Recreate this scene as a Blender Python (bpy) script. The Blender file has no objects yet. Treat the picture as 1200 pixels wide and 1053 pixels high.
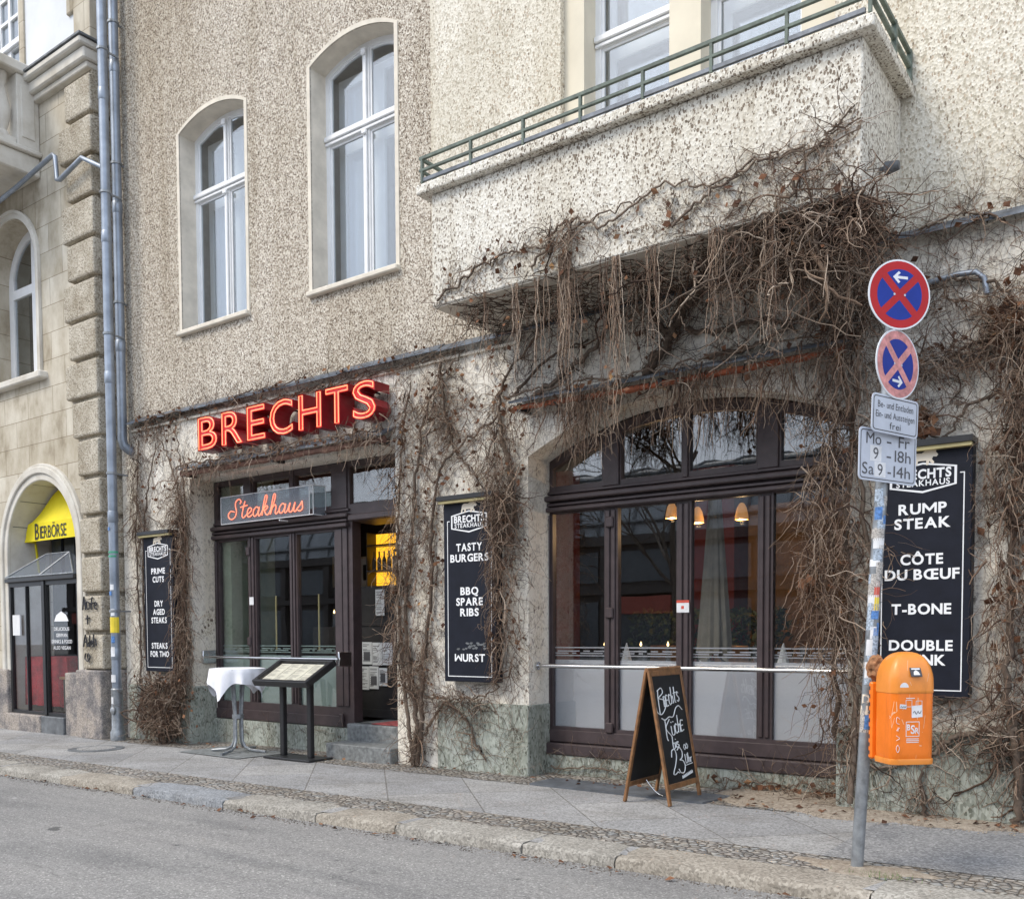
import bpy, bmesh, math, random
import numpy as np
from math import radians, sin, cos, pi, tau
from mathutils import Vector, Matrix
from mathutils.geometry import tessellate_polygon

random.seed(7)
SC = bpy.context.scene
COL = SC.collection

# ------------------------------------------------------------------ camera, world, sun, exposure
CAM = bpy.data.cameras.new('camera')
CAM.sensor_width = 36.0
CAM.sensor_fit = 'HORIZONTAL'
CAM.lens = 1105.06 / 1200 * 36.0
CAM.shift_y = (792.65 - 526.5) / 1200
CAM.clip_end = 3000
cam = bpy.data.objects.new('camera', CAM)
COL.objects.link(cam)
yaw, pitch, roll = radians(36.35826), radians(-2.56759), radians(-0.24315)
fwd = Vector((-sin(yaw) * cos(pitch), cos(yaw) * cos(pitch), sin(pitch)))
rt = Vector((cos(yaw), sin(yaw), 0))
up = rt.cross(fwd)
r2 = rt * cos(roll) + up * sin(roll)
u2 = -rt * sin(roll) + up * cos(roll)
m = Matrix((r2, u2, -fwd)).transposed().to_4x4()
m.translation = Vector((0, -8.152, 1.5))
cam.matrix_world = m
SC.camera = cam

SUN_EL, SUN_AZ = radians(48), radians(207)          # azimuth from +y, clockwise
W = bpy.data.worlds.new('World')
SC.world = W
W.use_nodes = True
nt = W.node_tree
bg = nt.nodes['Background']
sky = nt.nodes.new('ShaderNodeTexSky')
sky.sky_type = 'NISHITA'
sky.sun_disc = False
sky.sun_elevation = SUN_EL
sky.sun_rotation = SUN_AZ
sky.dust_density = 4.0
sky.air_density = 1.0
sky.ozone_density = 1.0
hs = nt.nodes.new('ShaderNodeHueSaturation')
hs.inputs['Saturation'].default_value = 0.5
nt.links.new(sky.outputs[0], hs.inputs['Color'])
ov = nt.nodes.new('ShaderNodeMixRGB')               # thin even cloud layer over the clear sky
ov.inputs[0].default_value = 0.85
ov.inputs[2].default_value = (4.85, 5.45, 6.45, 1)
nt.links.new(hs.outputs[0], ov.inputs[1])
nt.links.new(ov.outputs[0], bg.inputs[0])
bg.inputs[1].default_value = 0.15
L = bpy.data.lights.new('sun', 'SUN')
L.energy = 1.0
L.angle = radians(22)
L.color = (1.0, 0.88, 0.70)
sun = bpy.data.objects.new('sun', L)
COL.objects.link(sun)
sd = Vector((sin(SUN_AZ) * cos(SUN_EL), cos(SUN_AZ) * cos(SUN_EL), sin(SUN_EL)))
sun.rotation_euler = sd.to_track_quat('Z', 'Y').to_euler()
SC.view_settings.view_transform = 'Standard'
SC.view_settings.look = 'None'
SC.view_settings.exposure = 1.02
SC.view_settings.gamma = 1.0


# ------------------------------------------------------------------ materials
MATS = {}


class NT:
    """small node-graph helper"""
    def __init__(self, name):
        self.m = bpy.data.materials.new(name)
        self.m.use_nodes = True
        self.t = self.m.node_tree
        self.b = self.t.nodes['Principled BSDF']
        MATS[name] = self.m

    def n(self, kind, **kw):
        nd = self.t.nodes.new('ShaderNode' + kind)
        for k, v in kw.items():
            if k.startswith('i_'):
                nd.inputs[k[2:].replace('_', ' ')].default_value = v
            else:
                setattr(nd, k, v)
        return nd

    def l(self, a, b):
        self.t.links.new(a, b)

    def pos(self, scale=(1, 1, 1), rot=(0, 0, 0)):
        g = self.n('NewGeometry')
        mp = self.n('Mapping')
        mp.inputs['Scale'].default_value = scale
        mp.inputs['Rotation'].default_value = rot
        self.l(g.outputs['Position'], mp.inputs['Vector'])
        return mp.outputs[0]

    def ramp(self, src, stops, interp='LINEAR'):
        r = self.n('ValToRGB')
        r.color_ramp.interpolation = interp
        e = r.color_ramp.elements
        e[0].position, e[0].color = stops[0][0], (*stops[0][1], 1)
        e[1].position, e[1].color = stops[-1][0], (*stops[-1][1], 1)
        for p, c in stops[1:-1]:
            x = e.new(p)
            x.color = (*c, 1)
        self.l(src, r.inputs[0])
        return r.outputs[0]

    def noise(self, vec, scale, detail=3, rough=0.5):
        nd = self.n('TexNoise')
        nd.inputs['Scale'].default_value = scale
        nd.inputs['Detail'].default_value = detail
        nd.inputs['Roughness'].default_value = rough
        self.l(vec, nd.inputs['Vector'])
        return nd.outputs['Fac']

    def vor(self, vec, scale, feature='F1'):
        nd = self.n('TexVoronoi')
        nd.feature = feature
        nd.inputs['Scale'].default_value = scale
        self.l(vec, nd.inputs['Vector'])
        return nd

    def mix(self, a, b, fac, mode='MIX'):
        nd = self.n('MixRGB')
        nd.blend_type = mode
        for s, v in ((nd.inputs[1], a), (nd.inputs[2], b)):
            if isinstance(v, tuple):
                s.default_value = (*v, 1)
            else:
                self.l(v, s)
        if isinstance(fac, (int, float)):
            nd.inputs[0].default_value = fac
        else:
            self.l(fac, nd.inputs[0])
        return nd.outputs[0]

    def math(self, op, a, b=0.0):
        nd = self.n('Math')
        nd.operation = op
        for s, v in ((nd.inputs[0], a), (nd.inputs[1], b)):
            if isinstance(v, (int, float)):
                s.default_value = v
            else:
                self.l(v, s)
        return nd.outputs[0]

    def bump(self, h, strength, dist=0.01):
        nd = self.n('Bump')
        nd.inputs['Strength'].default_value = strength
        nd.inputs['Distance'].default_value = dist
        self.l(h, nd.inputs['Height'])
        self.l(nd.outputs[0], self.b.inputs['Normal'])

    def fin(self, col=None, rough=0.8, metal=0.0, spec=0.5):
        if col is not None:
            if isinstance(col, tuple):
                self.b.inputs['Base Color'].default_value = (*col, 1)
            else:
                self.l(col, self.b.inputs['Base Color'])
        self.b.inputs['Roughness'].default_value = rough
        self.b.inputs['Metallic'].default_value = metal
        self.b.inputs['Specular IOR Level'].default_value = spec
        return self.m


def plain(name, col, rough=0.6, metal=0.0, var=0.12, scale=6.0, spec=0.5, bump=0.0, emit=0.0):
    k = NT(name)
    p = k.pos()
    f = k.noise(p, scale, 4, 0.6)
    d = tuple(max(0, c * (1 - 2 * var)) for c in col)
    b = tuple(min(1, c * (1 + var)) for c in col)
    c = k.ramp(f, [(0.3, d), (0.7, b)])
    if bump:
        k.bump(k.noise(p, scale * 8, 3, 0.6), bump, 0.004)
    if emit:
        k.b.inputs['Emission Color'].default_value = (*col, 1)
        k.b.inputs['Emission Strength'].default_value = emit
    return k.fin(c, rough, metal, spec)


def roughcast(name, stops, scale=42, stain=None, patch=None, bump=0.9, squash=(1, 1, 0.75), fleck=None):
    """thrown pebble render: coloured grains, optional dark flecks, real bump"""
    k = NT(name)
    p = k.pos(squash)
    v = k.vor(p, scale)
    sep = k.n('SeparateColor')
    k.l(v.outputs['Color'], sep.inputs[0])
    c = k.ramp(sep.outputs[0], stops)
    h = v.outputs['Distance']
    if fleck:                                   # (cell scale, size, colour)
        wob = k.n('TexNoise')
        wob.inputs['Scale'].default_value = 38
        k.l(k.pos(), wob.inputs['Vector'])
        add = k.n('MixRGB')
        add.blend_type = 'LINEAR_LIGHT'
        add.inputs[0].default_value = .012
        k.l(k.pos((1, 1, .62), (0, radians(18), 0)), add.inputs[1])
        k.l(wob.outputs['Color'], add.inputs[2])
        f = k.vor(add.outputs[0], fleck[0])
        fs_ = k.n('SeparateColor')
        k.l(f.outputs['Color'], fs_.inputs[0])
        reg = k.noise(k.pos(), 1.1, 4, .6)
        size = k.math('MULTIPLY', k.math('MULTIPLY', fs_.outputs[0], fleck[1]), k.ramp(reg, [(.3, (.55, .55, .55)), (.7, (1.25, 1.25, 1.25))]))
        msk = k.math('LESS_THAN', f.outputs['Distance'], size)
        fc = k.ramp(fs_.outputs[1], [(0, fleck[2]), (1, tuple(min(1, x * 2.2) for x in fleck[2]))])
        c = k.mix(c, fc, msk)
        h = k.math('SUBTRACT', k.math('MULTIPLY', h, .5), k.math('MULTIPLY', msk, .5))
    if patch:                                   # patches where paint covers the grain smoothly
        pf = k.noise(k.pos(), patch[0], 5, 0.65)
        pm = k.ramp(pf, [(patch[1], (0, 0, 0)), (patch[1] + 0.12, (1, 1, 1))])
        c = k.mix(c, patch[2], k.math('MULTIPLY', pm, .7))
    if stain:
        sf = k.noise(k.pos((1, 1, 0.35)), stain[0], 6, 0.6)
        sm = k.ramp(sf, [(0.40, (1, 1, 1)), (0.75, stain[1])])
        c = k.mix(c, sm, 1.0, 'MULTIPLY')
    run = k.noise(k.pos((2.6, 2.6, .16)), 1.0, 6, .62)   # dirt washed down the wall in streaks
    c = k.mix(c, k.ramp(run, [(.52, (1, 1, 1)), (.72, (.80, .77, .72))]), .9, 'MULTIPLY')
    rep = k.noise(k.pos(), .55, 2, .3)                   # large areas re-rendered at different times
    c = k.mix(c, k.ramp(rep, [(.40, (.93, .92, .90)), (.46, (1.03, 1.03, 1.03))]), .8, 'MULTIPLY')
    k.bump(h, bump, 0.012)
    return k.fin(c, 0.95, 0, 0.2)


roughcast('beige_roughcast', [(0, (.11, .085, .065)), (.22, (.31, .26, .205)), (.45, (.49, .435, .365)), (.75, (.62, .57, .49)), (1, (.78, .74, .66))], 80, (.45, (.78, .75, .70)), fleck=(54, .38, (.12, .09, .07)))
roughcast('cream_flecked_roughcast', [(0, (.46, .42, .36)), (.3, (.66, .63, .56)), (.6, (.73, .70, .63)), (1, (.80, .78, .72))], 60, (.6, (.84, .81, .75)), fleck=(50, .58, (.15, .125, .10)))
roughcast('cream_roughcast', [(0, (.46, .42, .34)), (.3, (.66, .62, .53)), (.6, (.73, .69, .60)), (1, (.79, .76, .68))], 60, (.5, (.86, .83, .77)), fleck=(48, .50, (.25, .21, .165)))
roughcast('worn_white_plaster', [(0, (.38, .33, .26)), (.25, (.66, .61, .52)), (.6, (.77, .73, .645)), (1, (.84, .81, .74))], 60, (1.2, (.87, .83, .77)),
          (2.3, .36, (.87, .84, .775)), fleck=(32, .58, (.10, .08, .065)))
roughcast('green_grey_plinth_render', [(0, (.24, .26, .23)), (.4, (.36, .39, .35)), (1, (.47, .50, .46))], 50, (1.6, (.62, .60, .55)), (1.5, .55, (.46, .50, .46)), .7, (1, 1, .45), fleck=(30, .5, (.12, .13, .11)))


def worn(name, col):
    """street-worn plastic: faded areas, grime runs and pale scratches"""
    k = NT(name)
    p = k.pos()
    c = k.ramp(k.noise(p, 5, 4, .6), [(.3, tuple(x * .86 for x in col)), (.7, tuple(min(1, x * 1.06 + .012) for x in col))])
    gr = k.noise(k.pos((9, 9, 1.6)), 1.8, 6, .7)
    c = k.mix(c, k.ramp(gr, [(.54, (1, 1, 1)), (.76, (.5, .45, .4))]), .5, 'MULTIPLY')
    sc_ = k.vor(k.pos((1.2, 1.2, .5), (.4, .7, .2)), 9, 'DISTANCE_TO_EDGE')
    sm = k.math('LESS_THAN', sc_.outputs['Distance'], .010)
    br = k.math('GREATER_THAN', k.noise(p, 7, 2, .5), .56)
    c = k.mix(c, (.72, .52, .36), k.math('MULTIPLY', k.math('MULTIPLY', sm, br), .7))
    k.b.inputs['Roughness'].default_value = .42
    return k.fin(c, .32, 0, .5)


plain('smooth_cream', (.72, .66, .53), .9, var=.05, scale=2)
plain('reveal_plaster', (.70, .645, .55), .9, var=.08, scale=5, bump=.3)
plain('white_paint', (.80, .81, .82), .45, var=.03)
plain('dark_brown_paint', (.060, .043, .045), .42, var=.12, scale=9, bump=.15)
plain('black_metal', (.018, .018, .02), .38, var=.1)
plain('zinc', (.30, .34, .40), .42, .55, var=.15, scale=4, bump=.1)
plain('slate_flashing', (.15, .17, .20), .5, .3, var=.25, scale=7, bump=.2)
plain('galvanised', (.30, .32, .34), .45, .5, var=.2, scale=14, bump=.12)
plain('steel', (.62, .62, .63), .22, 1.0, var=.05)
plain('green_rail', (.115, .15, .125), .6, var=.25, scale=12)
plain('awning_fabric', (.20, .105, .08), .9, var=.25, scale=9, bump=.3)
plain('terracotta_fabric', (.36, .10, .045), .85, var=.2, scale=11, bump=.3)
plain('sign_navy', (.010, .012, .021), .5, var=.15, spec=.22)
plain('sign_white', (.80, .81, .83), .5, var=.02)
plain('sign_cream', (.76, .68, .56), .5, var=.05)
plain('brass_strip', (.55, .46, .22), .4, .2, var=.1)
plain('chalkboard', (.010, .011, .013), .62, var=.3, scale=5)
plain('chalk', (.78, .80, .80), .95, var=.05)
plain('oak', (.26, .125, .05), .5, var=.22, scale=14, bump=.15)
plain('white_cloth', (.82, .83, .88), .9, var=.03, scale=8)
plain('paper', (.72, .73, .74), .8, var=.04)
plain('ink', (.10, .10, .11), .8)
plain('menu_page', (.74, .70, .58), .6, var=.06)
plain('red_letter_face', (.50, .006, .010), .35, var=.06)
plain('red_letter_side', (.30, .011, .018), .38, var=.12)
plain('sign_red', (.44, .018, .022), .5, var=.06, spec=.25)
plain('sign_blue', (.010, .035, .28), .5, var=.06, spec=.25)
plain('faded_pink', (.70, .31, .30), .5, var=.2, scale=22, spec=.25)
plain('plate_white', (.54, .58, .66), .42, var=.05)
plain('sign_rim', (.74, .76, .80), .42, var=.05)
worn('orange_plastic', (.84, .19, .006))
worn('orange_light', (.78, .26, .035))
plain('sticker_white', (.75, .76, .78), .5)
plain('sticker_blue', (.10, .24, .55), .5, var=.3, scale=60)
plain('sticker_pale', (.42, .50, .60), .55, var=.35, scale=90)
plain('sticker_torn', (.50, .47, .44), .7, var=.45, scale=120)
plain('sticker_red', (.6, .08, .05), .5)
plain('sticker_yellow', (.78, .60, .04), .5)
plain('sticker_dark', (.05, .05, .06), .5)
plain('sticker_green', (.08, .36, .22), .5)
plain('yellow_canvas', (.82, .68, .01), .7, var=.05, scale=3)
plain('dark_letter', (.05, .05, .03), .6)
plain('graffiti_paint', (.025, .025, .03), .6)
plain('wine_red_cloth', (.30, .008, .018), .85, var=.25, scale=9)
plain('dark_wood', (.035, .025, .02), .5, var=.2)
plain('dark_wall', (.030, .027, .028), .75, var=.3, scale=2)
plain('dark_green_wall', (.30, .36, .27), .8, var=.08)
plain('red_wall', (.22, .025, .02), .7)
plain('amber_wall', (.16, .085, .03), .7, var=.25, scale=3)
plain('parasol_cloth', (.30, .27, .23), .9, var=.1)
plain('room_light_wall', (.34, .34, .36), .9)
plain('terracotta_debris', (.35, .17, .08), .9, var=.3, scale=30)
plain('foliage', (.035, .06, .02), .7, var=.3, scale=25)
plain('red_mat', (.33, .07, .07), .95, var=.3, scale=14)
plain('stone_step', (.20, .21, .21), .75, var=.25, scale=18, bump=.4)
plain('pale_plaster', (.70, .72, .74), .9, var=.06, scale=1.2)
plain('dark_steel_plate', (.16, .17, .18), .6, .2, var=.25, scale=6, bump=.15)
plain('hatch_steel', (.115, .125, .14), .6, .2, var=.2, scale=5, bump=.2)
plain('bark', (.10, .08, .065), .9, var=.25, scale=14, bump=.5)
plain('hall_wall', (.055, .048, .045), .8, var=.2, scale=.4)
plain('hall_roof', (.26, .28, .30), .6, var=.1, scale=.5)
plain('hall_red', (.30, .07, .05), .8)
plain('hall_glass', (.05, .06, .07), .15)


def glow(name, col, emcol, strength):
    k = NT(name)
    k.b.inputs['Emission Color'].default_value = (*emcol, 1)
    k.b.inputs['Emission Strength'].default_value = strength
    return k.fin(col, .4)


glow('neon_red', (.8, .25, .15), (1.0, .25, .11), .95)
glow('script_neon', (.8, .25, .15), (1.0, .19, .10), .9)
glow('neon_core', (.9, .4, .3), (1.0, .13, .06), 2.0)
glow('lamp_glow', (.6, .33, .12), (1.0, .45, .14), .22)
glow('amber_light', (.8, .5, .1), (1.0, .47, .02), .75)
glow('candle_glow', (.8, .6, .3), (1.0, .68, .3), 3.0)


def glass(name, tint, f0, wave):
    """thin pane: clear transmission plus a mirror share that grows towards grazing view"""
    k = NT(name)
    t = k.t
    out = t.nodes['Material Output']
    ge = k.n('NewGeometry')
    dt = k.n('VectorMath')
    dt.operation = 'DOT_PRODUCT'
    k.l(ge.outputs['Incoming'], dt.inputs[0])
    k.l(ge.outputs['Normal'], dt.inputs[1])
    c_ = k.math('SUBTRACT', 1.0, k.math('ABSOLUTE', dt.outputs['Value']))
    fr = k.math('ADD', f0, k.math('MULTIPLY', 1 - f0, k.math('POWER', c_, 5.0)))
    tr = k.n('BsdfTransparent')
    tr.inputs[0].default_value = (*tint, 1)
    gl = k.n('BsdfGlossy')
    gl.inputs['Roughness'].default_value = 0.0
    bp = k.n('Bump')
    bp.inputs['Strength'].default_value = wave
    bp.inputs['Distance'].default_value = .02
    k.l(k.noise(k.pos(), 1.7, 2, .5), bp.inputs['Height'])
    k.l(bp.outputs[0], gl.inputs['Normal'])
    mx = k.n('MixShader')
    k.l(fr, mx.inputs[0])
    k.l(tr.outputs[0], mx.inputs[1])
    k.l(gl.outputs[0], mx.inputs[2])
    k.l(mx.outputs[0], out.inputs[0])


glass('window_glass', (.94, .955, .95), .13, .02)
glass('upper_glass', (.92, .95, .97), .17, .03)
glass('clear_cover', (.97, .98, .98), .05, .01)


def film(name, col, see=.35):
    k = NT(name)
    out = k.t.nodes['Material Output']
    k.fin(col, .3, 0, .6)
    tr = k.n('BsdfTransparent')
    tr.inputs[0].default_value = (.8, .85, .85, 1)
    mx = k.n('MixShader')
    mx.inputs[0].default_value = see
    k.l(k.b.outputs[0], mx.inputs[1])
    k.l(tr.outputs[0], mx.inputs[2])
    k.l(mx.outputs[0], out.inputs[0])


film('frosted_film', (.56, .55, .61), .07)
film('frosted_green', (.36, .45, .43), .2)
film('acrylic', (.40, .43, .50), .74)


def twig_mat(name, stops, rough=.9):
    k = NT(name)
    g = k.n('NewGeometry')
    c = k.ramp(g.outputs['Random Per Island'], stops)
    f = k.noise(k.pos(), 30, 3, .6)
    c = k.mix(c, k.ramp(f, [(.3, (.6, .6, .6)), (.7, (1.2, 1.2, 1.2))]), .7, 'MULTIPLY')
    return k.fin(c, rough, 0, .25)


twig_mat('dry_twig', [(0, (.085, .055, .042)), (.3, (.18, .115, .08)), (.6, (.28, .20, .145)), (.85, (.38, .29, .22)), (1, (.50, .41, .33))])
twig_mat('dark_twig', [(0, (.030, .020, .016)), (.5, (.085, .052, .038)), (1, (.18, .115, .08))])
twig_mat('vine_bark', [(0, (.09, .065, .05)), (1, (.20, .155, .12))])
twig_mat('dead_leaf', [(0, (.07, .036, .024)), (.5, (.14, .065, .036)), (.8, (.21, .10, .055)), (.96, (.29, .16, .085)), (1, (.44, .26, .12))])


def sandstone():
    k = NT('sandstone_ashlar')
    p = k.pos((1, 1, 1), (radians(90), 0, 0))
    b = k.n('TexBrick')
    b.inputs['Scale'].default_value = 1.0
    b.inputs['Mortar Size'].default_value = .006
    b.inputs['Brick Width'].default_value = .78
    b.inputs['Row Height'].default_value = .42
    b.inputs['Color1'].default_value = (.50, .46, .38, 1)
    b.inputs['Color2'].default_value = (.62, .59, .52, 1)
    b.inputs['Mortar'].default_value = (.30, .26, .2, 1)
    b.inputs['Bias'].default_value = -.1
    k.l(p, b.inputs['Vector'])
    f = k.noise(k.pos((1, 1, .6)), 2.6, 7, .65)
    c = k.mix(b.outputs['Color'], k.ramp(f, [(.28, (.50, .45, .38)), (.45, (.82, .78, .72)), (.6, (1, .98, .95)), (.75, (1.12, 1.12, 1.1))]), 1, 'MULTIPLY')
    k.bump(b.outputs['Fac'], -.4, .01)
    k.fin(c, .9, 0, .2)
    k = NT('quoin_stone')
    v = k.vor(k.pos(), 60)
    s = k.n('SeparateColor')
    k.l(v.outputs['Color'], s.inputs[0])
    c = k.ramp(s.outputs[0], [(0, (.25, .225, .185)), (.25, (.41, .375, .315)), (.6, (.51, .475, .41)), (1, (.61, .58, .52))])
    f = k.noise(k.pos(), 2.2, 6, .6)
    c = k.mix(c, k.ramp(f, [(.3, (.68, .63, .55)), (.65, (1.08, 1.06, 1.02))]), 1, 'MULTIPLY')
    k.bump(v.outputs['Distance'], .8, .012)
    k.fin(c, .95, 0, .2)
    k = NT('smooth_limestone')
    f = k.noise(k.pos(), 2.0, 7, .65)
    k.bump(k.noise(k.pos(), 40, 3), .2, .004)
    k.fin(k.ramp(f, [(.3, (.46, .42, .35)), (.55, (.62, .59, .53)), (.75, (.68, .66, .6))]), .85, 0, .3)
    k = NT('granite_plinth')
    f = k.noise(k.pos(), 3, 7, .7)
    v = k.vor(k.pos(), 70)
    s = k.n('SeparateColor')
    k.l(v.outputs['Color'], s.inputs[0])
    c = k.ramp(f, [(.38, (.17, .16, .16)), (.5, (.30, .27, .25)), (.56, (.37, .325, .285))])
    c = k.mix(c, k.ramp(s.outputs[0], [(0, (.6, .6, .6)), (1, (1.25, 1.25, 1.25))]), 1, 'MULTIPLY')
    k.bump(v.outputs['Distance'], .5, .008)
    k.fin(c, .85, 0, .3)


sandstone()


def ground_mats():
    # asphalt carriageway
    k = NT('road_asphalt')
    p = k.pos()
    v = k.vor(p, 95)
    s = k.n('SeparateColor')
    k.l(v.outputs['Color'], s.inputs[0])
    c = k.ramp(s.outputs[0], [(0, (.17, .166, .162)), (.5, (.245, .239, .232)), (.9, (.29, .283, .274)), (1, (.44, .43, .41))])
    big = k.ramp(k.noise(k.pos((.5, 1.6, 1)), .9, 6, .6), [(.28, (.70, .70, .71)), (.45, (.95, .95, .95)), (.7, (1.08, 1.07, 1.06))])
    c = k.mix(c, big, 1, 'MULTIPLY')
    spot = k.ramp(k.noise(p, 3.2, 3, .5), [(.285, (.42, .42, .43)), (.315, (1, 1, 1))])
    c = k.mix(c, spot, 1, 'MULTIPLY')
    cw = k.n('TexNoise')
    cw.inputs['Scale'].default_value = 2.4
    cw.inputs['Detail'].default_value = 5
    k.l(p, cw.inputs['Vector'])
    ca = k.n('MixRGB')
    ca.blend_type = 'LINEAR_LIGHT'
    ca.inputs[0].default_value = .22
    k.l(k.pos((.22, .40, 1)), ca.inputs[1])
    k.l(cw.outputs['Color'], ca.inputs[2])
    cr = k.vor(ca.outputs[0], 1.0, 'DISTANCE_TO_EDGE')
    cm = k.ramp(cr.outputs['Distance'], [(0, (.55, .55, .55)), (.005, (1, 1, 1))])
    c = k.mix(c, cm, .6, 'MULTIPLY')
    rut = k.noise(k.pos((.12, 2.2, 1)), 1.6, 5, .6)      # tyre-polished lanes and old repairs
    c = k.mix(c, k.ramp(rut, [(.35, (.86, .86, .87)), (.65, (1.06, 1.06, 1.05))]), .8, 'MULTIPLY')
    gum = k.vor(p, 2.3)
    gs = k.n('SeparateColor')
    k.l(gum.outputs['Color'], gs.inputs[0])
    gm = k.math('LESS_THAN', gum.outputs['Distance'], k.math('MULTIPLY', gs.outputs[0], .075))
    c = k.mix(c, k.ramp(gs.outputs[1], [(0, (.07, .07, .07)), (.7, (.13, .13, .13)), (.72, (.5, .5, .48)), (1, (.6, .6, .58))]), k.math('MULTIPLY', gm, .75))
    k.bump(v.outputs['Distance'], .5, .005)
    k.fin(c, .9, 0, .25)
    # patched pavement asphalt
    k = NT('pavement_asphalt')
    v = k.vor(k.pos(), 65)
    s = k.n('SeparateColor')
    k.l(v.outputs['Color'], s.inputs[0])
    c = k.ramp(s.outputs[0], [(0, (.16, .16, .162)), (.6, (.245, .245, .245)), (1, (.36, .36, .355))])
    big = k.ramp(k.noise(k.pos(), 1.3, 6, .6), [(.3, (.78, .78, .80)), (.7, (1.12, 1.11, 1.1))])
    c = k.mix(c, big, 1, 'MULTIPLY')
    k.bump(v.outputs['Distance'], .7, .006)
    k.fin(c, .92, 0, .2)
    # diagonal granite slabs
    k = NT('granite_slabs')
    p = k.pos((1, 1, 1), (0, 0, radians(45)))
    b = k.n('TexBrick')
    b.offset = 0.0
    b.inputs['Scale'].default_value = 1.0
    b.inputs['Mortar Size'].default_value = .007
    b.inputs['Mortar Smooth'].default_value = .3
    b.inputs['Brick Width'].default_value = .80
    b.inputs['Row Height'].default_value = .80
    b.inputs['Color1'].default_value = (.285, .285, .29, 1)
    b.inputs['Color2'].default_value = (.345, .34, .335, 1)
    b.inputs['Mortar'].default_value = (.19, .18, .17, 1)
    k.l(p, b.inputs['Vector'])
    v = k.vor(k.pos(), 75)
    s = k.n('SeparateColor')
    k.l(v.outputs['Color'], s.inputs[0])
    c = k.mix(b.outputs['Color'], k.ramp(s.outputs[0], [(0, (.62, .62, .62)), (.5, (1, 1, 1)), (1, (1.25, 1.25, 1.25))]), 1, 'MULTIPLY')
    big = k.ramp(k.noise(k.pos(), 1.1, 6, .65), [(.3, (.78, .77, .75)), (.7, (1.1, 1.1, 1.1))])
    c = k.mix(c, big, 1, 'MULTIPLY')
    gum = k.vor(k.pos(), 3.1)
    gs = k.n('SeparateColor')
    k.l(gum.outputs['Color'], gs.inputs[0])
    gm = k.math('LESS_THAN', gum.outputs['Distance'], k.math('MULTIPLY', gs.outputs[0], .085))
    c = k.mix(c, (.12, .115, .11), k.math('MULTIPLY', gm, .6))
    st_ = k.noise(k.pos((1, 1.7, 1)), .8, 7, .7)
    c = k.mix(c, k.ramp(st_, [(.34, (.72, .70, .67)), (.50, (1, 1, 1))]), .9, 'MULTIPLY')
    h = k.math('SUBTRACT', k.math('MULTIPLY', v.outputs['Distance'], .25), b.outputs['Fac'])
    k.bump(h, .5, .008)
    k.fin(c, .85, 0, .3)
    # small mosaic cobbles
    k = NT('mosaic_cobbles')
    wp = k.n('TexNoise')
    wp.inputs['Scale'].default_value = 3
    p = k.pos()
    k.l(p, wp.inputs['Vector'])
    v = k.vor(p, 17.0)
    v.inputs['Randomness'].default_value = .8
    e = k.vor(p, 17.0, 'DISTANCE_TO_EDGE')
    e.inputs['Randomness'].default_value = .8
    s = k.n('SeparateColor')
    k.l(v.outputs['Color'], s.inputs[0])
    c = k.ramp(s.outputs[0], [(0, (.21, .20, .19)), (.3, (.31, .285, .26)), (.6, (.37, .335, .295)), (.8, (.29, .295, .295)), (1, (.44, .42, .38))])
    gap = k.ramp(e.outputs['Distance'], [(.03, (.42, .38, .34)), (.10, (1, 1, 1))])
    c = k.mix(c, gap, 1, 'MULTIPLY')
    big = k.ramp(k.noise(p, 1.2, 5, .6), [(.3, (.72, .70, .66)), (.7, (1.1, 1.1, 1.1))])
    c = k.mix(c, big, 1, 'MULTIPLY')
    h = k.ramp(e.outputs['Distance'], [(0, (0, 0, 0)), (.25, (1, 1, 1))])
    k.bump(h, 1.0, .02)
    k.fin(c, .85, 0, .3)
    # kerb granites
    for nm, a, bb in (('kerb_granite', (.30, .285, .26), (.44, .42, .385)), ('kerb_granite_blue', (.24, .255, .28), (.35, .365, .39)), ('kerb_granite_sand', (.31, .28, .24), (.44, .405, .355))):
        k = NT(nm)
        v = k.vor(k.pos(), 70)
        s = k.n('SeparateColor')
        k.l(v.outputs['Color'], s.inputs[0])
        c = k.ramp(s.outputs[0], [(0, tuple(x * .7 for x in a)), (.4, a), (1, bb)])
        big = k.ramp(k.noise(k.pos(), 2.2, 7, .7), [(.3, (.70, .68, .65)), (.7, (1.1, 1.1, 1.08))])
        c = k.mix(c, big, 1, 'MULTIPLY')
        k.bump(k.noise(k.pos(), 22, 6, .7), .7, .012)
        k.fin(c, .88, 0, .3)
    k = NT('gutter_dirt')
    k.fin(k.ramp(k.noise(k.pos(), 9, 3), [(.35, (.07, .06, .05)), (.65, (.24, .21, .18))]), .95, 0, .1)
    k = NT('sandy_dirt')
    f = k.noise(k.pos(), 24, 6, .75)
    c = k.ramp(f, [(.3, (.17, .13, .10)), (.5, (.33, .28, .225)), (.7, (.47, .41, .34))])
    k.bump(f, .9, .02)
    k.fin(c, .97, 0, .1)


ground_mats()


# ------------------------------------------------------------------ builders
ORIGIN = {}


def empty(name, loc, label, cat, group=None, rotz=0.0):
    o = bpy.data.objects.new(name, None)
    COL.objects.link(o)
    o.location = loc
    o.rotation_euler = (0, 0, rotz)
    o['label'] = label
    o['category'] = cat
    if group:
        o['group'] = group
    ORIGIN[o.name] = Vector(loc) if rotz == 0 else Vector((0, 0, 0))
    return o


def tag(o, label=None, cat=None, group=None, kind=None):
    for k, v in (('label', label), ('category', cat), ('group', group), ('kind', kind)):
        if v:
            o[k] = v
    return o


def origin_of(p):
    while p is not None and p.name not in ORIGIN:
        p = p.parent
    return ORIGIN[p.name] if p is not None else Vector((0, 0, 0))


def ring(c, axis_u, axis_v, r, n):
    return [c + axis_u * (r * cos(tau * i / n)) + axis_v * (r * sin(tau * i / n)) for i in range(n)]


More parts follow.
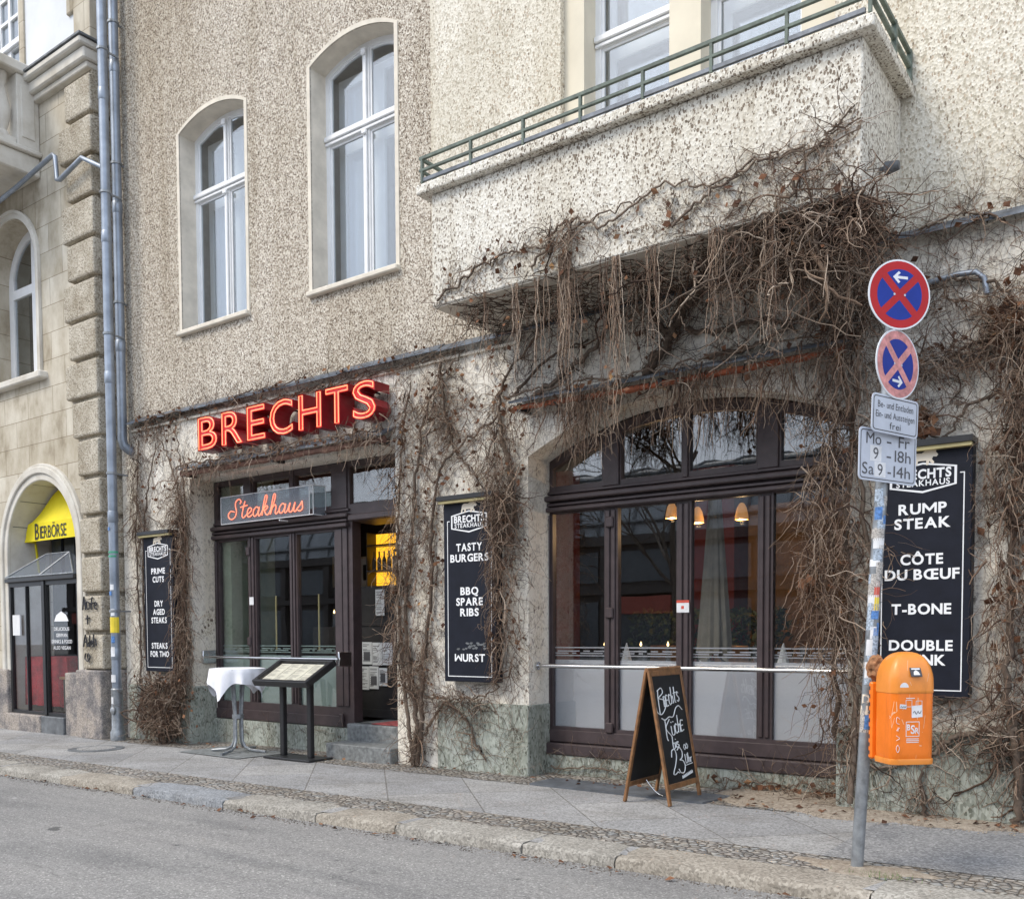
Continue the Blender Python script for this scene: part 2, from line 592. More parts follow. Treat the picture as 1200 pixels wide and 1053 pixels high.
class MB:
    def __init__(self):
        self.v, self.f, self.T = [], [], None

    def add(self, verts, faces):
        b = len(self.v)
        for p in verts:
            p = Vector(p)
            self.v.append(self.T @ p if self.T else p)
        self.f += [tuple(i + b for i in f) for f in faces]

    def box(self, x0, y0, z0, x1, y1, z1, c=0.0, seg=1):
        if c <= 0:
            vs = [(x, y, z) for z in (z0, z1) for y in (y0, y1) for x in (x0, x1)]
            self.add(vs, [(0, 2, 3, 1), (4, 5, 7, 6), (0, 1, 5, 4), (2, 6, 7, 3), (0, 4, 6, 2), (1, 3, 7, 5)])
            return
        bm = bmesh.new()
        bmesh.ops.create_cube(bm, size=1)
        for q in bm.verts:
            q.co = Vector(((x0 + x1) / 2 + q.co.x * (x1 - x0), (y0 + y1) / 2 + q.co.y * (y1 - y0), (z0 + z1) / 2 + q.co.z * (z1 - z0)))
        bmesh.ops.bevel(bm, geom=bm.edges[:], offset=c, segments=seg, profile=.5, affect='EDGES')
        bm.verts.index_update()
        self.add([q.co.copy() for q in bm.verts], [tuple(q.index for q in f.verts) for f in bm.faces])
        bm.free()

    def plate(self, outer, holes, y0, y1, back=False):
        """flat plate in the x-z plane between depths y0 (front) and y1, with holes and all edges closed"""
        loops = [outer] + holes
        pts = [Vector((x, 0, z)) for lp in loops for x, z in lp]
        tri = tessellate_polygon([[Vector((x, z, 0)) for x, z in lp] for lp in loops])
        vs = [(p.x, y0, p.z) for p in pts]
        self.add(vs, [tuple(t) for t in tri])
        if back:
            self.add([(p.x, y1, p.z) for p in pts], [tuple(t) for t in tri])
        if abs(y1 - y0) > 1e-6:
            for lp in loops:
                n = len(lp)
                self.add([(x, y0, z) for x, z in lp] + [(x, y1, z) for x, z in lp], [(i, (i + 1) % n, n + (i + 1) % n, n + i) for i in range(n)])

    def poly(self, pts, y):
        self.add([(x, y, z) for x, z in pts], [tuple(range(len(pts)))])

    def tube(self, pts, r, n=8, caps=True, closed=False):
        pts = [Vector(p) for p in pts]
        m_ = len(pts)
        rs = r if isinstance(r, (list, tuple)) else [r] * m_
        vs, fs = [], []
        u = None
        for i, p in enumerate(pts):
            if closed:
                t = pts[(i + 1) % m_] - pts[i - 1]
            else:
                t = pts[min(i + 1, m_ - 1)] - pts[max(i - 1, 0)]
            if t.length < 1e-9:
                t = Vector((0, 0, 1))
            t.normalize()
            if u is None:
                a = Vector((0, 0, 1)) if abs(t.z) < .9 else Vector((1, 0, 0))
                u = t.cross(a).normalized()
            else:
                u = (u - t * u.dot(t))
                u = u.normalized() if u.length > 1e-6 else t.orthogonal().normalized()
            w = t.cross(u)
            vs += ring(p, u, w, rs[i], n)
        for i in range(m_ if closed else m_ - 1):
            a, b = i * n, ((i + 1) % m_) * n
            for j in range(n):
                fs.append((a + j, a + (j + 1) % n, b + (j + 1) % n, b + j))
        if caps and not closed:
            fs.append(tuple(range(n - 1, -1, -1)))
            fs.append(tuple(range((m_ - 1) * n, m_ * n)))
        self.add(vs, fs)

    def cyl(self, p0, p1, r, n=16):
        self.tube([p0, p1], r, n)

    def lathe(self, prof, c, n=20):
        vs, fs = [], []
        for r, z in prof:
            vs += [(c[0] + r * cos(tau * i / n), c[1] + r * sin(tau * i / n), c[2] + z) for i in range(n)]
        for k in range(len(prof) - 1):
            for i in range(n):
                fs.append((k * n + i, k * n + (i + 1) % n, (k + 1) * n + (i + 1) % n, (k + 1) * n + i))
        fs.append(tuple(range(n - 1, -1, -1)))
        fs.append(tuple(range((len(prof) - 1) * n, len(prof) * n)))
        self.add(vs, fs)

    def prism(self, poly, z0, z1):
        """extrude an x-y polygon from z0 to z1"""
        n = len(poly)
        self.add([(x, y, z0) for x, y in poly] + [(x, y, z1) for x, y in poly],
                 [tuple(range(n - 1, -1, -1)), tuple(range(n, 2 * n))] + [(i, (i + 1) % n, n + (i + 1) % n, n + i) for i in range(n)])

    def build(self, name, mat, parent=None, smooth=False, local=False):
        me = bpy.data.meshes.new(name)
        o_ = Vector((0, 0, 0)) if (local or parent is None) else origin_of(parent)
        me.from_pydata([p - o_ for p in self.v], [], self.f)
        me.materials.append(MATS[mat] if isinstance(mat, str) else mat)
        if smooth:
            me.polygons.foreach_set('use_smooth', [True] * len(me.polygons))
            if hasattr(me, 'set_sharp_from_angle'):
                me.set_sharp_from_angle(angle=radians(38))
        me.update()
        o = bpy.data.objects.new(name, me)
        COL.objects.link(o)
        if parent is not None:
            o.parent = parent
        return o


def centre(o):
    """move a one-mesh thing's origin to the foot of its mesh"""
    me = o.data
    co = np.empty(len(me.vertices) * 3)
    me.vertices.foreach_get('co', co)
    co = co.reshape(-1, 3)
    c = np.array([(co[:, 0].min() + co[:, 0].max()) / 2, (co[:, 1].min() + co[:, 1].max()) / 2, co[:, 2].min()])
    me.vertices.foreach_set('co', (co - c).ravel())
    me.update()
    o.location = Vector(c)
    return o


def arc_pts(x0, x1, zs, rise, n=14):
    """points of a segmental arch from (x1, zs) over to (x0, zs)"""
    h = (x1 - x0) / 2
    R = (h * h + rise * rise) / (2 * rise)
    cx, cz = (x0 + x1) / 2, zs + rise - R
    a = math.asin(min(1, h / R))
    if rise > h:
        a = pi - a
    return [(cx + R * sin(a - 2 * a * i / n), cz + R * cos(a - 2 * a * i / n)) for i in range(n + 1)]


def arched(x0, x1, z0, zs, rise, n=14):
    return [(x0, z0), (x1, z0)] + arc_pts(x0, x1, zs, rise, n)


def arch_z(x, x0, x1, zs, rise):
    h = (x1 - x0) / 2
    R = (h * h + rise * rise) / (2 * rise)
    return zs + rise - R + math.sqrt(max(0, R * R - (x - (x0 + x1) / 2) ** 2))


def rect(x0, x1, z0, z1):
    return [(x0, z0), (x1, z0), (x1, z1), (x0, z1)]


def g(x):
    return 0.005 * (x + 3)


# ---- lettering
_DG = None
_GL = {}


def glyph(ch, bold, res=4):
    key = (ch, bold)
    if key in _GL:
        return _GL[key]
    if ch in 'MW' and bold > 0.012:
        w = .10 + bold * 1.2
        H = .70
        # heavy M drawn as one clean outline
        W_ = .86
        pts = [(0, 0), (w, 0), (w, H * .62), (W_ / 2, .10), (W_ - w, H * .62), (W_ - w, 0), (W_, 0), (W_, H), (W_ - w * 1.05, H), (W_ / 2, .10 + w * 1.6), (w * 1.05, H), (0, H)]
        if ch == 'W':
            pts = [(x, H - y) for x, y in pts][::-1]
        tri = tessellate_polygon([[Vector((x, y, 0)) for x, y in pts]])
        _GL[key] = ([Vector((x, y, 0)) for x, y in pts], [tuple(t) for t in tri])
        return _GL[key]
    c = bpy.data.curves.new('glyph', 'FONT')
    c.body = ch
    c.offset = bold
    c.resolution_u = res
    o = bpy.data.objects.new('glyph', c)
    COL.objects.link(o)
    bpy.context.view_layer.update()
    me = bpy.data.meshes.new_from_object(o.evaluated_get(bpy.context.evaluated_depsgraph_get()))
    bm = bmesh.new()
    bm.from_mesh(me)
    bmesh.ops.remove_doubles(bm, verts=bm.verts[:], dist=1e-5)
    bm.verts.index_update()
    _GL[key] = ([v.co.copy() for v in bm.verts], [tuple(v.index for v in f.verts) for f in bm.faces])
    bm.free()
    bpy.data.objects.remove(o)
    bpy.data.curves.remove(c)
    bpy.data.meshes.remove(me)
    return _GL[key]


def layout(txt, bold, track=.09, space=.30):
    out, x = [], 0.0
    for ch in txt:
        if ch == ' ':
            x += space
            continue
        vs, fs = glyph(ch, bold)
        lo, hi = min(v.x for v in vs), max(v.x for v in vs)
        out.append((ch, [Vector((v.x - lo + x, v.y, 0)) for v in vs], fs))
        x += hi - lo + track
    return out, x - track


def text(mb, txt, c, capz, width=None, bold=.025, u=Vector((1, 0, 0)), v=Vector((0, 0, 1)), track=.09, slant=0.0, space=.30):
    """lettering centred on c; capz = capital height, width = overall width"""
    lay, w = layout(txt, bold, track, space)
    s = capz / .70
    sx = (width / w) if width else s
    c, u, v = Vector(c), Vector(u), Vector(v)
    for ch, vs, fs in lay:
        mb.add([c + u * ((p.x - w / 2) * sx + slant * p.y * s) + v * ((p.y - .35) * s) for p in vs], fs)


def loops_of(vs, fs):
    cnt = {}
    for f in fs:
        for a, b in zip(f, f[1:] + f[:1]):
            k = (min(a, b), max(a, b))
            cnt[k] = cnt.get(k, 0) + 1
    adj = {}
    for (a, b), n in cnt.items():
        if n == 1:
            adj.setdefault(a, []).append(b)
            adj.setdefault(b, []).append(a)
    seen, out = set(), []
    for s in adj:
        if s in seen:
            continue
        lp, cur, prev = [s], s, None
        seen.add(s)
        while True:
            nx = [q for q in adj[cur] if q != prev and q not in seen]
            if not nx:
                break
            prev, cur = cur, nx[0]
            lp.append(cur)
            seen.add(cur)
        if len(lp) > 2:
            out.append(lp)
    return out


def smooth_line(pts, k=5):
    pts = [Vector((p[0], p[1], 0)) for p in pts]
    if len(pts) < 3:
        return pts
    P = [pts[0] * 2 - pts[1]] + pts + [pts[-1] * 2 - pts[-2]]
    out = []
    for i in range(1, len(P) - 2):
        a, b, c, d = P[i - 1:i + 3]
        for j in range(k):
            t = j / k
            out.append(.5 * ((2 * b) + (c - a) * t + (2 * a - 5 * b + 4 * c - d) * t * t + (3 * b - a - 3 * c + d) * t ** 3))
    out.append(pts[-1])
    return out


def script(mb, strokes, o, sx, sy, u, v, r, n=5, k=5, slant=0.0):
    for s in strokes:
        q = smooth_line(s, k)
        mb.tube([Vector(o) + Vector(u) * ((p.x + slant * p.y) * sx) + Vector(v) * (p.y * sy) for p in q], r, n)


# ------------------------------------------------------------------ ground
def kf(x):
    return -2.665 + 0.020 * (x + 2.5)           # front edge of the kerb


def strip(name, mat, xs, ylo, yhi, dz, kind='structure'):
    b = MB()
    vs = []
    for x in xs:
        vs += [(x, ylo(x), g(x) + dz), (x, yhi(x), g(x) + dz)]
    b.add(vs, [(2 * i, 2 * i + 2, 2 * i + 3, 2 * i + 1) for i in range(len(xs) - 1)])
    return tag(b.build(name, mat), kind=kind)


xs_far = [-400, -100, -40, -20, 0, 20, 100, 400]
strip('road', 'road_asphalt', xs_far, lambda x: -400, lambda x: 400, -0.078)
xs_p = [-60, -30, -20, -15, -10, -5, 0, 8, 20]
strip('pavement', 'granite_slabs', xs_p, lambda x: kf(x) + .1, lambda x: 3, 0)
strip('kerbside_cobbles', 'mosaic_cobbles', xs_p, lambda x: kf(x) + .36, lambda x: kf(x) + .80 + .012 * sin(x * 5), .004)
rnd = random.Random(3)
xs_w = [-14 + .25 * i for i in range(46)]
jit = {x: rnd.uniform(-.05, .05) for x in xs_w}
strip('wallside_cobbles', 'mosaic_cobbles', xs_w, lambda x: -.46 + jit[x] * .4 + (.30 if -10.8 < x < -9 else 0), lambda x: .4, .004)
xs_a = [-2.05 + .2 * i for i in range(60)]
jit2 = [rnd.uniform(-.06, .06) for _ in xs_a]
ja = dict(zip(xs_a, jit2))
strip('asphalt_patch', 'pavement_asphalt', xs_a, lambda x: kf(x) + .78 + ja[x] * .2, lambda x: -.50 + ja[x], .008)
def bank(name, x0, x1, nx, ny, edge, height, mat):
    """low bank of loose material: thickest at the wall, running out under the paving at its edge"""
    q = MB()
    vs = []
    for i in range(nx + 1):
        x = x0 + (x1 - x0) * i / nx
        e = edge(x)
        fade = min(1, (x - x0) / .5, (x1 - x) / .5)
        for j in range(ny + 1):
            t = j / ny
            y = .36 - t * (e + .36)
            h = height * fade * max(0, 1 - t) ** .8 + rnd.uniform(-.005, .005) - (.012 if t > .93 or fade < .12 else 0)
            vs.append((x, y, g(x) + .008 + h))
    n = ny + 1
    q.add(vs, [(i * n + j, i * n + j + 1, (i + 1) * n + j + 1, (i + 1) * n + j) for i in range(nx) for j in range(ny)])
    for i in range(1500):                         # loose grains thinning out over the paving
        x = rnd.uniform(x0 + .1, x1)
        y = -abs(edge(x)) * rnd.random() ** .5 - abs(rnd.gauss(0, .10))
        r = rnd.uniform(.004, .012)
        z = g(x) + .012
        q.add([(x - r, y, z), (x + r * .5, y - r, z), (x + r * .5, y + r, z), (x, y, z + r)], [(0, 1, 3), (1, 2, 3), (2, 0, 3)])
    return tag(q.build(name, mat, None, True), kind='stuff')


bank('sand', -3.75, 4.0, 150, 12, lambda x: .42 + .10 * sin(x * 2.1) + .05 * sin(x * 7.3) + .025 * sin(x * 17), .05, 'sandy_dirt')
q_ = MB()
vs, n1, n2 = [], 26, 7
for j in range(n2 + 1):
    for i in range(n1):
        r = j / n2
        w = 1 + .22 * sin(3 * tau * i / n1) + .15 * sin(7 * tau * i / n1 + 1)
        x, y = -1.72 + .42 * r * w * cos(tau * i / n1), -2.10 + .17 * r * w * sin(tau * i / n1)
        vs.append((x, y, g(x) + .008 + .018 * (1 - r) ** .7 + rnd.uniform(-.004, .004) - (.012 if j == n2 else 0)))
q_.add(vs, [(j * n1 + i, j * n1 + (i + 1) % n1, (j + 1) * n1 + (i + 1) % n1, (j + 1) * n1 + i) for j in range(n2) for i in range(n1)])
tag(q_.build('dirt', 'sandy_dirt', None, True), kind='stuff')
# grit washed into the gutter
q_ = MB()
for i in range(2600):
    x = rnd.uniform(-14, 1)
    y = kf(x) - abs(rnd.gauss(0, .07)) - .004
    r = rnd.uniform(.003, .010)
    z = g(x) - .078
    q_.add([(x - r, y, z), (x + r * .5, y - r, z), (x + r * .5, y + r, z), (x, y, z + r * .9)], [(0, 1, 3), (1, 2, 3), (2, 0, 3)])
tag(q_.build('gutter_grit', 'gutter_dirt'), kind='stuff')
joints = [-40, -36, -32, -28, -24, -20, -17.2, -14.4, -12.9, -11.6, -10.1, -8.74, -7.32, -6.09, -5.18, -3.95, -3.18, -1.52, -.4, .7, 1.9, 3.2, 5, 8, 12, 18]
kmats = {}
for i in range(len(joints) - 1):
    x0, x1 = joints[i] + .006, joints[i + 1] - .006
    mt = 'kerb_granite_blue' if joints[i] == -8.74 else ('kerb_granite_sand' if i % 3 == 1 else 'kerb_granite')
    b = kmats.setdefault(mt, MB())
    d = rnd.uniform(-.012, .012)
    bm = bmesh.new()
    nseg = max(2, int((x1 - x0) / .16))
    prof = [(-.0, -.30), (-.0, -.030), (.012, -.008), (.035, 0.0), (.365, 0.004), (.38, -.012), (.38, -.30)]
    vs, fs = [], []
    for s in range(nseg + 1):
        x = x0 + (x1 - x0) * s / nseg
        e = .012 if s in (0, nseg) else 0
        for k, (py, pz) in enumerate(prof):
            jy = rnd.uniform(-.008, .008) if k in (1, 2, 3) else 0
            jz = rnd.uniform(-.006, .005) if k in (2, 3, 4) else 0
            vs.append((x, kf(x) + py + jy + d + (e if k < 3 else 0), g(x) + .008 + pz + jz - (e if 0 < k < 6 else 0)))
    n = len(prof)
    for s in range(nseg):
        for k in range(n - 1):
            fs.append((s * n + k, (s + 1) * n + k, (s + 1) * n + k + 1, s * n + k + 1))
    fs.append(tuple(range(n)))
    fs.append(tuple(nseg * n + k for k in range(n - 1, -1, -1)))
    b.add(vs, fs)
    bm.free()
for mt, b in kmats.items():
    tag(b.build('kerb', mt, smooth=True), kind='structure')

# ------------------------------------------------------------------ plastered corner house with the steakhouse
HOUSE = empty('plastered_house', (-6, 0, 0), 'beige and cream roughcast apartment house with a steakhouse behind its two ground floor openings', 'building')
XL, XR, ZT = -13.35, 7.0, 14.0
FY = .40                                        # depth of the shopfront frames
LO = rect(-11.66, -7.68, -.28, 3.72)
RO = arched(-5.78, -2.45, -.28, 3.36, .41, 18)
TO = arched(-1.08, 2.25, -.28, 3.36, .41, 18)
b = MB()
b.plate(rect(XL, XR, -.3, 4.68), [LO, RO, TO], 0, FY)
tag(b.build('ground_floor_wall', 'worn_white_plaster', HOUSE), 'worn white roughcast ground floor wall')
W1 = (-11.75, -10.32, 5.78, 8.50, .17)
W2 = (-9.05, -7.63, 5.75, 8.47, .17)
ups = [(a[0], a[1], 10.45, 13.1, .17) for a in (W1, W2)]
b = MB()
b.plate([(XL, 4.684), (-6.19, 4.684), (-6.19, 5.8), (-7.09, 5.8), (-7.09, ZT), (XL, ZT)], [arched(*w) for w in (W1, W2, *ups)], 0, .25)
tag(b.build('upper_wall', 'beige_roughcast', HOUSE), 'coarse beige roughcast upper wall')
PX0, PX1, PZ0, PZ1 = -5.36, -2.62, 5.0, 8.95
b = MB()
b.plate([(-7.087, 5.803), (-6.187, 5.803), (-6.187, 4.684), (XR, 4.684), (XR, ZT), (-7.087, ZT)],
        [rect(PX0, PX1, PZ0, PZ1), rect(PX0, PX1, 10.2, 13.2), arched(.1, 1.5, 5.78, 8.5, .17), arched(3.2, 4.6, 5.78, 8.5, .17)], -.004, .07)
tag(b.build('bay_wall', 'cream_roughcast', HOUSE), 'cream roughcast wall above the balcony')
b = MB()
b.plate(rect(PX0 - .05, PX1 + .05, PZ0 - .05, PZ1 + .05), [rect(-5.13, -4.19, 5.1, 8.6), rect(-3.87, -2.93, 5.1, 8.6)], .072, .29)
b.plate(rect(PX0 - .05, PX1 + .05, 10.15, 13.25), [rect(-5.13, -4.19, 10.3, 13.0), rect(-3.87, -2.93, 10.3, 13.0)], .072, .29)
b.build('window_panel', 'smooth_cream', HOUSE)
b = MB()
b.box(XL, -.02, ZT, XR, 6, ZT + .1)
for k, (d, z0, z1) in enumerate(((.12, 13.55, 13.7), (.30, 13.7, 13.9), (.45, 13.9, 14.15))):
    b.box(XL, -d, z0 + .001 * k, XR + .001 * k, -.001, z1)
b.build('cornice', 'smooth_cream', HOUSE)
# thin painted surrounds of the upper windows
for w in (W1, W2):
    b = MB()
    e = .055
    b.plate(arched(w[0] - e, w[1] + e, w[2] - .02, w[3] + .01, w[4] + .045), [arched(*w)], -.012, .004)
    b.build('window_surround', 'reveal_plaster', HOUSE)
for w in (W1, W2, *ups):
    b = MB()
    o = arched(*w)
    i_ = arched(w[0] + .004, w[1] - .004, w[2] + .004, w[3], w[4] - .004)
    n = len(o)
    b.add([(x, .004, z) for x, z in i_] + [(x, .262, z) for x, z in i_], [(i, (i + 1) % n, n + (i + 1) % n, n + i) for i in range(n)])
    b.build('window_reveal', 'reveal_plaster', HOUSE)



def plinth(x0, x1, y0, zt, yb):
    b = MB()
    b.box(x0, y0, -.3, x1, yb, zt, .018, 2)
    tag(b.build('plinth', 'green_grey_plinth_render', HOUSE), 'greenish grey rendered pier base')


plinth(-13.2, -11.648, -.07, .78, .39)
plinth(-7.04, -5.765, -.035, .75, .39)
plinth(-2.51, -1.10, -.12, .70, .39)
for x0, x1, y0, z1 in ((-11.70, -8.83, .335, .30), (-5.80, -2.42, .325, .198), (-1.1, 2.28, .325, .198)):
    b = MB()
    b.box(x0, y0, -.3, x1, .60, z1)
    b.build('shopfront_base', 'green_grey_plinth_render', HOUSE)

# weathered sheet-metal ledge between the storeys
b = MB()
rr = random.Random(5)
x = XL + .3
while x < XR:
    l_ = rr.uniform(1.1, 1.9)
    dz = rr.uniform(-.012, .012)
    b.add([(x, -.115, 4.655 + dz), (x + l_, -.115, 4.655 + dz + rr.uniform(-.008, .008)), (x + l_, -.002, 4.73 + dz), (x, -.002, 4.73 + dz),
           (x, -.115, 4.632 + dz), (x + l_, -.115, 4.632 + dz)], [(0, 1, 2, 3), (4, 5, 1, 0)])
    x += l_ - .02
b.build('metal_ledge', 'slate_flashing', HOUSE)
b = MB()
b.box(XL + .3, -.035, 4.545, -5.9, .01, 4.575)
b.build('render_line', 'reveal_plaster', HOUSE)

# dark steel door steps
b = MB()
b.box(-8.80, -.12, -.3, -7.69, .26, .165, .012)
b.box(-8.82, .262, -.3, -7.69, 1.6, .375, .012)
b.build('door_step', 'stone_step', HOUSE)


def window(w, Y, tz, rich=True, cur=True, mid=True):
    """white double casement: frame > pane, inner sash, curtain, sill"""
    x0, x1, z0, zs, rise = w
    e, cx = .065, (w[0] + w[1]) / 2
    fr = MB()
    outer = arched(x0, x1, z0, zs, rise) if rise else rect(x0, x1, z0, zs)
    mm = .05
    holes = []
    cols = [(x0 + e, cx - mm), (cx + mm, x1 - e)] if mid else [(x0 + e, x1 - e)]
    for a, c in cols:
        holes.append(rect(a, c, z0 + .085, tz - .065))
        if rise:
            top = [(c + (a - c) * i / 8, arch_z(c + (a - c) * i / 8, x0, x1, zs, rise) - e) for i in range(9)]
            holes.append([(a, tz + .065), (c, tz + .065)] + top)
        else:
            holes.append(rect(a, c, tz + .065, zs - e))
    fr.plate(outer, holes, Y, Y + .055)
    # raised transom mouldings and centre staff
    fr.box(x0 + .005, Y - .045, tz - .018, x1 - .005, Y - .001, tz + .042, .008)
    fr.box(x0 + .005, Y - .025, tz - .062, x1 - .005, Y - .002, tz - .025, .006)
    if mid:
        fr.box(cx - .026, Y - .030, z0 + .06, cx + .026, Y - .003, tz - .064, .008)
        fr.box(cx - .026, Y - .030, tz + .046, cx + .026, Y - .003, zs + rise - e - .01, .008)
        fr.box(cx - .04, Y - .06, tz - .13, cx + .04, Y - .031, tz - .066, .012)
        fr.box(cx - .04, Y - .06, zs + rise - e - .10, cx + .04, Y - .031, zs + rise - e - .02, .012)
    f = fr.build('window', 'white_paint', HOUSE)
    # sash strips inside the frame
    s = MB()
    for h in holes:
        n = len(h)
        mxx, mzz = sum(p[0] for p in h) / n, sum(p[1] for p in h) / n
        inn = [(p[0] + (mxx - p[0]) / max(.1, abs(mxx - p[0])) * .028 if abs(mxx - p[0]) > .03 else p[0], p[1] + (mzz - p[1]) / max(.1, abs(mzz - p[1])) * .028) for p in h]
        s.plate(h, [inn], Y + .02, Y + .05)
    s.build('sash', 'white_paint', f)
    p = MB()
    for h in holes:
        p.plate(h, [], Y + .032, Y + .038, True)
    p.build('pane', 'upper_glass', f)
    q = MB()
    ih = []
    for a, c in cols:
        ih.append(rect(a + .05, c - .05, z0 + .15, tz - .10))
        ih.append(rect(a + .05, c - .05, tz + .10, zs - .08))
    q.plate(rect(x0 + .02, x1 - .02, z0 + .03, zs + .02), ih, Y + .21, Y + .25)
    q.build('inner_sash', 'white_paint', f)
    p = MB()
    for h in ih:
        p.plate(h, [], Y + .226, Y + .232, True)
    p.build('inner_pane', 'upper_glass', f)
    if cur:
        c_ = MB()
        for a, sgn in ((x0 + .05, 1), (x1 - .05, -1)):
            n = 10
            pts = [(a + sgn * .30 * i / n, Y + .30 + .03 * sin(i * 2.1)) for i in range(n + 1)]
            c_.add([(x, y, z0) for x, y in pts] + [(x, y, zs) for x, y in pts], [(i, i + 1, n + 2 + i, n + 1 + i) for i in range(n)])
        c_.build('curtain', 'white_cloth', f, True)
    r = MB()
    y0, y1, zt = Y + .33, Y + 2.4, zs + .3
    a, c = x0 - .3, x1 + .3
    r.add([(a, y0, z0 - .2), (c, y0, z0 - .2), (c, y1, z0 - .2), (a, y1, z0 - .2), (a, y0, zt), (c, y0, zt), (c, y1, zt), (a, y1, zt)],
          [(0, 1, 2, 3), (4, 5, 6, 7), (1, 2, 6, 5), (2, 3, 7, 6), (3, 0, 4, 7)])
    r.build('room_shell', 'room_light_wall', f)
    if rise:
        k = MB()
        k.box(x0 - .06, -.075, z0 - .06, x1 + .06, Y + .02, z0 + .004, .012)
        k.build('window_sill', 'reveal_plaster', f)
    return f


window(W1, .25, 7.70)
window(W2, .25, 7.67)
window((-5.13, -4.19, 5.1, 8.6, 0), .29, 7.47, mid=False, cur=False)
window((-3.87, -2.93, 5.1, 8.6, 0), .29, 7.47, mid=False, cur=False)
for w in ups:
    window(w, .25, 12.3, cur=False)
window((.1, 1.5, 5.78, 8.5, .17), .25, 7.7)
window((3.2, 4.6, 5.78, 8.5, .17), .25, 7.7)

# balcony
bal = MB()
bal.box(-6.18, -1.05, 4.70, -2.08, -.006, 5.774, .012)
BAL = bal.build('balcony', 'cream_flecked_roughcast', HOUSE)
tag(BAL, 'white roughcast balcony parapet flecked with dark grit')
c_ = MB()
c_.box(-6.31, -1.135, 5.775, -1.98, -.007, 5.868, .016, 2)
c_.build('balcony_coping', 'cream_flecked_roughcast', BAL)
c_ = MB()
c_.box(-6.16, -1.03, 4.690, -2.10, -.02, 4.6985)
c_.build('balcony_soffit', 'reveal_plaster', BAL)
rl = MB()
zt = 6.115
for z, r in ((zt, .014), (6.0, .011)):
    rl.box(-6.27, -1.125, z - r, -2.0, -1.095, z + r)
    for x in (-6.27, -2.03):
        rl.box(x, -1.094, z - r, x + .03, -.01, z + r)
for i in range(8):
    x = -2.03 - .6035 * i
    rl.box(x + .002, -1.124, 5.876, x + .026, -1.096, zt + .0135)
rl.box(-2.034, -.5, 5.876, -1.996, -.46, zt + .019)
rl.box(-2.034, -.05, 5.876, -1.996, -.012, zt + .019)
rl.build('balcony_railing', 'green_rail', BAL)
rl = MB()
rl.box(-6.25, -1.118, 5.893, -2.05, -1.09, 5.925)
rl.build('balcony_metal_edge', 'slate_flashing', BAL)
lm = MB()
lm.T = Matrix.Translation((-2.075, -.6, 5.0)) @ Matrix.Rotation(radians(90), 4, 'Y')
lm.lathe([(.02, 0), (.02, .03), (.05, .04), (.035, .13), (.03, .14)], (0, 0, 0), 14)
lm.build('balcony_spout', 'dark_steel_plate', BAL, True)


# ---- shopfronts
def relief(mb, x0, x1, z0, z1, Y, d=.022):
    mb.box(x0, Y - d, z0, x1, Y - .001, z1, .006)


def pane_mesh(name, mat, holes, y, parent):
    p = MB()
    for h in holes:
        p.plate(h, [], y, y + .008, True)
    return p.build(name, mat, parent)


def bands(mb, x0, x1, y, z0=1.265):
    """frosted stripes above the film: two continuous lines and broken lines between"""
    for z, t in ((z0, .012), (z0 + .085, .014)):
        mb.poly(rect(x0, x1, z, z + t), y)
    for k, z in enumerate((z0 + .025, z0 + .048)):
        x = x0 + .03 * k
        i = 0
        while x < x1 - .02:
            l_ = (.17, .05, .28, .08)[(i + k * 2) % 4]
            mb.poly(rect(x, min(x1, x + l_), z, z + .013), y + .0006)
            x += l_ + .05
            i += 1


# entrance front
fr = MB()
lowL = [(-11.57, -10.91), (-10.74, -10.03), (-9.88, -9.15)]
uppL = [(-11.58, -10.98), (-10.77, -10.01), (-9.90, -9.20), (-8.86, -7.76)]
holesL = [rect(a, c, .56, 2.85) for a, c in lowL] + [rect(a, c, 3.17, 3.64) for a, c in uppL]
fr.plate(rect(-11.655, -7.685, .303, 3.715), holesL + [rect(-8.82, -7.72, .375, 2.95)], FY, FY + .07)
for x0, x1 in ((-11.645, -11.60), (-10.88, -10.835), (-10.815, -10.77), (-10.0, -9.965), (-9.945, -9.91), (-9.12, -9.0), (-8.985, -8.90)):
    relief(fr, x0, x1, .58, 2.87, FY)
relief(fr, -11.645, -9.0, .31, .45, FY, .035)
fr.box(-11.65, FY - .075, 2.885, -8.86, FY - .002, 2.935, .01)
fr.box(-11.65, FY - .055, 2.955, -8.87, FY - .003, 2.985, .006)
fr.box(-11.65, FY - .09, 3.005, -8.84, FY - .002, 3.055, .012)
fr.box(-8.845, FY - .06, 2.955, -7.70, FY - .002, 3.03, .01)
fr.box(-11.65, FY - .03, 3.085, -8.86, FY - .002, 3.12, .006)
for x0, x1 in ((-10.97, -10.80), (-10.0, -9.92), (-9.17, -8.9)):
    relief(fr, x0, x1, 3.125, 3.70, FY, .02)
for x, z in ((-10.86, 2.68), (-10.86, 1.42), (-9.02, .42)):
    fr.box(x - .04, FY - .05, z - .06, x + .03, FY - .021, z + .06, .01)
SFL = fr.build('entrance_front', 'dark_brown_paint', HOUSE)
tag(SFL, 'dark brown timber shopfront with the doorway at its right end')
pane_mesh('pane', 'window_glass', holesL, FY + .035, SFL)
fm = MB()
for a, c in lowL:
    fm.poly(rect(a, c, .56, 1.225), FY + .05)
    bands(fm, a, c, FY + .05)
fm.build('frosted_film', 'frosted_green', SFL)
hr = MB()
hr.cyl((-11.645, .16, 1.195), (-8.80, .16, 1.195), .019, 12)
for x in (-11.635, -8.83):
    hr.box(x - .02, .135, 1.10, x + .02, FY - .04, 1.29, .008)
hr.build('handrail', 'steel', SFL, True)
ft = MB()
for a, c in lowL[1:]:
    xx = a + (c - a) * .44
    ft.cyl((xx, FY + .09, 1.3), (xx, FY + .09, 2.05), .012, 8)
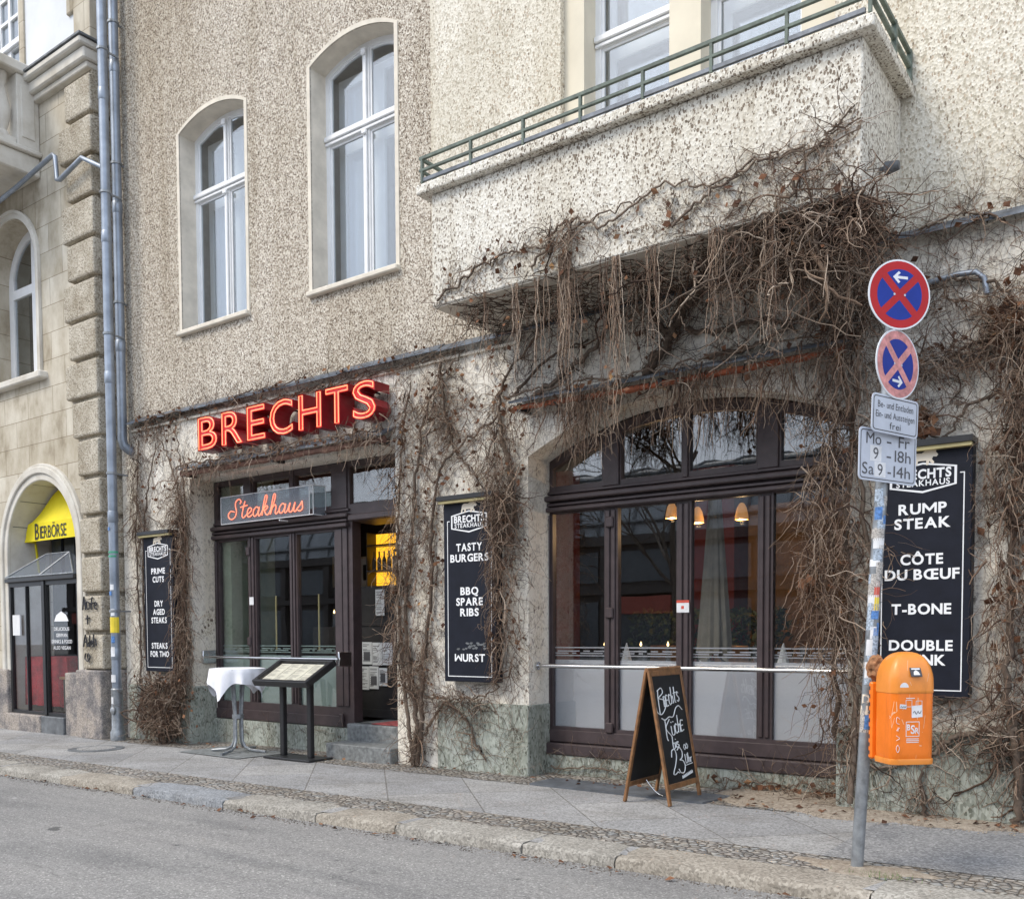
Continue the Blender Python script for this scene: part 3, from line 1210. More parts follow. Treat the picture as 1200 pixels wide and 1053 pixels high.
ft.build('inner_handle', 'brass_strip', SFL, True)
nb = MB()
nb.poly(rect(-10.86, -10.77, 1.93, 2.04), FY - .024)
nb.build('door_sticker', 'sticker_white', SFL)

# vestibule behind the doorway: dark panel with taped notices
dl = MB()
dl.box(-9.75, 1.0, .38, -8.25, 1.05, 2.16, .006)
dl.box(-9.75, .985, .385, -8.25, .999, .50, .004)
dl.box(-9.75, .985, 1.62, -8.25, .999, 1.66, .004)
DL = dl.build('door', 'dark_wall', HOUSE)
jb = MB()
jb.box(-8.885, FY + .071, .376, -8.825, FY + .16, 2.95, .004)
jb.box(-8.885, FY + .071, 2.951, -7.65, .9, 3.0, .004)
jb.box(-7.70, FY + .072, .376, -7.655, 1.6, 2.949, .004)
jb.build('door_jamb', 'dark_brown_paint', HOUSE)
nots = [(-9.44, -9.26, 1.10, 1.40), (-9.25, -9.07, 1.105, 1.405), (-9.06, -8.88, 1.095, 1.40), (-8.87, -8.69, 1.10, 1.40),
        (-9.31, -9.13, .76, 1.075), (-9.12, -8.95, .775, 1.08), (-8.94, -8.79, .82, 1.06), (-8.99, -8.83, 1.76, 2.11)]
for i, (a, c, z0, z1) in enumerate(nots):
    p = MB()
    p.box(a, .978, z0, c, .983, z1)
    P_ = p.build('notice', 'paper', DL)
    t = MB()
    rr = random.Random(20 + i)
    z = z1 - .03
    while z > z0 + .03:
        if rr.random() < .8:
            t.poly(rect(a + .015, a + .02 + (c - a - .04) * rr.uniform(.4, 1), z - .007, z), .9765)
        z -= rr.choice((.014, .014, .022, .03))
    if i in (1, 5, 6):
        t.poly(rect(a + .03, c - .03, z0 + .05, z0 + .17), .9760)
    t.build('print', 'ink', P_)
mt = MB()
mt.box(-8.45, .33, .377, -7.75, .95, .39, .004)
mt.build('door_mat', 'red_mat', HOUSE)

# arched window front
fr = MB()
FO = arched(-5.84, -2.40, .201, 3.33, .42, 18)
lowR = [(-5.74, -5.09), (-4.93, -4.26), (-4.10, -3.42), (-3.27, -2.52)]
uppR = [(-5.74, -5.12), (-4.89, -4.21), (-4.12, -3.44), (-3.20, -2.52)]


def arch_front(dx, HO):
    def sh(h):
        return [(x + dx, z) for x, z in h]
    fr = MB()
    hs_ = [sh(rect(a, c, .50, 2.80)) for a, c in lowR]
    for a, c in uppR:
        top = [(c + (a - c) * i / 8, arch_z(c + (a - c) * i / 8, -5.84, -2.40, 3.33, .42) - .10) for i in range(9)]
        hs_.append(sh([(a, 3.09), (c, 3.09)] + top))
    fr.plate(sh(FO), hs_, FY, FY + .07)
    D = dx
    for x0, x1 in ((-5.815, -5.765), (-5.065, -5.02), (-5.00, -4.955), (-4.235, -4.19), (-4.17, -4.125), (-3.395, -3.355), (-3.335, -3.295), (-2.5, -2.45)):
        relief(fr, x0 + D, x1 + D, .52, 2.785, FY)
    relief(fr, -5.82 + D, -2.42 + D, .335, .465, FY, .03)
    fr.box(-5.835 + D, FY - .095, .20, -2.405 + D, FY - .002, .325, .012)
    fr.box(-5.83 + D, FY - .075, 2.815, -2.41 + D, FY - .002, 2.86, .01)
    fr.box(-5.83 + D, FY - .055, 2.875, -2.41 + D, FY - .003, 2.905, .006)
    fr.box(-5.83 + D, FY - .10, 2.925, -2.41 + D, FY - .002, 2.98, .012)
    fr.box(-5.83 + D, FY - .04, 3.0, -2.41 + D, FY - .003, 3.03, .006)
    for x0, x1 in ((-5.10, -4.91), (-4.195, -4.135), (-3.42, -3.22)):
        relief(fr, x0 + D, x1 + D, 3.035, 3.62, FY, .022)
    for x, z in ((-5.01, 2.66), (-5.01, 1.72), (-5.01, .52)):
        fr.box(x - .045 + D, FY - .052, z - .055, x + .045 + D, FY - .0225, z + .055, .01)
    f = fr.build('arched_front', 'dark_brown_paint', HOUSE)
    pane_mesh('pane', 'window_glass', hs_, FY + .035, f)
    fm = MB()
    for a, c in lowR:
        fm.poly(rect(a + D, c + D, .50, 1.225), FY + .05)
        bands(fm, a + D, c + D, FY + .05)
    fm.build('frosted_film', 'frosted_film', f)
    hr = MB()
    hr.cyl((-5.775 + D, .15, 1.165), (-2.46 + D, .15, 1.165), .021, 12)
    for x in (-5.768, -2.462):
        hr.cyl((x - .012 + D, .15, 1.165), (x + .012 + D, .15, 1.165), .045, 14)
    hr.build('handrail', 'steel', f, True)
    return f


SFR = arch_front(0, RO)
tag(SFR, 'dark brown timber window front under a shallow arch')
arch_front(4.70, TO)
st = MB()
st.poly(rect(-4.245, -4.11, 1.71, 1.83), FY - .0235)
st.build('door_sticker', 'sticker_white', SFR)
st = MB()
st.poly(rect(-4.245, -4.11, 1.805, 1.832), FY - .0242)
st.poly(rect(-4.195, -4.165, 1.745, 1.775), FY - .0242)
st.build('sticker_print', 'sticker_red', SFR)

# dining room behind both fronts
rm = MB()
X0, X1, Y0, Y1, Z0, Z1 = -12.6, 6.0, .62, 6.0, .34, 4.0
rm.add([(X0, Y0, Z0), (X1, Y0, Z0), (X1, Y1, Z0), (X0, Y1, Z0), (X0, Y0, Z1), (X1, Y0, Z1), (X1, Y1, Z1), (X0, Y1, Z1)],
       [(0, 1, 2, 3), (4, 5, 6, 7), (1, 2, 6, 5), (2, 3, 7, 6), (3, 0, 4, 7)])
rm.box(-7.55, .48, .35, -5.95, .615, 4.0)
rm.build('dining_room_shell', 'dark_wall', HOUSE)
rm = MB()
rm.box(-12.6, .50, .345, -11.42, 1.3, 3.9)
rm.build('green_wall', 'dark_green_wall', HOUSE)
rm = MB()
rm.box(-6.1, 4.6, .345, -5.45, 5.2, 3.9)
rm.box(-7.9, 3.6, .346, -7.6, 3.9, 3.9)
rm.build('red_column', 'red_wall', HOUSE)
rm = MB()
rm.box(-4.95, 3.9, .347, -3.4, 4.1, 3.2)
rm.build('amber_wall', 'amber_wall', HOUSE)


# ------------------------------------------------------------------ sandstone neighbour house
NB = empty('sandstone_house', (-17, 0, 0), 'sandstone corner house with rusticated quoins and a round arched bar entrance', 'building')
NY = -.27
AX, AR, ASZ = -15.25, 1.09, 2.86              # arch centre, inner radius, springing height
ADOOR = [(AX - AR, -.3), (AX + AR, -.3)] + [(AX + AR * cos(pi * i / 22), ASZ + AR * 1.08 * sin(pi * i / 22)) for i in range(23)]
AWIN = [(-16.9, 5.72), (-15.22, 5.72)] + [(-16.06 + .84 * cos(pi * i / 16), 7.5 + .84 * sin(pi * i / 16)) for i in range(17)]
b = MB()
b.plate(rect(-40, -13.50, -.4, 9.86), [ADOOR, AWIN], NY, .45)
tag(b.build('ashlar_wall', 'sandstone_ashlar', NB), 'yellowish sandstone ashlar wall')
b = MB()
b.plate(rect(-40, -13.62, 9.86, 15.5), [rect(-16.9, -15.62, 10.0, 13.0)], NY + .05, .42)
b.build('plaster_wall', 'pale_plaster', NB)
b = MB()
b.box(-13.95, NY - .0, 10.27, -13.50, .2, 15.5, .01)
for z in (10.9, 12.3):
    b.box(-14.15, NY + .004, z, -13.951, .1, z + .62, .01)
b.plate(rect(-17.05, -15.47, 9.9, 13.15), [rect(-16.9, -15.62, 10.0, 13.0)], NY + .02, NY + .06)
b.build('stone_strip', 'sandstone_ashlar', NB)
b = MB()
b.box(-40, NY - .10, 9.86, -13.44, .1, 9.95, .012)
b.box(-40, NY - .17, 9.951, -13.40, .1, 10.12, .02)
b.box(-40, NY - .25, 10.121, -13.36, .1, 10.22, .02)
b.build('cornice', 'smooth_limestone', NB)
b = MB()
b.box(-40, NY - .27, 10.221, -13.33, .1, 10.25)
b.build('cornice_flashing', 'dark_steel_plate', NB)
b = MB()
rr = random.Random(9)
b.box(-14.02, NY - .012, .9, -13.43, .2, 9.86)
for k in range(15):
    z = 1.0 + .588 * k
    L_ = (-14.26 if k % 2 else -14.10) if k > 5 else -13.93
    b.box(L_ + rr.uniform(-.03, .03), NY - .10 + rr.uniform(-.012, .01), z, -13.365 + rr.uniform(-.006, .006), .2, z + .525, .032, 2)
b.build('quoin', 'quoin_stone', NB)
b = MB()
b.box(-14.06, NY - .16, -.4, -13.36, .2, .985, .025, 2)
b.box(-14.50, NY - .10, -.4, -14.07, .44, .93, .025, 2)
b.box(-40, NY - .10, -.4, -16.36, .44, .95, .025, 2)
b.build('plinth', 'granite_plinth', NB)
# archivolt
b = MB()
for r0, r1, d in ((AR - .002, AR + .11, .05), (AR + .10, AR + .20, .085), (AR + .19, AR + .25, .06)):
    pts = []
    for i in range(29):
        a = pi * i / 28
        pts.append((a, r0, r1))
    vs, fs = [], []
    sec = [(r0, NY - .001), (r0, NY - d + .01), (r0 + .012, NY - d), (r1 - .012, NY - d), (r1, NY - d + .01), (r1, NY - .001)]
    path = [(1, 0, .93)] + [(cos(pi * i / 28), sin(pi * i / 28), None) for i in range(29)] + [(-1, 0, .93)]
    for cx_, sz_, zz in path:
        for r, y in sec:
            vs.append((AX + r * cx_, y, zz if zz is not None else ASZ + r * 1.06 * sz_))
    n = len(sec)
    for i in range(len(path) - 1):
        for k in range(n - 1):
            fs.append((i * n + k, i * n + k + 1, (i + 1) * n + k + 1, (i + 1) * n + k))
    b.add(vs, fs)
b.build('door_arch', 'smooth_limestone', NB, True)
# arch reveal (smooth stone with joints)
b = MB()
o = [(p[0] * 1.0, p[1]) for p in ADOOR]
o = [(AX + (x - AX) * .997, z if z < ASZ else ASZ + (z - ASZ) * .997) for x, z in o][1:] + [(AX - AR * .997, -.3)]
n = len(o)
b.add([(x, NY + .004, z) for x, z in o] + [(x, .40, z) for x, z in o], [(i, i + 1, n + i + 1, n + i) for i in range(n - 1)])
b.build('arch_reveal', 'smooth_limestone', NB, True)
b = MB()
for i in range(1, 22, 3):
    a = pi * i / 22
    c1, s1 = cos(a), sin(a)
    t = .006
    q = []
    for da in (-t, t):
        q += [(AX + AR * .994 * cos(a + da), NY + .01, ASZ + AR * 1.074 * sin(a + da)), (AX + AR * .994 * cos(a + da), .39, ASZ + AR * 1.074 * sin(a + da))]
    b.add(q, [(0, 1, 3, 2)])
b.build('stone_joint', 'dark_steel_plate', NB)
# arched window of the first floor with carved surround
b = MB()
for r0, r1, d in ((.845, .93, .03), (.92, .97, .05)):
    sec = [(r0, NY - .001), (r0, NY - d), (r1, NY - d), (r1, NY - .001)]
    vs, fs = [], []
    path = [(1, 0, 5.73)] + [(cos(pi * i / 24), sin(pi * i / 24), None) for i in range(25)] + [(-1, 0, 5.73)]
    for cx_, sz_, zz in path:
        for r, y in sec:
            vs.append((-16.06 + r * cx_, y, zz if zz else 7.5 + r * sz_))
    for i in range(len(path) - 1):
        for k in range(3):
            fs.append((i * 4 + k, i * 4 + k + 1, (i + 1) * 4 + k + 1, (i + 1) * 4 + k))
    b.add(vs, fs)
b.box(-17.4, NY - .14, 5.60, -14.95, NY + .1, 5.715, .02)
b.build('window_arch', 'smooth_limestone', NB)
b = MB()
gl = [rect(-16.75, -16.12, 5.85, 7.3), rect(-16.0, -15.37, 5.85, 7.3), [(-16.0, 7.45), (-15.40, 7.45)] + [(-16.06 + .70 * cos(pi * i / 16), 7.5 + .70 * sin(pi * i / 16)) for i in range(1, 8)] + [(-16.0, 8.18)], [(-16.72, 7.45), (-16.12, 7.45), (-16.12, 8.18)] + [(-16.06 + .70 * cos(pi * i / 16), 7.5 + .70 * sin(pi * i / 16)) for i in range(9, 16)]]
b.plate(AWIN, gl, NY + .38, NY + .44)
f = b.build('window', 'white_paint', NB)
pane_mesh('pane', 'upper_glass', gl, NY + .41, f)
b = MB()
gl = []
for i in range(2):
    for j in range(4):
        gl.append(rect(-16.8 + .60 * i, -16.27 + .60 * i, 11.35 + .38 * j, 11.68 + .38 * j))
gl2 = []
for q in gl:
    gl2 += [rect(q[0][0], q[0][0] + .25, q[0][1], q[2][1]), rect(q[0][0] + .28, q[1][0], q[0][1], q[2][1])]
gl2 += [rect(-16.8, -16.30, 10.1, 11.18), rect(-16.2, -15.70, 10.1, 11.18)]
b.plate(rect(-16.9, -15.62, 10.0, 13.0), gl2, NY + .18, NY + .24)
b.box(-16.88, NY + .13, 11.2, -15.64, NY + .178, 11.29, .01)
f = b.build('window', 'white_paint', NB)
pane_mesh('pane', 'upper_glass', gl2, NY + .21, f)
b = MB()
for z0, z1, x0, x1 in ((5.5, 8.8, -17.5, -14.8), (9.8, 13.4, -17.5, -15.2), (-.3, 4.4, -18, -13.9)):
    y0, y1 = .46, 3.0
    b.add([(x0, y0, z0), (x1, y0, z0), (x1, y1, z0), (x0, y1, z0), (x0, y0, z1), (x1, y0, z1), (x1, y1, z1), (x0, y1, z1)],
          [(0, 1, 2, 3), (4, 5, 6, 7), (1, 2, 6, 5), (2, 3, 7, 6), (3, 0, 4, 7)])
b.build('room_shell', 'dark_wall', NB)
# stone balcony seen from its right end
b = MB()
b.box(-19.0, -1.75, 8.72, -15.0, NY - .002, 9.02, .02)
b.box(-19.05, -1.82, 9.021, -14.93, NY - .003, 9.09, .015)
b.box(-15.38, -.62, 9.091, -15.0, NY - .004, 10.20, .012)
b.box(-15.34, -1.78, 9.091, -14.98, -1.42, 10.20, .012)
b.box(-19.0, -1.70, 9.092, -15.345, -1.46, 9.20, .01)
b.box(-15.32, -1.419, 9.092, -15.04, -.621, 9.22, .01)
b.box(-19.05, -1.82, 10.201, -14.94, -1.40, 10.36, .02)
b.box(-15.42, -1.399, 10.202, -14.94, NY - .005, 10.36, .02)
b.box(-15.03, -.56, 9.25, -14.985, NY - .08, 10.08, .01)
BN = b.build('balcony', 'smooth_limestone', NB)
tag(BN, 'grey stone balcony with turned balusters')
for y in (-.76, -1.02, -1.28):
    q = MB()
    q.lathe([(.085, 0), (.085, .06), (.06, .10), (.11, .30), (.12, .42), (.075, .66), (.05, .78), (.07, .84), (.085, .90), (.085, .975)], (-15.18, y, 9.222), 14)
    q.build('baluster', 'smooth_limestone', BN, True)
for i in range(5):
    q = MB()
    q.lathe([(.085, 0), (.085, .06), (.06, .10), (.11, .30), (.12, .42), (.075, .66), (.05, .78), (.07, .84), (.085, .90), (.085, .985)], (-15.65 - .28 * i, -1.58, 9.205), 12)
    q.build('baluster', 'smooth_limestone', BN, True)
# glazed bar entrance under the arch
PY = -.31
b = MB()
PX = (-16.33, -15.20, -14.175)
pg = [rect(-16.28, -15.79, .27, 2.33), rect(-15.765, -15.26, .27, 2.33), rect(-15.12, -14.20, .27, 2.33)]
b.plate(rect(-16.335, -14.165, .22, 2.40), pg, PY, PY + .06)
b.box(-16.36, PY - .06, 2.401, -14.165, PY + .10, 2.47, .01)
b.box(-15.235, PY - .02, .22, -15.145, PY - .001, 2.40, .006)
PR = b.build('glazed_entrance', 'black_metal', NB)
pane_mesh('pane', 'clear_cover', pg, PY + .03, PR)
# hipped glass roof of the porch
ya, za, yb, zb = PY - .05, 2.475, .0, 2.86
cl_, cm_, cr_, rl_, rr_ = (-16.34, ya, za), (-15.22, ya, za), (-14.18, ya, za), (-15.66, yb, zb), (-14.93, yb, zb)
q = MB()
q.add([cl_, cm_, cr_, rr_, rl_, (-16.34, .30, 2.50), (-14.18, .30, 2.50)], [(0, 1, 3, 4), (1, 2, 3), (0, 4, 5), (2, 6, 3)])
q.build('glass_roof', 'acrylic', PR)
q = MB()
for p0, p1 in ((cl_, rl_), (cm_, rr_), (cr_, rr_), (rl_, rr_), (cl_, cr_)):
    q.tube([(p0[0], p0[1], p0[2] + .012), (p1[0], p1[1], p1[2] + .012)], .012, 6)
q.build('roof_bar', 'galvanised', PR)
q = MB()
for i in range(5):
    q.box(-16.1 + .42 * i, .32, 2.5, -15.78 + .42 * i, .36, 3.35)
q.build('upper_light', 'hall_glass', PR)
q = MB()
q.box(-16.36, PY - .10, -.3, -15.22, .40, .215, .015)
q.build('threshold', 'granite_plinth', PR)
q = MB()
q.box(-15.218, PY - .085, -.3, -14.52, .40, .212, .012)
q.build('door_step', 'dark_steel_plate', PR)
q = MB()
q.box(-16.22, PY - .004, 1.52, -15.98, PY + .024, 1.86)
q.build('notice', 'paper', PR)
q = MB()
tx = -14.70
for s_, z, wd in (('DELICIOUS', 1.62, .46), ('GERMAN', 1.52, .34), ('DRINKS & FOOD', 1.42, .62), ('ALSO VEGAN', 1.32, .52)):
    text(q, s_, (tx, PY + .022, z), .055, wd, bold=.01)
q.poly([(tx - .22, 1.74), (tx + .22, 1.74), (tx + .15, 1.84), (tx, 1.90), (tx - .15, 1.84)], PY + .022)
q.build('window_lettering', 'sign_white', PR)

TBL = empty('cloth_covered_table', (-15.6, .35, 0), 'table under a wine red cloth inside the glazed bar entrance', 'table')
q = MB()
for k in range(1):
    n = 40
    top = [(-16.25, -.10), (-14.95, -.10), (-14.95, .42), (-16.25, .42)]
    per = []
    for a, c in zip(top, top[1:] + top[:1]):
        for i in range(12):
            per.append((a[0] + (c[0] - a[0]) * i / 12, a[1] + (c[1] - a[1]) * i / 12))
    m_ = len(per)
    vs, fs = [], []
    for lv, (z, am) in enumerate(((1.16, 0), (1.13, .012), (.8, .03), (.34, .05))):
        for i, (x, y) in enumerate(per):
            w_ = am * sin(i * 1.9) + am * .6 * sin(i * .77 + lv)
            vs.append((x + (w_ if abs(y - .16) < .25 else 0) * .3, y - w_, z))
    for lv in range(3):
        for i in range(m_):
            fs.append((lv * m_ + i, lv * m_ + (i + 1) % m_, (lv + 1) * m_ + (i + 1) % m_, (lv + 1) * m_ + i))
    fs.append(tuple(range(m_)))
    q.add(vs, fs)
q.build('tablecloth', 'wine_red_cloth', TBL, True)
q = MB()
q.box(-15.7, .1, .215, -15.5, .25, 1.15)
q.build('table_foot', 'dark_wood', TBL)
BNC = empty('wooden_bench', (-14.7, .2, .21), 'low dark wooden bench inside the bar entrance beside the red cloth', 'bench')
q = MB()
q.box(-15.05, -.16, .80, -14.2, .18, .845, .006)
q.build('seat', 'oak', BNC)
q = MB()
q.box(-15.0, -.12, .22, -14.93, .14, .80)
q.build('leg', 'dark_wood', BNC)
q = MB()
q.box(-14.3, -.12, .22, -14.23, .14, .80)
q.build('leg', 'dark_wood', BNC)

# yellow canvas awning sign inside the arch
AW = empty('yellow_awning', (AX, .1, 3.05), 'bright yellow canvas awning lettered Bierbörse under the stone arch', 'awning')
q = MB()
ow = [(AX - 1.07, 3.10), (AX + 1.07, 3.10)]
R_ = 1.06
fan = []
for i in range(25):
    a = pi * i / 24
    x = AX + R_ * cos(a)
    z = max(3.10, ASZ + R_ * 1.06 * sin(a))
    fan.append((x, z))
vs, fs = [], []
for x, z in fan:
    vs.append((x, .16, z))                       # back edge along the arch
    t = (x - AX)
    vs.append((AX + t * 1.0, -.035, min(z, 3.40)))
    vs.append((AX + t * 1.0, -.04, 3.10))
for i in range(24):
    fs += [(3 * i, 3 * i + 3, 3 * i + 4, 3 * i + 1), (3 * i + 1, 3 * i + 4, 3 * i + 5, 3 * i + 2)]
q.add(vs, fs)
q.build('canvas', 'yellow_canvas', AW)
q = MB()
text(q, 'B', (AX - .62, -.045, 3.26), .27, .13, bold=.012)
text(q, 'IERBÖRSE', (AX - .10, -.045, 3.24), .205, .84, bold=.006, track=.06)
q.build('lettering', 'dark_letter', AW)
q = MB()
q.tube([(AX - 1.03, .14, 3.09), (AX - 1.05, .2, 2.6)], .022, 6)
q.build('awning_arm', 'yellow_canvas', AW)

# graffiti on the quoins
q = MB()
gy = NY - .138
E_ = [[(0, 0), (.15, .9), (.3, 0)], [(.05, .4), (.26, .4)], [(.62, .5), (.42, .55), (.40, .1), (.60, .08)], [(.74, .5), (.74, .05)], [(.74, .72), (.75, .75)],
      [(1.05, .8), (.92, .8), (.92, 0)], [(.84, .42), (1.06, .45)], [(1.16, .3), (1.38, .34), (1.30, .52), (1.18, .4), (1.22, .08), (1.42, .06)], [(.45, -.35), (.47, -1.0)], [(.28, -.6), (.68, -.55)]]
script(q, E_, (-13.84, gy, 1.90), .28, .22, (1, 0, 0), (0, 0, 1), .013, 4, 2)
E_ = [[(0, 0), (.2, .9), (.36, 0)], [(.05, .35), (.32, .4)], [(.62, .9), (.6, 0), (.45, .2), (.6, .4)], [(.75, .2), (.9, .3), (.8, .5), (.72, .2), (.9, .02)], [(1.0, .95), (1.0, .0)], [(1.15, .6), (1.25, .1)],
      [(.2, -.5), (.1, -.9), (.4, -1.1), (.6, -.8), (.45, -.5), (.35, -.8), (.55, -1.15)]]
script(q, E_, (-13.84, gy, 1.34), .29, .20, (1, 0, 0), (0, 0, 1), .013, 4, 2)
q.build('graffiti', 'graffiti_paint', NB)


# ------------------------------------------------------------------ drainpipes
def drainpipe(label, x, y, z0, z1, stick):
    D_ = empty('drainpipe', (x, y, z0), label, 'drainpipe')
    p = MB()
    p.tube([(x, y, z0 + .02), (x, y, z1)], .068, 18)
    zz = z0 + 1.2
    while zz < z1:
        p.lathe([(.069, 0), (.0745, .01), (.0745, .16), (.069, .17)], (x, y, zz), 18)
        zz += 2.02
    p.build('pipe', 'zinc', D_, True)
    k = MB()
    zz = z0 + 1.9
    while zz < z1:
        k.lathe([(.07, 0), (.082, .004), (.082, .036), (.07, .04)], (x, y, zz), 18)
        k.box(x - .012, y + .06, zz + .008, x + .012, y + .25, zz + .032)
        zz += 2.02
    k.build('pipe_clamp', 'galvanised', D_)
    return D_


D1 = drainpipe('zinc drainpipe with stickers running down to the pavement beside the quoins', -13.03, -.36, g(-13.2), 15, True)
k = MB()
k.lathe([(.075, 0), (.105, .005), (.105, .13), (.085, .17), (.08, .74), (.085, .76), (.074, .78)], (-13.03, -.36, g(-13.2)), 18)
k.build('pipe_shoe', 'galvanised', D1, True)
k = MB()
k.T = Matrix.Translation((-13.0, -.442, .40)) @ Matrix.Rotation(radians(90), 4, 'X')
k.lathe([(.055, 0), (.055, .02), (.04, .03), (.012, .035)], (0, 0, 0), 14)
k.build('inspection_cap', 'galvanised', D1, True)
k = MB()
k.tube([(-13.08, -.38, 8.30), (-13.40, -.50, 8.48), (-14.02, -.50, 8.34), (-14.10, -.50, 8.36), (-14.14, -.50, 8.72), (-14.20, -.50, 8.76), (-15.2, -.55, 8.55), (-17, -.60, 8.30)], .035, 10)
k.build('branch_pipe', 'zinc', D1, True)


def sticker(parent, x, y, r, z0, z1, a0, a1, mat, lean=0.0, name='sticker'):
    q = MB()
    n = 5
    vs = []
    for i in range(n + 1):
        a = a0 + (a1 - a0) * i / n
        vs += [(x + r * cos(a), y + r * sin(a), z0), (x + r * cos(a) , y + r * sin(a), z1)]
    q.add(vs, [(2 * i, 2 * i + 2, 2 * i + 3, 2 * i + 1) for i in range(n)])
    return q.build(name, mat, parent)


rr = random.Random(31)
for z0, z1, mt in ((3.05, 3.10, 'sticker_blue'), (2.66, 2.69, 'sticker_green'), (2.18, 2.26, 'sticker_white'), (2.10, 2.16, 'sticker_blue'), (1.80, 1.90, 'sticker_white'), (1.55, 1.78, 'sticker_yellow'), (1.40, 1.50, 'sticker_blue'),
                   (1.2, 1.34, 'sticker_white'), (.82, .93, 'sticker_white'), (.50, .60, 'sticker_white'), (2.72, 2.75, 'sticker_green')):
    a = -1.25 + rr.uniform(-.4, .4)
    hw = 1.25 if mt in ('sticker_yellow', 'sticker_green') else rr.uniform(.35, .6)
    sticker(D1, -13.03, -.36, .083 if z0 < .8 else .0755, z0, z1, a - hw, a + hw, mt)
D2 = drainpipe('zinc drainpipe that turns into the wall above the left creeper', -13.13, -.12, 4.52, 15, False)
k = MB()
k.tube([(-13.13, -.12, 4.55), (-13.13, -.12, 4.42), (-13.12, -.10, 4.34), (-13.09, -.03, 4.28), (-13.06, .05, 4.26)], .07, 16)
k.build('pipe_elbow', 'zinc', D2, True)


# ------------------------------------------------------------------ black menu boards on the piers
def bull(mb, cx, cz, s, y):
    pts = [(-.50, .10), (-.46, .30), (-.30, .38), (-.05, .36), (.12, .46), (.28, .44), (.36, .55), (.40, .46), (.52, .52), (.47, .38), (.56, .26), (.50, .18), (.38, .20), (.33, .10),
           (.42, -.02), (.38, -.10), (.28, -.02), (.24, .04), (.20, -.12), (.12, -.12), (.12, .06), (-.18, .06), (-.22, -.10), (-.32, -.12), (-.30, .02), (-.40, .06), (-.46, -.10), (-.54, -.10), (-.52, .06)]
    tri = tessellate_polygon([[Vector((x, z, 0)) for x, z in pts]])
    mb.add([(cx + x * s, y, cz + z * s) for x, z in pts], [tuple(t) for t in tri])


def menu_board(cx, label, lines, scratched=None):
    z0, z1, hw = .985, 2.95, .362
    B_ = empty('menu_board', (cx, -.06, z0), label, 'menu board', 'black steakhouse menu boards on the piers')
    p = MB()
    p.box(cx - hw, -.150, z0, cx + hw, -.03, z1, .006)
    p.build('panel', 'sign_navy', B_)
    h = MB()
    h.prism([(cx - hw - .03, -.235), (cx + hw + .01, -.235), (cx + hw + .01, -.02), (cx - hw - .03, -.02)], z1 + .012, z1 + .06)
    h.build('lamp_hood', 'black_metal', B_)
    h = MB()
    h.box(cx - hw - .02, -.215, z1 - .018, cx + hw, -.152, z1 + .010)
    h.build('lamp_strip', 'brass_strip', B_)
    y = -.1525
    bd = MB()
    t = .0085
    xa, xb, za, zb = cx - hw + .055, cx + hw - .055, z0 + .055, 2.745
    bd.poly(rect(xa, xb, za, za + t), y)
    bd.poly(rect(xa, xa + t, za + t, zb - t), y)
    bd.poly(rect(xb - t, xb, za + t, zb - t), y)
    bd.poly(rect(xa, cx - .272, zb - t, zb), y)
    bd.poly(rect(cx + .272, xb, zb - t, zb), y)
    bd.build('border', 'sign_white', B_)
    bg_ = MB()
    o = [(cx - .25, 2.655), (cx, 2.605), (cx + .25, 2.655), (cx + .25, 2.80), (cx, 2.845), (cx - .25, 2.80)]
    i_ = [(cx + (x - cx) * .925, 2.727 + (z - 2.727) * .87) for x, z in o]
    n = 6
    bg_.add([(x, y, z) for x, z in o] + [(x, y, z) for x, z in i_], [(i, (i + 1) % n, n + (i + 1) % n, n + i) for i in range(n)])
    text(bg_, 'BRECHTS', (cx, y - .0006, 2.755), .072, .42, bold=.035, track=.07)
    text(bg_, 'STEAKHAUS', (cx, y - .0006, 2.685), .046, .40, bold=.022, track=.10)
    bg_.build('badge', 'sign_white', B_)
    bb = MB()
    bull(bb, cx, 2.845, .20, y - .002)
    bb.build('bull_emblem', 'sign_cream', B_)
    tx = MB()
    for s_, z, wd in lines:
        text(tx, s_, (cx, y, z), .080, wd, bold=.032, track=.085)
    tx.build('lettering', 'sign_white', B_)
    if scratched:
        sc_ = MB()
        rr = random.Random(2)
        for i in range(26):
            x = cx - .2 + .4 * rr.random()
            z = scratched + rr.uniform(-.035, .035)
            sc_.poly([(x, z), (x + .03, z - .008), (x + .045, z + .01), (x + .01, z + .014)], y - .0003 * (i + 1) / 26)
        sc_.build('scratched_out_line', 'dark_steel_plate', B_)
    return B_


menu_board(-12.24, 'black menu board listing prime cuts and dry aged steaks', [('PRIME', 2.44, .34), ('CUTS', 2.32, .28), ('DRY', 1.97, .21), ('AGED', 1.85, .29), ('STEAKS', 1.73, .38), ('STEAKS', 1.36, .39), ('FOR TWO', 1.24, .46)])
menu_board(-6.46, 'black menu board for burgers and ribs, half overgrown by hanging twigs', [('TASTY', 2.45, .36), ('BURGERS', 2.335, .53), ('BBQ', 1.975, .25), ('SPARE', 1.86, .37), ('RIBS', 1.745, .26), ('WURST', 1.25, .42)], 1.37)
menu_board(-1.84, 'black menu board listing rump steak and T-bone behind the street bin', [('RUMP', 2.485, .36), ('STEAK', 2.37, .42), ('CÔTE', 2.085, .32), ('DU BŒUF', 1.965, .56), ('T-BONE', 1.69, .45), ('DOUBLE', 1.40, .48), ('DRINK', 1.285, .38)])

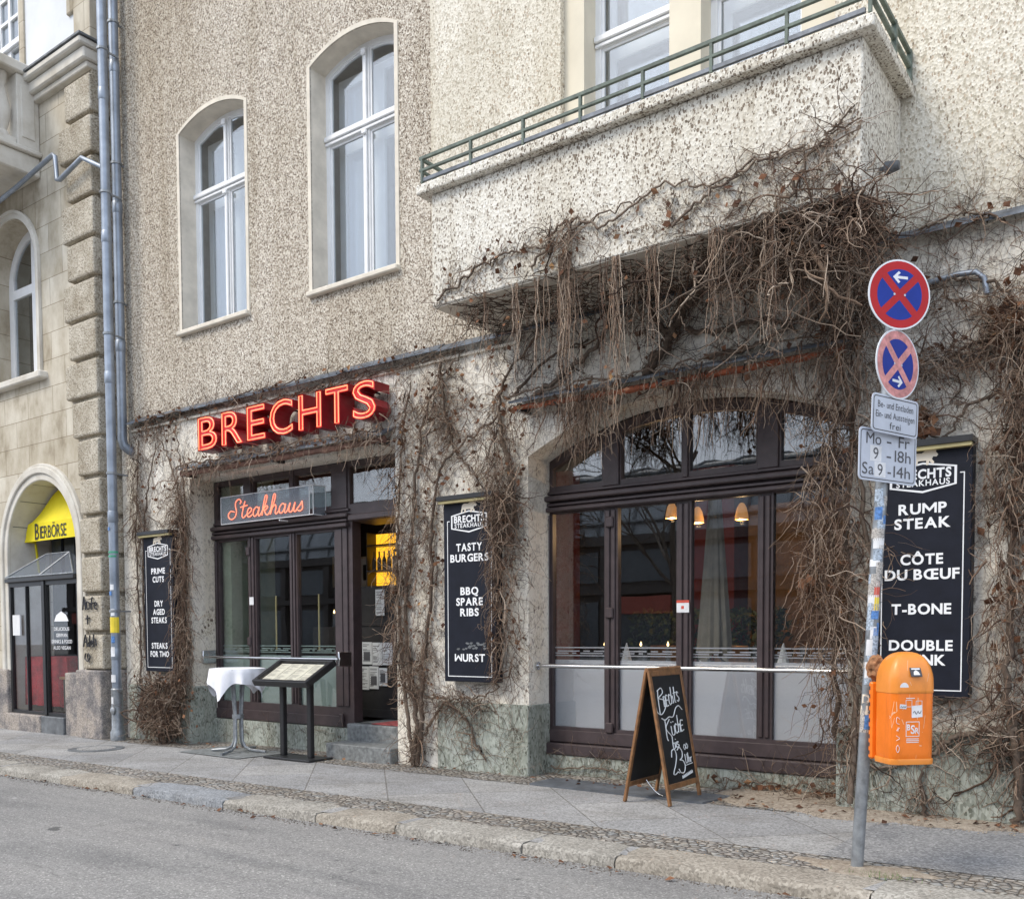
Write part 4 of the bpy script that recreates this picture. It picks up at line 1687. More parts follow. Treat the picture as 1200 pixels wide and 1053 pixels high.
# ------------------------------------------------------------------ red channel letters with neon outlines
NS = empty('neon_letter_sign', (-9.35, -.18, 3.98), 'large red letters spelling Brechts, outlined in lit neon above the entrance', 'neon sign')
LX = [('B', -11.03, -10.60), ('R', -10.52, -10.06), ('E', -10.0, -9.62), ('C', -9.55, -9.10), ('H', -9.01, -8.59), ('T', -8.53, -8.13), ('S', -8.08, -7.68)]
ZB, ZC = 3.985, .445
for ch, xa, xb in LX:
    vs, fs = glyph(ch, .026)
    lo, hi = min(v.x for v in vs), max(v.x for v in vs)
    zl, zh = min(v.y for v in vs), max(v.y for v in vs)

    def mp(p, y):
        return (xa + (p.x - lo) / (hi - lo) * (xb - xa), y, ZB + (p.y - zl) / (zh - zl) * ZC)
    s = MB()
    for lp in loops_of(vs, fs):
        n = len(lp)
        s.add([mp(vs[i], -.305) for i in lp] + [mp(vs[i], -.06) for i in lp], [(i, (i + 1) % n, n + (i + 1) % n, n + i) for i in range(n)])
    lt = s.build('letter', 'red_letter_side', NS)
    fcm = MB()
    fcm.add([mp(p, -.285) for p in vs], fs)
    fcm.build('letter_face', 'red_letter_face', lt)
    v2, f2 = glyph(ch, -.004)
    nn = MB()
    for lp in loops_of(v2, f2):
        nn.tube([mp(v2[i], -.304) for i in lp], .0068, 6, closed=True)
    nn.build('neon_tube', 'neon_red', lt, True)
fx = MB()
for ch, xa, xb in LX:
    for z in (4.08, 4.33):
        fx.box((xa + xb) / 2 - .05, -.062, z, (xa + xb) / 2 - .03, .002, z + .02)
fx.build('bracket', 'black_metal', NS)

# ------------------------------------------------------------------ script neon in a clear box
SB = empty('script_neon_sign', (-10.2, .2, 3.05), 'clear acrylic box with the word Steakhaus in glowing orange script', 'neon sign')
q = MB()
q.box(-11.18, .17, 3.06, -9.36, .178, 3.425)
q.box(-9.30, .172, 3.055, -9.294, .385, 3.43)
q.build('acrylic_box', 'acrylic', SB)
q = MB()
for z in (3.055, 3.43):
    q.tube([(-11.19, .172, z), (-9.29, .172, z), (-9.29, .385, z)], .006, 5)
for x, y in ((-11.19, .172), (-9.36, .172), (-9.29, .172), (-9.29, .385)):
    q.tube([(x, y, 3.055), (x, y, 3.43)], .005, 5)
q.cyl((-9.95, .17, 3.03), (-9.95, .385, 3.03), .012, 6)
q.build('box_edge', 'sticker_white', SB)
SCR = {
    'S': ([[(.30, .34), (.12, .40), (.0, .26), (.04, .08), (.2, -.02), (.36, .1), (.40, .36), (.32, .62), (.32, .84), (.46, .96), (.58, .84), (.54, .72)]], .62),
    't': ([[(.16, .82), (.10, .4), (.09, .1), (.17, .0), (.30, .12)], [(-.04, .54), (.30, .60)]], .30),
    'e': ([[(0, .12), (.16, .22), (.24, .37), (.15, .46), (.05, .35), (.05, .12), (.15, .0), (.32, .12)]], .32),
    'a': ([[(.27, .38), (.15, .46), (.03, .32), (.03, .1), (.12, .0), (.24, .15), (.29, .43), (.27, .1), (.33, .0), (.42, .12)]], .42),
    'k': ([[(0, .12), (.16, .58), (.19, .92), (.11, .95), (.06, .5), (.04, .0)], [(.06, .24), (.2, .45), (.28, .38), (.19, .26), (.08, .25)], [(.13, .25), (.22, .06), (.31, .0), (.40, .12)]], .40),
    'h': ([[(0, .12), (.16, .58), (.19, .92), (.11, .95), (.06, .5), (.04, .0), (.10, .3), (.22, .45), (.28, .32), (.27, .08), (.33, .0), (.43, .12)]], .43),
    'u': ([[(0, .12), (.08, .44), (.05, .12), (.12, .0), (.22, .08), (.30, .44), (.28, .1), (.35, .0), (.43, .12)]], .43),
    's': ([[(0, .12), (.14, .34), (.18, .46), (.22, .28), (.24, .1), (.13, .0), (.03, .06)]], .3),
}
nn = MB()
x = 0.0
adv = sum(SCR[c][1] for c in 'Steakhaus')
sx = 1.56 / adv
for ch in 'Steakhaus':
    script(nn, SCR[ch][0], (-11.02 + x * sx, .158, 3.115), sx, .27, (1, 0, 0), (0, 0, 1), .0066, 6, 5, .12)
    x += SCR[ch][1]
nn.build('neon_script', 'script_neon', SB, True)


# ------------------------------------------------------------------ rolled awnings under the ledge
def rolled_awning(x0, x1, z0, z1, label, fabric, sag):
    A = empty('rolled_awning', ((x0 + x1) / 2, 0, z0), label, 'awning')
    c = MB()
    n = 16
    rr = random.Random(int(x0 * 10))
    vs, fs = [], []
    for i in range(n + 1):
        x = x0 + (x1 - x0) * i / n
        dz = rr.uniform(-.006, .006)
        vs += [(x, -.25, z0 + .03 + dz), (x, -.24, z0 + .055 + dz), (x, -.004, z1 + dz), (x, -.004, z1 - .02)]
    for i in range(n):
        for k in range(3):
            fs.append((4 * i + k, 4 * i + k + 1, 4 * i + 5 + k, 4 * i + 4 + k))
    fs += [(0, 1, 2, 3), (4 * n + 3, 4 * n + 2, 4 * n + 1, 4 * n)]
    c.add(vs, fs)
    c.build('cover', 'slate_flashing', A)
    r = MB()
    pts, rad = [], []
    for i in range(41):
        t = i / 40
        pts.append((x0 + .03 + (x1 - x0 - .06) * t, -.17 + rr.uniform(-.006, .006), z0 - .005 - sag * sin(pi * t) + rr.uniform(-.005, .005)))
        rad.append((.042 if sag == 0 else .030) + rr.uniform(-.006, .006))
    r.tube(pts, rad, 9)
    r.build('fabric_roll', fabric, A, True)
    b_ = MB()
    for t in (.03, .5, .97):
        x = x0 + (x1 - x0) * t
        b_.box(x - .02, -.2, z0 - .05, x + .02, -.002, z0 + .03)
    b_.build('bracket', 'black_metal', A)
    return A


rolled_awning(-11.62, -7.66, 3.76, 3.92, 'rolled brown awning under a slate coloured cover over the entrance', 'awning_fabric', 0)
rolled_awning(-5.86, -2.42, 3.84, 3.985, 'rolled terracotta awning sagging over the arched window', 'terracotta_fabric', .015)

# ------------------------------------------------------------------ bar table
TX, TY = -10.22, -.34
T_ = empty('bar_table', (TX, TY, g(TX)), 'round standing table with grey steel legs under a white cloth', 'bar table')
q = MB()
zt = 1.075
q.lathe([(.02, 0), (.35, 0), (.355, .012), (.35, .026), (.02, .026)], (TX, TY, zt - .03), 30)
q.build('tabletop', 'galvanised', T_)
q = MB()
for k in range(4):
    a = radians(20 + 90 * k)
    ux, uy = cos(a), sin(a)
    zz = g(TX)
    q.tube([(TX + ux * .10, TY + uy * .10, zt - .03), (TX + ux * .055, TY + uy * .055, .5), (TX + ux * .06, TY + uy * .06, zz + .16), (TX + ux * .10, TY + uy * .10, zz + .08), (TX + ux * .18, TY + uy * .18, zz + .045),
            (TX + ux * .40, TY + uy * .40, zz + .025)], .019, 9)
q.lathe([(.075, 0), (.075, .05)], (TX, TY, .42), 14)
q.build('base', 'galvanised', T_, True)
CL = MB()
n = 96
vs, fs = [(TX, TY, zt + .004)], []
rings = [.10, .2, .3, .352]
rr = random.Random(4)
ph = [rr.uniform(0, 6.28) for _ in range(4)]
for r in rings:
    for i in range(n):
        a = tau * i / n
        vs.append((TX + r * cos(a), TY + r * sin(a), zt + .004 - (.006 if r > .35 else 0)))
drops = 7
for d in range(1, drops + 1):
    t = d / drops
    for i in range(n):
        a = tau * i / n + .5
        half = .53
        edge = half / max(abs(cos(a)), abs(sin(a)))
        drop = (edge - .352) * t
        fold = .030 * t * sin(9 * a + ph[0]) + .022 * t * sin(5 * a + ph[1]) + .012 * t * sin(17 * a + ph[2])
        r = .360 + fold + .018 * t
        vs.append((TX + r * cos(a - .5), TY + r * sin(a - .5), zt - .004 - drop * (1 + .08 * sin(7 * a + ph[3]))))
for i in range(n):
    fs.append((0, 1 + i, 1 + (i + 1) % n))
for k in range(len(rings) + drops - 1):
    for i in range(n):
        fs.append((1 + k * n + i, 1 + k * n + (i + 1) % n, 1 + (k + 1) * n + (i + 1) % n, 1 + (k + 1) * n + i))
CL.add(vs, fs)
CO = centre(CL.build('tablecloth', 'white_cloth', None, True))
tag(CO, 'white cloth hanging in folds over the standing table', 'tablecloth')

# ------------------------------------------------------------------ menu stand
S_ = empty('menu_stand', (-9.08, -.33, g(-9)), 'black two-legged menu stand with a slanted lit display case', 'menu stand')
q = MB()
q.box(-9.47, -.55, g(-9) + .004, -8.62, -.16, g(-9) + .03, .006)
q.build('base_plate', 'black_metal', S_)
for x in (-9.32, -8.82):
    q = MB()
    q.box(x - .035, -.375, g(-9) + .03, x + .035, -.305, .97, .008)
    q.build('leg', 'black_metal', S_)
ang = math.atan2(.235, .42)
cm = Matrix.Translation((-9.09, -.36, 1.045)) @ Matrix.Rotation(ang, 4, 'X')
q = MB()
q.T = cm
q.plate(rect(0, 1, 0, 1), [], 0, 0) if False else None
q.box(-.50, -.27, -.05, .50, -.225, .035, .006)
q.box(-.50, .225, -.05, .50, .27, .035, .006)
q.box(-.50, -.224, -.05, -.44, .224, .035, .006)
q.box(.44, -.224, -.05, .50, .224, .035, .006)
q.box(-.44, -.224, -.05, .44, .224, -.01)
q.build('case', 'black_metal', S_)
q = MB()
q.T = cm
for i in range(4):
    q.box(-.43 + .216 * i, -.205, -.009, -.43 + .216 * i + .205, .205, -.006)
q.build('menu_page', 'menu_page', S_)
q = MB()
q.T = cm
rr = random.Random(8)
for i in range(4):
    for k in range(17):
        if rr.random() < .82:
            y = .17 - .021 * k
            a = -.42 + .216 * i + .01
            q.add([(a, y, -.0055), (a + rr.uniform(.06, .16), y, -.0055), (a + rr.uniform(.06, .16), y + .006, -.0055), (a, y + .006, -.0055)], [(0, 1, 2, 3)])
q.build('menu_print', 'ink', S_)
q = MB()
q.T = cm
q.add([(-.438, -.222, .022), (.438, -.222, .022), (.438, .222, .022), (-.438, .222, .022)], [(0, 1, 2, 3)])
q.build('case_glass', 'clear_cover', S_)

# ------------------------------------------------------------------ A-board
AB = empty('sandwich_board', (-3.95, -.47, g(-4)), 'oak framed sandwich board with chalk writing about the kitchen hours', 'sandwich board')
AXc, ATOP, AW0, AW1 = -3.955, 1.175, -.79, -.15
for sgn in (1, -1):
    foot = AXc + sgn * .225
    L_ = math.hypot(.215, ATOP)
    # local frame: u along +y, v up the slope, n outward
    v_ = Vector((AXc + sgn * .012 - foot, 0, ATOP - g(-4))).normalized()
    u_ = Vector((0, 1, 0))
    n_ = Vector((v_.z * sgn, 0, -v_.x * sgn))
    M_ = Matrix(((u_.x, v_.x, n_.x, foot), (u_.y, v_.y, n_.y, AW0), (u_.z, v_.z, n_.z, g(-4) + .003), (0, 0, 0, 1)))
    wd = AW1 - AW0
    q = MB()
    q.T = M_
    q.box(0, 0, -.012, .042, L_, .012, .004)
    q.box(wd - .042, 0, -.012, wd, L_, .012, .004)
    q.box(.043, .135, -.011, wd - .043, .185, .011, .004)
    q.box(.043, L_ - .05, -.011, wd - .043, L_, .011, .004)
    p_ = q.build('board_frame', 'oak', AB)
    q = MB()
    q.T = M_
    q.box(.040, .183, -.005, wd - .040, L_ - .048, .004)
    q.build('slate_panel', 'chalkboard', p_)
    if sgn == 1:
        k = MB()

        def st(strokes, ox, oy, sx_, sy_, r=.0055, sl=0.0):
            script(k, strokes, M_ @ Vector((ox, oy, .006)), sx_, sy_, M_.to_3x3() @ Vector((1, 0, 0)), M_.to_3x3() @ Vector((0, 1, 0)), r, 4, 5, sl)
        # Brechts
        st([[(.05, 1), (.0, .5), (-.02, -.45)], [(.0, .95), (.30, 1.1), (.36, .8), (.05, .52), (.42, .35), (.40, -.1), (.1, -.45), (-.18, -.3), (-.22, .0)]], .10, .87, .27, .15)
        st([[(0, 0), (.02, .62)], [(0, .6), (.2, .6), (.2, .36), (.02, .32), (.24, 0)]], .195, .865, .17, .15)
        st([[(.22, .6), (.02, .6), (.0, 0), (.24, .02)], [(0, .32), (.2, .34)]], .245, .872, .17, .15)
        st([[(.24, .55), (.05, .6), (.0, .2), (.1, 0), (.26, .08)]], .30, .878, .17, .15)
        st([[(0, 0), (.04, 1.0)], [(.02, .3), (.16, .45), (.2, .0)]], .35, .886, .17, .15)
        st([[(.1, .95), (.06, .1), (.16, 0)], [(-.04, .55), (.26, .6)]], .405, .894, .17, .15)
        st([[(.24, .5), (.08, .58), (.04, .4), (.24, .2), (.16, 0), (0, .06)]], .46, .90, .17, .15)
        st([[(0, .1), (.15, -.05), (.35, .12), (.55, .1), (.72, .62), (.9, .8), (1.05, .5)]], .11, .755, .40, .13)
        # Küche
        st([[(.05, 1), (.02, .0), (.08, -.25)], [(.4, 1), (.04, .5), (.36, .05), (.42, -.1)]], .15, .60, .24, .15)
        st([[(0, .55), (.02, .08), (.14, 0), (.24, .1), (.26, .56)], [(.04, .74), (.05, .80)], [(.2, .76), (.21, .82)]], .26, .605, .24, .15)
        st([[(.24, .5), (.06, .56), (0, .2), (.1, 0), (.26, .1)]], .335, .615, .2, .15)
        st([[(0, 0), (.04, 1.05)], [(.02, .36), (.18, .5), (.2, .0)]], .395, .62, .2, .15)
        st([[(.24, .62), (.02, .6), (.0, 0), (.24, .04)], [(0, .3), (.2, .34)]], .45, .63, .22, .15)
        # bis
        st([[(.02, 1), (0, 0), (.2, .0), (.2, .42), (.02, .4)], [(.34, .5), (.34, .0)], [(.34, .72), (.35, .78)], [(.66, .45), (.50, .5), (.48, .32), (.66, .2), (.58, 0), (.44, .05)]], .245, .49, .17, .10)
        # 23 00
        st([[(0, .72), (.08, 1), (.3, 1.02), (.36, .72), (.2, .35), (-.02, .0), (.12, -.06), (.3, .02), (.42, -.04)]], .18, .27, .26, .20)
        st([[(0, .95), (.2, 1.06), (.36, .85), (.3, .58), (.12, .5), (.34, .44), (.44, .2), (.3, -.08), (.06, -.06), (-.06, .12)]], .30, .275, .26, .20)
        st([[(.1, .5), (0, .25), (.1, 0), (.2, .25), (.1, .5)]], .44, .455, .20, .10, .004)
        st([[(.1, .5), (0, .25), (.1, 0), (.2, .25), (.1, .5)]], .485, .46, .20, .10, .004)
        # Uhr
        st([[(0, .9), (.02, .1), (.14, 0), (.26, .12), (.28, .9)], [(.40, 1.0), (.40, 0), (.42, .4), (.54, .45), (.56, 0)], [(.68, .5), (.68, 0), (.70, .35), (.84, .48)]], .44, .335, .15, .09, .0045)
        st([[(0, 0), (1, .08)]], .43, .315, .14, .1, .004)
        rr = random.Random(12)
        for i in range(8):
            st([[(0, 0), (.2, .9), (.5, .1), (.6, .8), (.9, .1)]], .33 + .028 * i, .205 + .004 * i, .022, .032, .003)
        k.build('chalk_writing', 'chalk', p_)
q = MB()
q.tube([(AXc, AW0, ATOP + .008), (AXc, AW1, ATOP + .008)], .020, 10)
q.build('top_rail', 'oak', AB, True)
q = MB()
pts = []
for i in range(13):
    t = i / 12
    pts.append((AXc - .17 + .34 * t, -.47, .16 - .13 * sin(pi * t)))
q.tube(pts, .0035, 5)
q.build('chain', 'steel', AB)

# flat things let into the pavement
q = MB()
q.add([(-5.45, -.46, g(-5) + .020), (-3.55, -.50, g(-4) + .022), (-3.45, -.04, g(-4) + .022), (-5.45, -.02, g(-5) + .020), (-5.45, -.46, g(-5) - .02), (-3.55, -.50, g(-4) - .02), (-3.45, -.04, g(-4) - .02), (-5.45, -.02, g(-5) - .02)],
      [(0, 1, 2, 3), (0, 4, 5, 1), (1, 5, 6, 2), (2, 6, 7, 3), (3, 7, 4, 0)])
tag(centre(q.build('cellar_hatch', 'hatch_steel')), 'flat grey cellar hatch plate in the pavement under the sandwich board', 'hatch')
q = MB()
q.add([(-10.95, -.75, g(-10.9) + .009), (-9.65, -.80, g(-9.6) + .009), (-9.60, -.02, g(-9.6) + .009), (-10.95, .0, g(-10.9) + .009)], [(0, 1, 2, 3)])
tag(centre(q.build('light_well_slab', 'stone_step')), 'dark paving slab under the standing table', 'paving slab')
MH = empty('manhole_cover', (-12.25, -1.15, g(-12.2)), 'round pale manhole cover set in a dark ring in the pavement', 'manhole cover')
q = MB()
q.lathe([(.36, 0), (.36, .009), (.25, .010), (.25, 0)], (-12.25, -1.15, g(-12.25)), 32)
q.build('ring', 'dark_steel_plate', MH)
q = MB()
q.lathe([(.248, 0), (.248, .014), (.01, .015), (.01, 0)], (-12.25, -1.15, g(-12.25)), 32)
q.build('cover', 'granite_slabs', MH)

# ------------------------------------------------------------------ leaning signpost with traffic signs
P0, P1 = Vector((-1.75, -2.10, g(-1.7))), Vector((-1.575, -2.06, 3.74))
PO = empty('traffic_signpost', P0, 'leaning galvanised post with two no stopping signs and two time plates', 'signpost')


def pole_at(z):
    t = (z - P0.z) / (P1.z - P0.z)
    return P0 + (P1 - P0) * t


q = MB()
q.tube([P0, pole_at(1.2), pole_at(2.4), P1], .038, 20)
q.build('pole', 'galvanised', PO, True)
q = MB()
q.lathe([(.085, 0), (.07, .015), (.04, .02)], P0, 14)
q.build('pole_collar', 'stone_step', PO)


def disc(mb, r, y, n=48, r_in=0):
    if r_in:
        mb.add([(r * cos(tau * i / n), y, r * sin(tau * i / n)) for i in range(n)] + [(r_in * cos(tau * i / n), y, r_in * sin(tau * i / n)) for i in range(n)],
               [(i, (i + 1) % n, n + (i + 1) % n, n + i) for i in range(n)])
    else:
        mb.poly([(r * cos(tau * i / n), r * sin(tau * i / n)) for i in range(n)], y)


def no_stopping(z, th, ringmat, arrow_up, xoff=0.02):
    c = pole_at(z)
    T0 = Matrix.Translation(Vector((c.x + xoff + .062 * sin(radians(th)), c.y - .062 * cos(radians(th)), z))) @ Matrix.Rotation(radians(th), 4, 'Z') @ Matrix.Rotation(radians(2), 4, 'Y')
    q = MB()
    q.T = T0
    vs = []
    n = 48
    R_ = .208
    q.add([(R_ * cos(tau * i / n), 0, R_ * sin(tau * i / n)) for i in range(n)] + [(R_ * cos(tau * i / n), .006, R_ * sin(tau * i / n)) for i in range(n)],
          [tuple(range(n)), tuple(range(2 * n - 1, n - 1, -1))] + [(i, (i + 1) % n, n + (i + 1) % n, n + i) for i in range(n)])
    sg = q.build('no_stopping_sign', 'sign_rim', PO)
    q = MB()
    q.T = T0
    disc(q, .198, -.0006)
    q.build('sign_ring', ringmat, sg)
    q = MB()
    q.T = T0
    # four blue segments left between the arms of the saltire
    r_, hw = .150, .022
    for k in range(4):
        a0 = pi / 4 + k * pi / 2
        # arms lie on the diagonals: segment k spans a0 .. a0 + 90 deg
        da = math.asin(hw / r_)
        pts = [(r_ * cos(a0 + da + (pi / 2 - 2 * da) * i / 12), r_ * sin(a0 + da + (pi / 2 - 2 * da) * i / 12)) for i in range(13)]
        am = a0 + pi / 4
        d = hw * math.sqrt(2)
        pts.append((d * cos(am), d * sin(am)))
        q.poly(pts, -.0012)
    q.build('blue_field', 'sign_blue', sg)
    q = MB()
    q.T = T0
    zc = .102 if arrow_up else -.102
    s_ = -1 if arrow_up else 1
    q.poly([(-.05 * s_, zc - .008), (.03 * s_, zc - .008), (.03 * s_, zc + .008), (-.05 * s_, zc + .008)][::1], -.0018)
    q.poly([(.05 * s_, zc), (.012 * s_, zc + .036), (.000 * s_, zc + .026), (.028 * s_, zc)], -.0019)
    q.poly([(.05 * s_, zc), (.012 * s_, zc - .036), (.000 * s_, zc - .026), (.028 * s_, zc)], -.00195)
    q.build('arrow', 'sign_rim', sg)
    q = MB()
    q.T = T0
    for x in (-.035, .035):
        q.add([(x + .007 * cos(tau * i / 10), -.0024, .007 * sin(tau * i / 10)) for i in range(10)], [tuple(range(10))])
    q.box(-.05, .006, -.02, .05, .05, .02)
    q.build('rivet', 'plate_white', sg)


no_stopping(3.535, 48, 'sign_red', True, 0)
no_stopping(3.125, 69, 'faded_pink', False, 0)


def rrect(hw, hh, r, n=6):
    pts = []
    for cx_, cz_, a0 in ((hw - r, hh - r, 0), (-hw + r, hh - r, pi / 2), (-hw + r, -hh + r, pi), (hw - r, -hh + r, 1.5 * pi)):
        pts += [(cx_ + r * cos(a0 + pi / 2 * i / n), cz_ + r * sin(a0 + pi / 2 * i / n)) for i in range(n + 1)]
    return pts


def plate_sign(z, th, hw, hh, lines, xoff, tilt, patches=(), dn=.056):
    c = pole_at(z)
    T0 = Matrix.Translation(Vector((c.x + xoff + dn * sin(radians(th)), c.y - dn * cos(radians(th)), z))) @ Matrix.Rotation(radians(th), 4, 'Z') @ Matrix.Rotation(radians(tilt), 4, 'Y')
    q = MB()
    q.T = T0
    q.plate(rrect(hw, hh, .03), [], 0, .005, True)
    s_ = q.build('time_plate', 'plate_white', PO)
    q = MB()
    q.T = T0
    q.plate(rrect(hw - .012, hh - .012, .022), [rrect(hw - .018, hh - .018, .018)], -.0006, -.0005)
    q.build('plate_border', 'ink', s_)
    if patches:
        q = MB()
        q.T = T0
        for a, c_, b0, b1 in patches:
            q.poly(rect(a, c_, b0, b1), -.0008)
        q.build('paper_patch', 'sticker_white', s_)
    q = MB()
    q.T = T0
    for t, x, zz, cap, wd in lines:
        text(q, t, (x, -.0016, zz), cap, wd, bold=0.0, track=.09)
    q.build('plate_text', 'ink', s_)
    q = MB()
    q.T = T0
    q.box(-.05, .005, -.02, .05, .05, .02)
    q.build('clamp', 'galvanised', s_)


plate_sign(2.815, 66, .21, .115, [('Be- und Entladen', 0, .055, .040, .32), ('Ein- und Aussteigen', 0, -.004, .040, .35), ('frei', 0, -.064, .040, .10)], .0, 2, dn=.070)
plate_sign(2.575, 65, .255, .158, [('Mo', -.13, .098, .070, .13), ('-', .005, .098, .070, .04), ('Fr', .14, .098, .070, .10), ('9', -.11, .010, .070, .045), ('-', .005, .010, .070, .04), ('18h', .13, .010, .070, .145),
                                   ('Sa', -.175, -.085, .070, .10), ('9', -.07, -.085, .070, .045), ('-', .012, -.085, .070, .03), ('14h', .125, -.085, .070, .15)], -.02, 1,
           [(-.16, -.06, -.038, .056), (-.12, -.02, -.13, -.04)], dn=.062)
rr = random.Random(77)
mts = ['sticker_white', 'sticker_pale', 'sticker_white', 'sticker_pale', 'sticker_torn', 'sticker_white', 'sticker_torn', 'sticker_blue']


def pole_sticker(z, h, a, hw, mt):
    q = MB()
    n = 6
    r = .0392 + rr.uniform(0, .0006)
    vs = []
    for i in range(n + 1):
        t = a - hw + 2 * hw * i / n
        for zz in (z, z + h):
            c = pole_at(zz)
            vs.append((c.x + r * cos(t), c.y + r * sin(t), zz))
    q.add(vs, [(2 * i, 2 * i + 2, 2 * i + 3, 2 * i + 1) for i in range(n)])
    q.build('sticker', mt, PO)


z = 1.18
while z < 2.36:
    h = rr.uniform(.04, .09)
    pole_sticker(z, h, -1.25 + rr.uniform(-.7, .7), rr.uniform(.5, 1.0), rr.choice(mts))
    if rr.random() < .7:
        pole_sticker(z + rr.uniform(-.03, .03), h * .7, -1.25 + rr.choice((-1, 1)) * rr.uniform(.6, 1.2), rr.uniform(.3, .5), rr.choice(mts))
    z += h * rr.uniform(.55, .95)
pole_sticker(1.72, .10, -.9, .45, 'sticker_red')
pole_sticker(1.64, .08, -.85, .4, 'sticker_yellow')
pole_sticker(.88, .14, -1.2, 1.3, 'sticker_torn')
pole_sticker(.90, .09, -1.1, .5, 'sticker_blue')
pole_sticker(1.22, .10, -1.5, .6, 'sticker_white')
pole_sticker(1.36, .10, -1.6, .5, 'sticker_white')
q = MB()
for t, zz in (('DI', 1.09), ('NS', 1.02)):
    lay, w = layout(t, .03)
    for ch, vs, fs in lay:
        out = []
        for p in vs:
            s = .055 / .7
            zc = zz + (p.y - .35) * s
            c = pole_at(zc)
            a = -1.35 + (p.x - w / 2) * s / .0396
            out.append((c.x + .0396 * cos(a), c.y + .0396 * sin(a), zc))
        q.add(out, fs)
q.build('sticker_letters', 'sign_cream', PO)

# ------------------------------------------------------------------ orange street bin
BC = Vector((-1.445, -2.24, .70))
BC.z += .035
BN_ = empty('street_bin', BC, 'orange domed litter bin hung on the signpost and dotted with stickers', 'litter bin', rotz=radians(44))
BN_.scale = (.90, .90, .94)


def section(hw, hd, r, n=6):
    return rrect(hw, hd, r, n)


q = MB()
prof = [(0.0, .93), (.012, .98), (.06, 1.0), (.30, 1.0), (.44, 1.0)]
vs, fs = [], []
base = section(.150, .125, .055)
n = len(base)
for z, s in prof:
    vs += [(x * s, y * s, z) for x, y in base]
for k in range(len(prof) - 1):
    for i in range(n):
        fs.append((k * n + i, k * n + (i + 1) % n, (k + 1) * n + (i + 1) % n, (k + 1) * n + i))
fs.append(tuple(range(n - 1, -1, -1)))
q.add(vs, fs)
q.build('body', 'orange_plastic', BN_, True, True)
q = MB()
vs, fs = [], []
prof = [(.436, 1.0), (.440, 1.025), (.455, 1.03), (.50, 1.025)] + [(.50 + .195 * sin(a), 1.025 * max(.03, cos(a)) ** .75) for a in [pi / 2 * i / 10 for i in range(1, 11)]]
for z, s in prof:
    vs += [(x * s, y * s, z) for x, y in base]
for k in range(len(prof) - 1):
    for i in range(n):
        fs.append((k * n + i, k * n + (i + 1) % n, (k + 1) * n + (i + 1) % n, (k + 1) * n + i))
fs.append(tuple((len(prof) - 1) * n + i for i in range(n)))
q.add(vs, fs)
q.build('hood', 'orange_light', BN_, True, True)
q = MB()
vs, fs = [], []
prof = [(-.004, .99), (-.008, 1.03), (.012, 1.045), (.026, 1.03), (.028, 1.0)]
for z, s in prof:
    vs += [(x * s, y * s, z) for x, y in base]
for k in range(len(prof) - 1):
    for i in range(n):
        fs.append((k * n + i, k * n + (i + 1) % n, (k + 1) * n + (i + 1) % n, (k + 1) * n + i))
q.add(vs, fs)
q.build('bottom_rim', 'orange_light', BN_, True, True)
q = MB()
q.box(-.165, .125, .0, .165, .165, .50, .012)
q.box(-.13, .164, .08, .13, .20, .44, .008)
q.build('back_plate', 'orange_plastic', BN_, False, True)
q = MB()
for i in range(9):
    q.box(-.1665, .137, .03 + .052 * i, -.1652, .150, .055 + .052 * i)
q.build('slot', 'sticker_dark', BN_, False, True)
q = MB()
q.T = Matrix.Translation((.0, -.1262, 0))
q.plate(rrect(.047, .047, .001), [rrect(.043, .043, .001)], 0, .0005)
o_ = q.v[:]
q2 = MB()
for p in o_:
    p.z += .215
    p.x -= .012
text(q, 'B', (-.040, 0, .227), .036, .022, bold=.02)
text(q, 'S', (-.011, 0, .213), .052, .028, bold=.02)
text(q, 'R', (.018, 0, .205), .036, .026, bold=.02)
for z, w in ((.152, .085), (.141, .09), (.130, .085)):
    q.poly(rect(-.012 - w / 2, -.012 + w / 2, z, z + .005), 0)
q.plate([(x - .04, z + .375) for x, z in rrect(.022, .022, .001)], [[(x - .04, z + .375) for x, z in rrect(.019, .019, .001)]], 0, .0005)
q.plate([(x + .03, z + .37) for x, z in rrect(.022, .022, .001)], [[(x + .03, z + .37) for x, z in rrect(.019, .019, .001)]], 0, .0005)
q.poly(rect(-.06, .0, .405, .410), 0)
q.build('printed_logo', 'sticker_white', BN_, False, True)
q = MB()
q.T = Matrix.Translation((0, -.1268, 0))
q.poly([(-.02, .285), (.055, .29), (.052, .365), (-.022, .36)], 0)
q.poly([(-.105, .345), (-.058, .34), (-.056, .367), (-.103, .372)], 0)
q.build('sticker', 'sticker_white', BN_, False, True)
q = MB()
q.T = Matrix.Translation((0, -.1274, 0))
script(q, [[(0, .3), (.2, .6), (.4, .1), (.6, .6), (.8, .2), (1, .7)]], (-.012, 0, .305), .058, .035, (1, 0, 0), (0, 0, 1), .002, 4)
script(q, [[(0, .3), (.2, .6), (.4, .1), (.6, .6), (.8, .2), (1, .7)]], (-.100, 0, .348), .04, .016, (1, 0, 0), (0, 0, 1), .0015, 4)
q.build('sticker_scribble', 'sticker_dark', BN_, False, True)
q = MB()
q.T = Matrix.Translation((0, -.121, .565)) @ Matrix.Rotation(radians(-27), 4, 'X')
q.box(-.035, -.012, -.03, .04, -.006, .03)
q.build('dark_sticker', 'sticker_dark', BN_, False, True)
q = MB()
q.T = Matrix.Translation((0, -.121, .565)) @ Matrix.Rotation(radians(-27), 4, 'X')
q.poly([(-.018, -.02), (.026, -.02), (.02, .0), (.012, .006), (.004, .014), (-.008, .006), (-.014, .0)], -.0126)
q.poly(rect(-.026, .032, .017, .026), -.0126)
q.build('sticker_print', 'sticker_white', BN_, False, True)
q = MB()
q.T = Matrix.Translation((-.075, -.1285, .475))
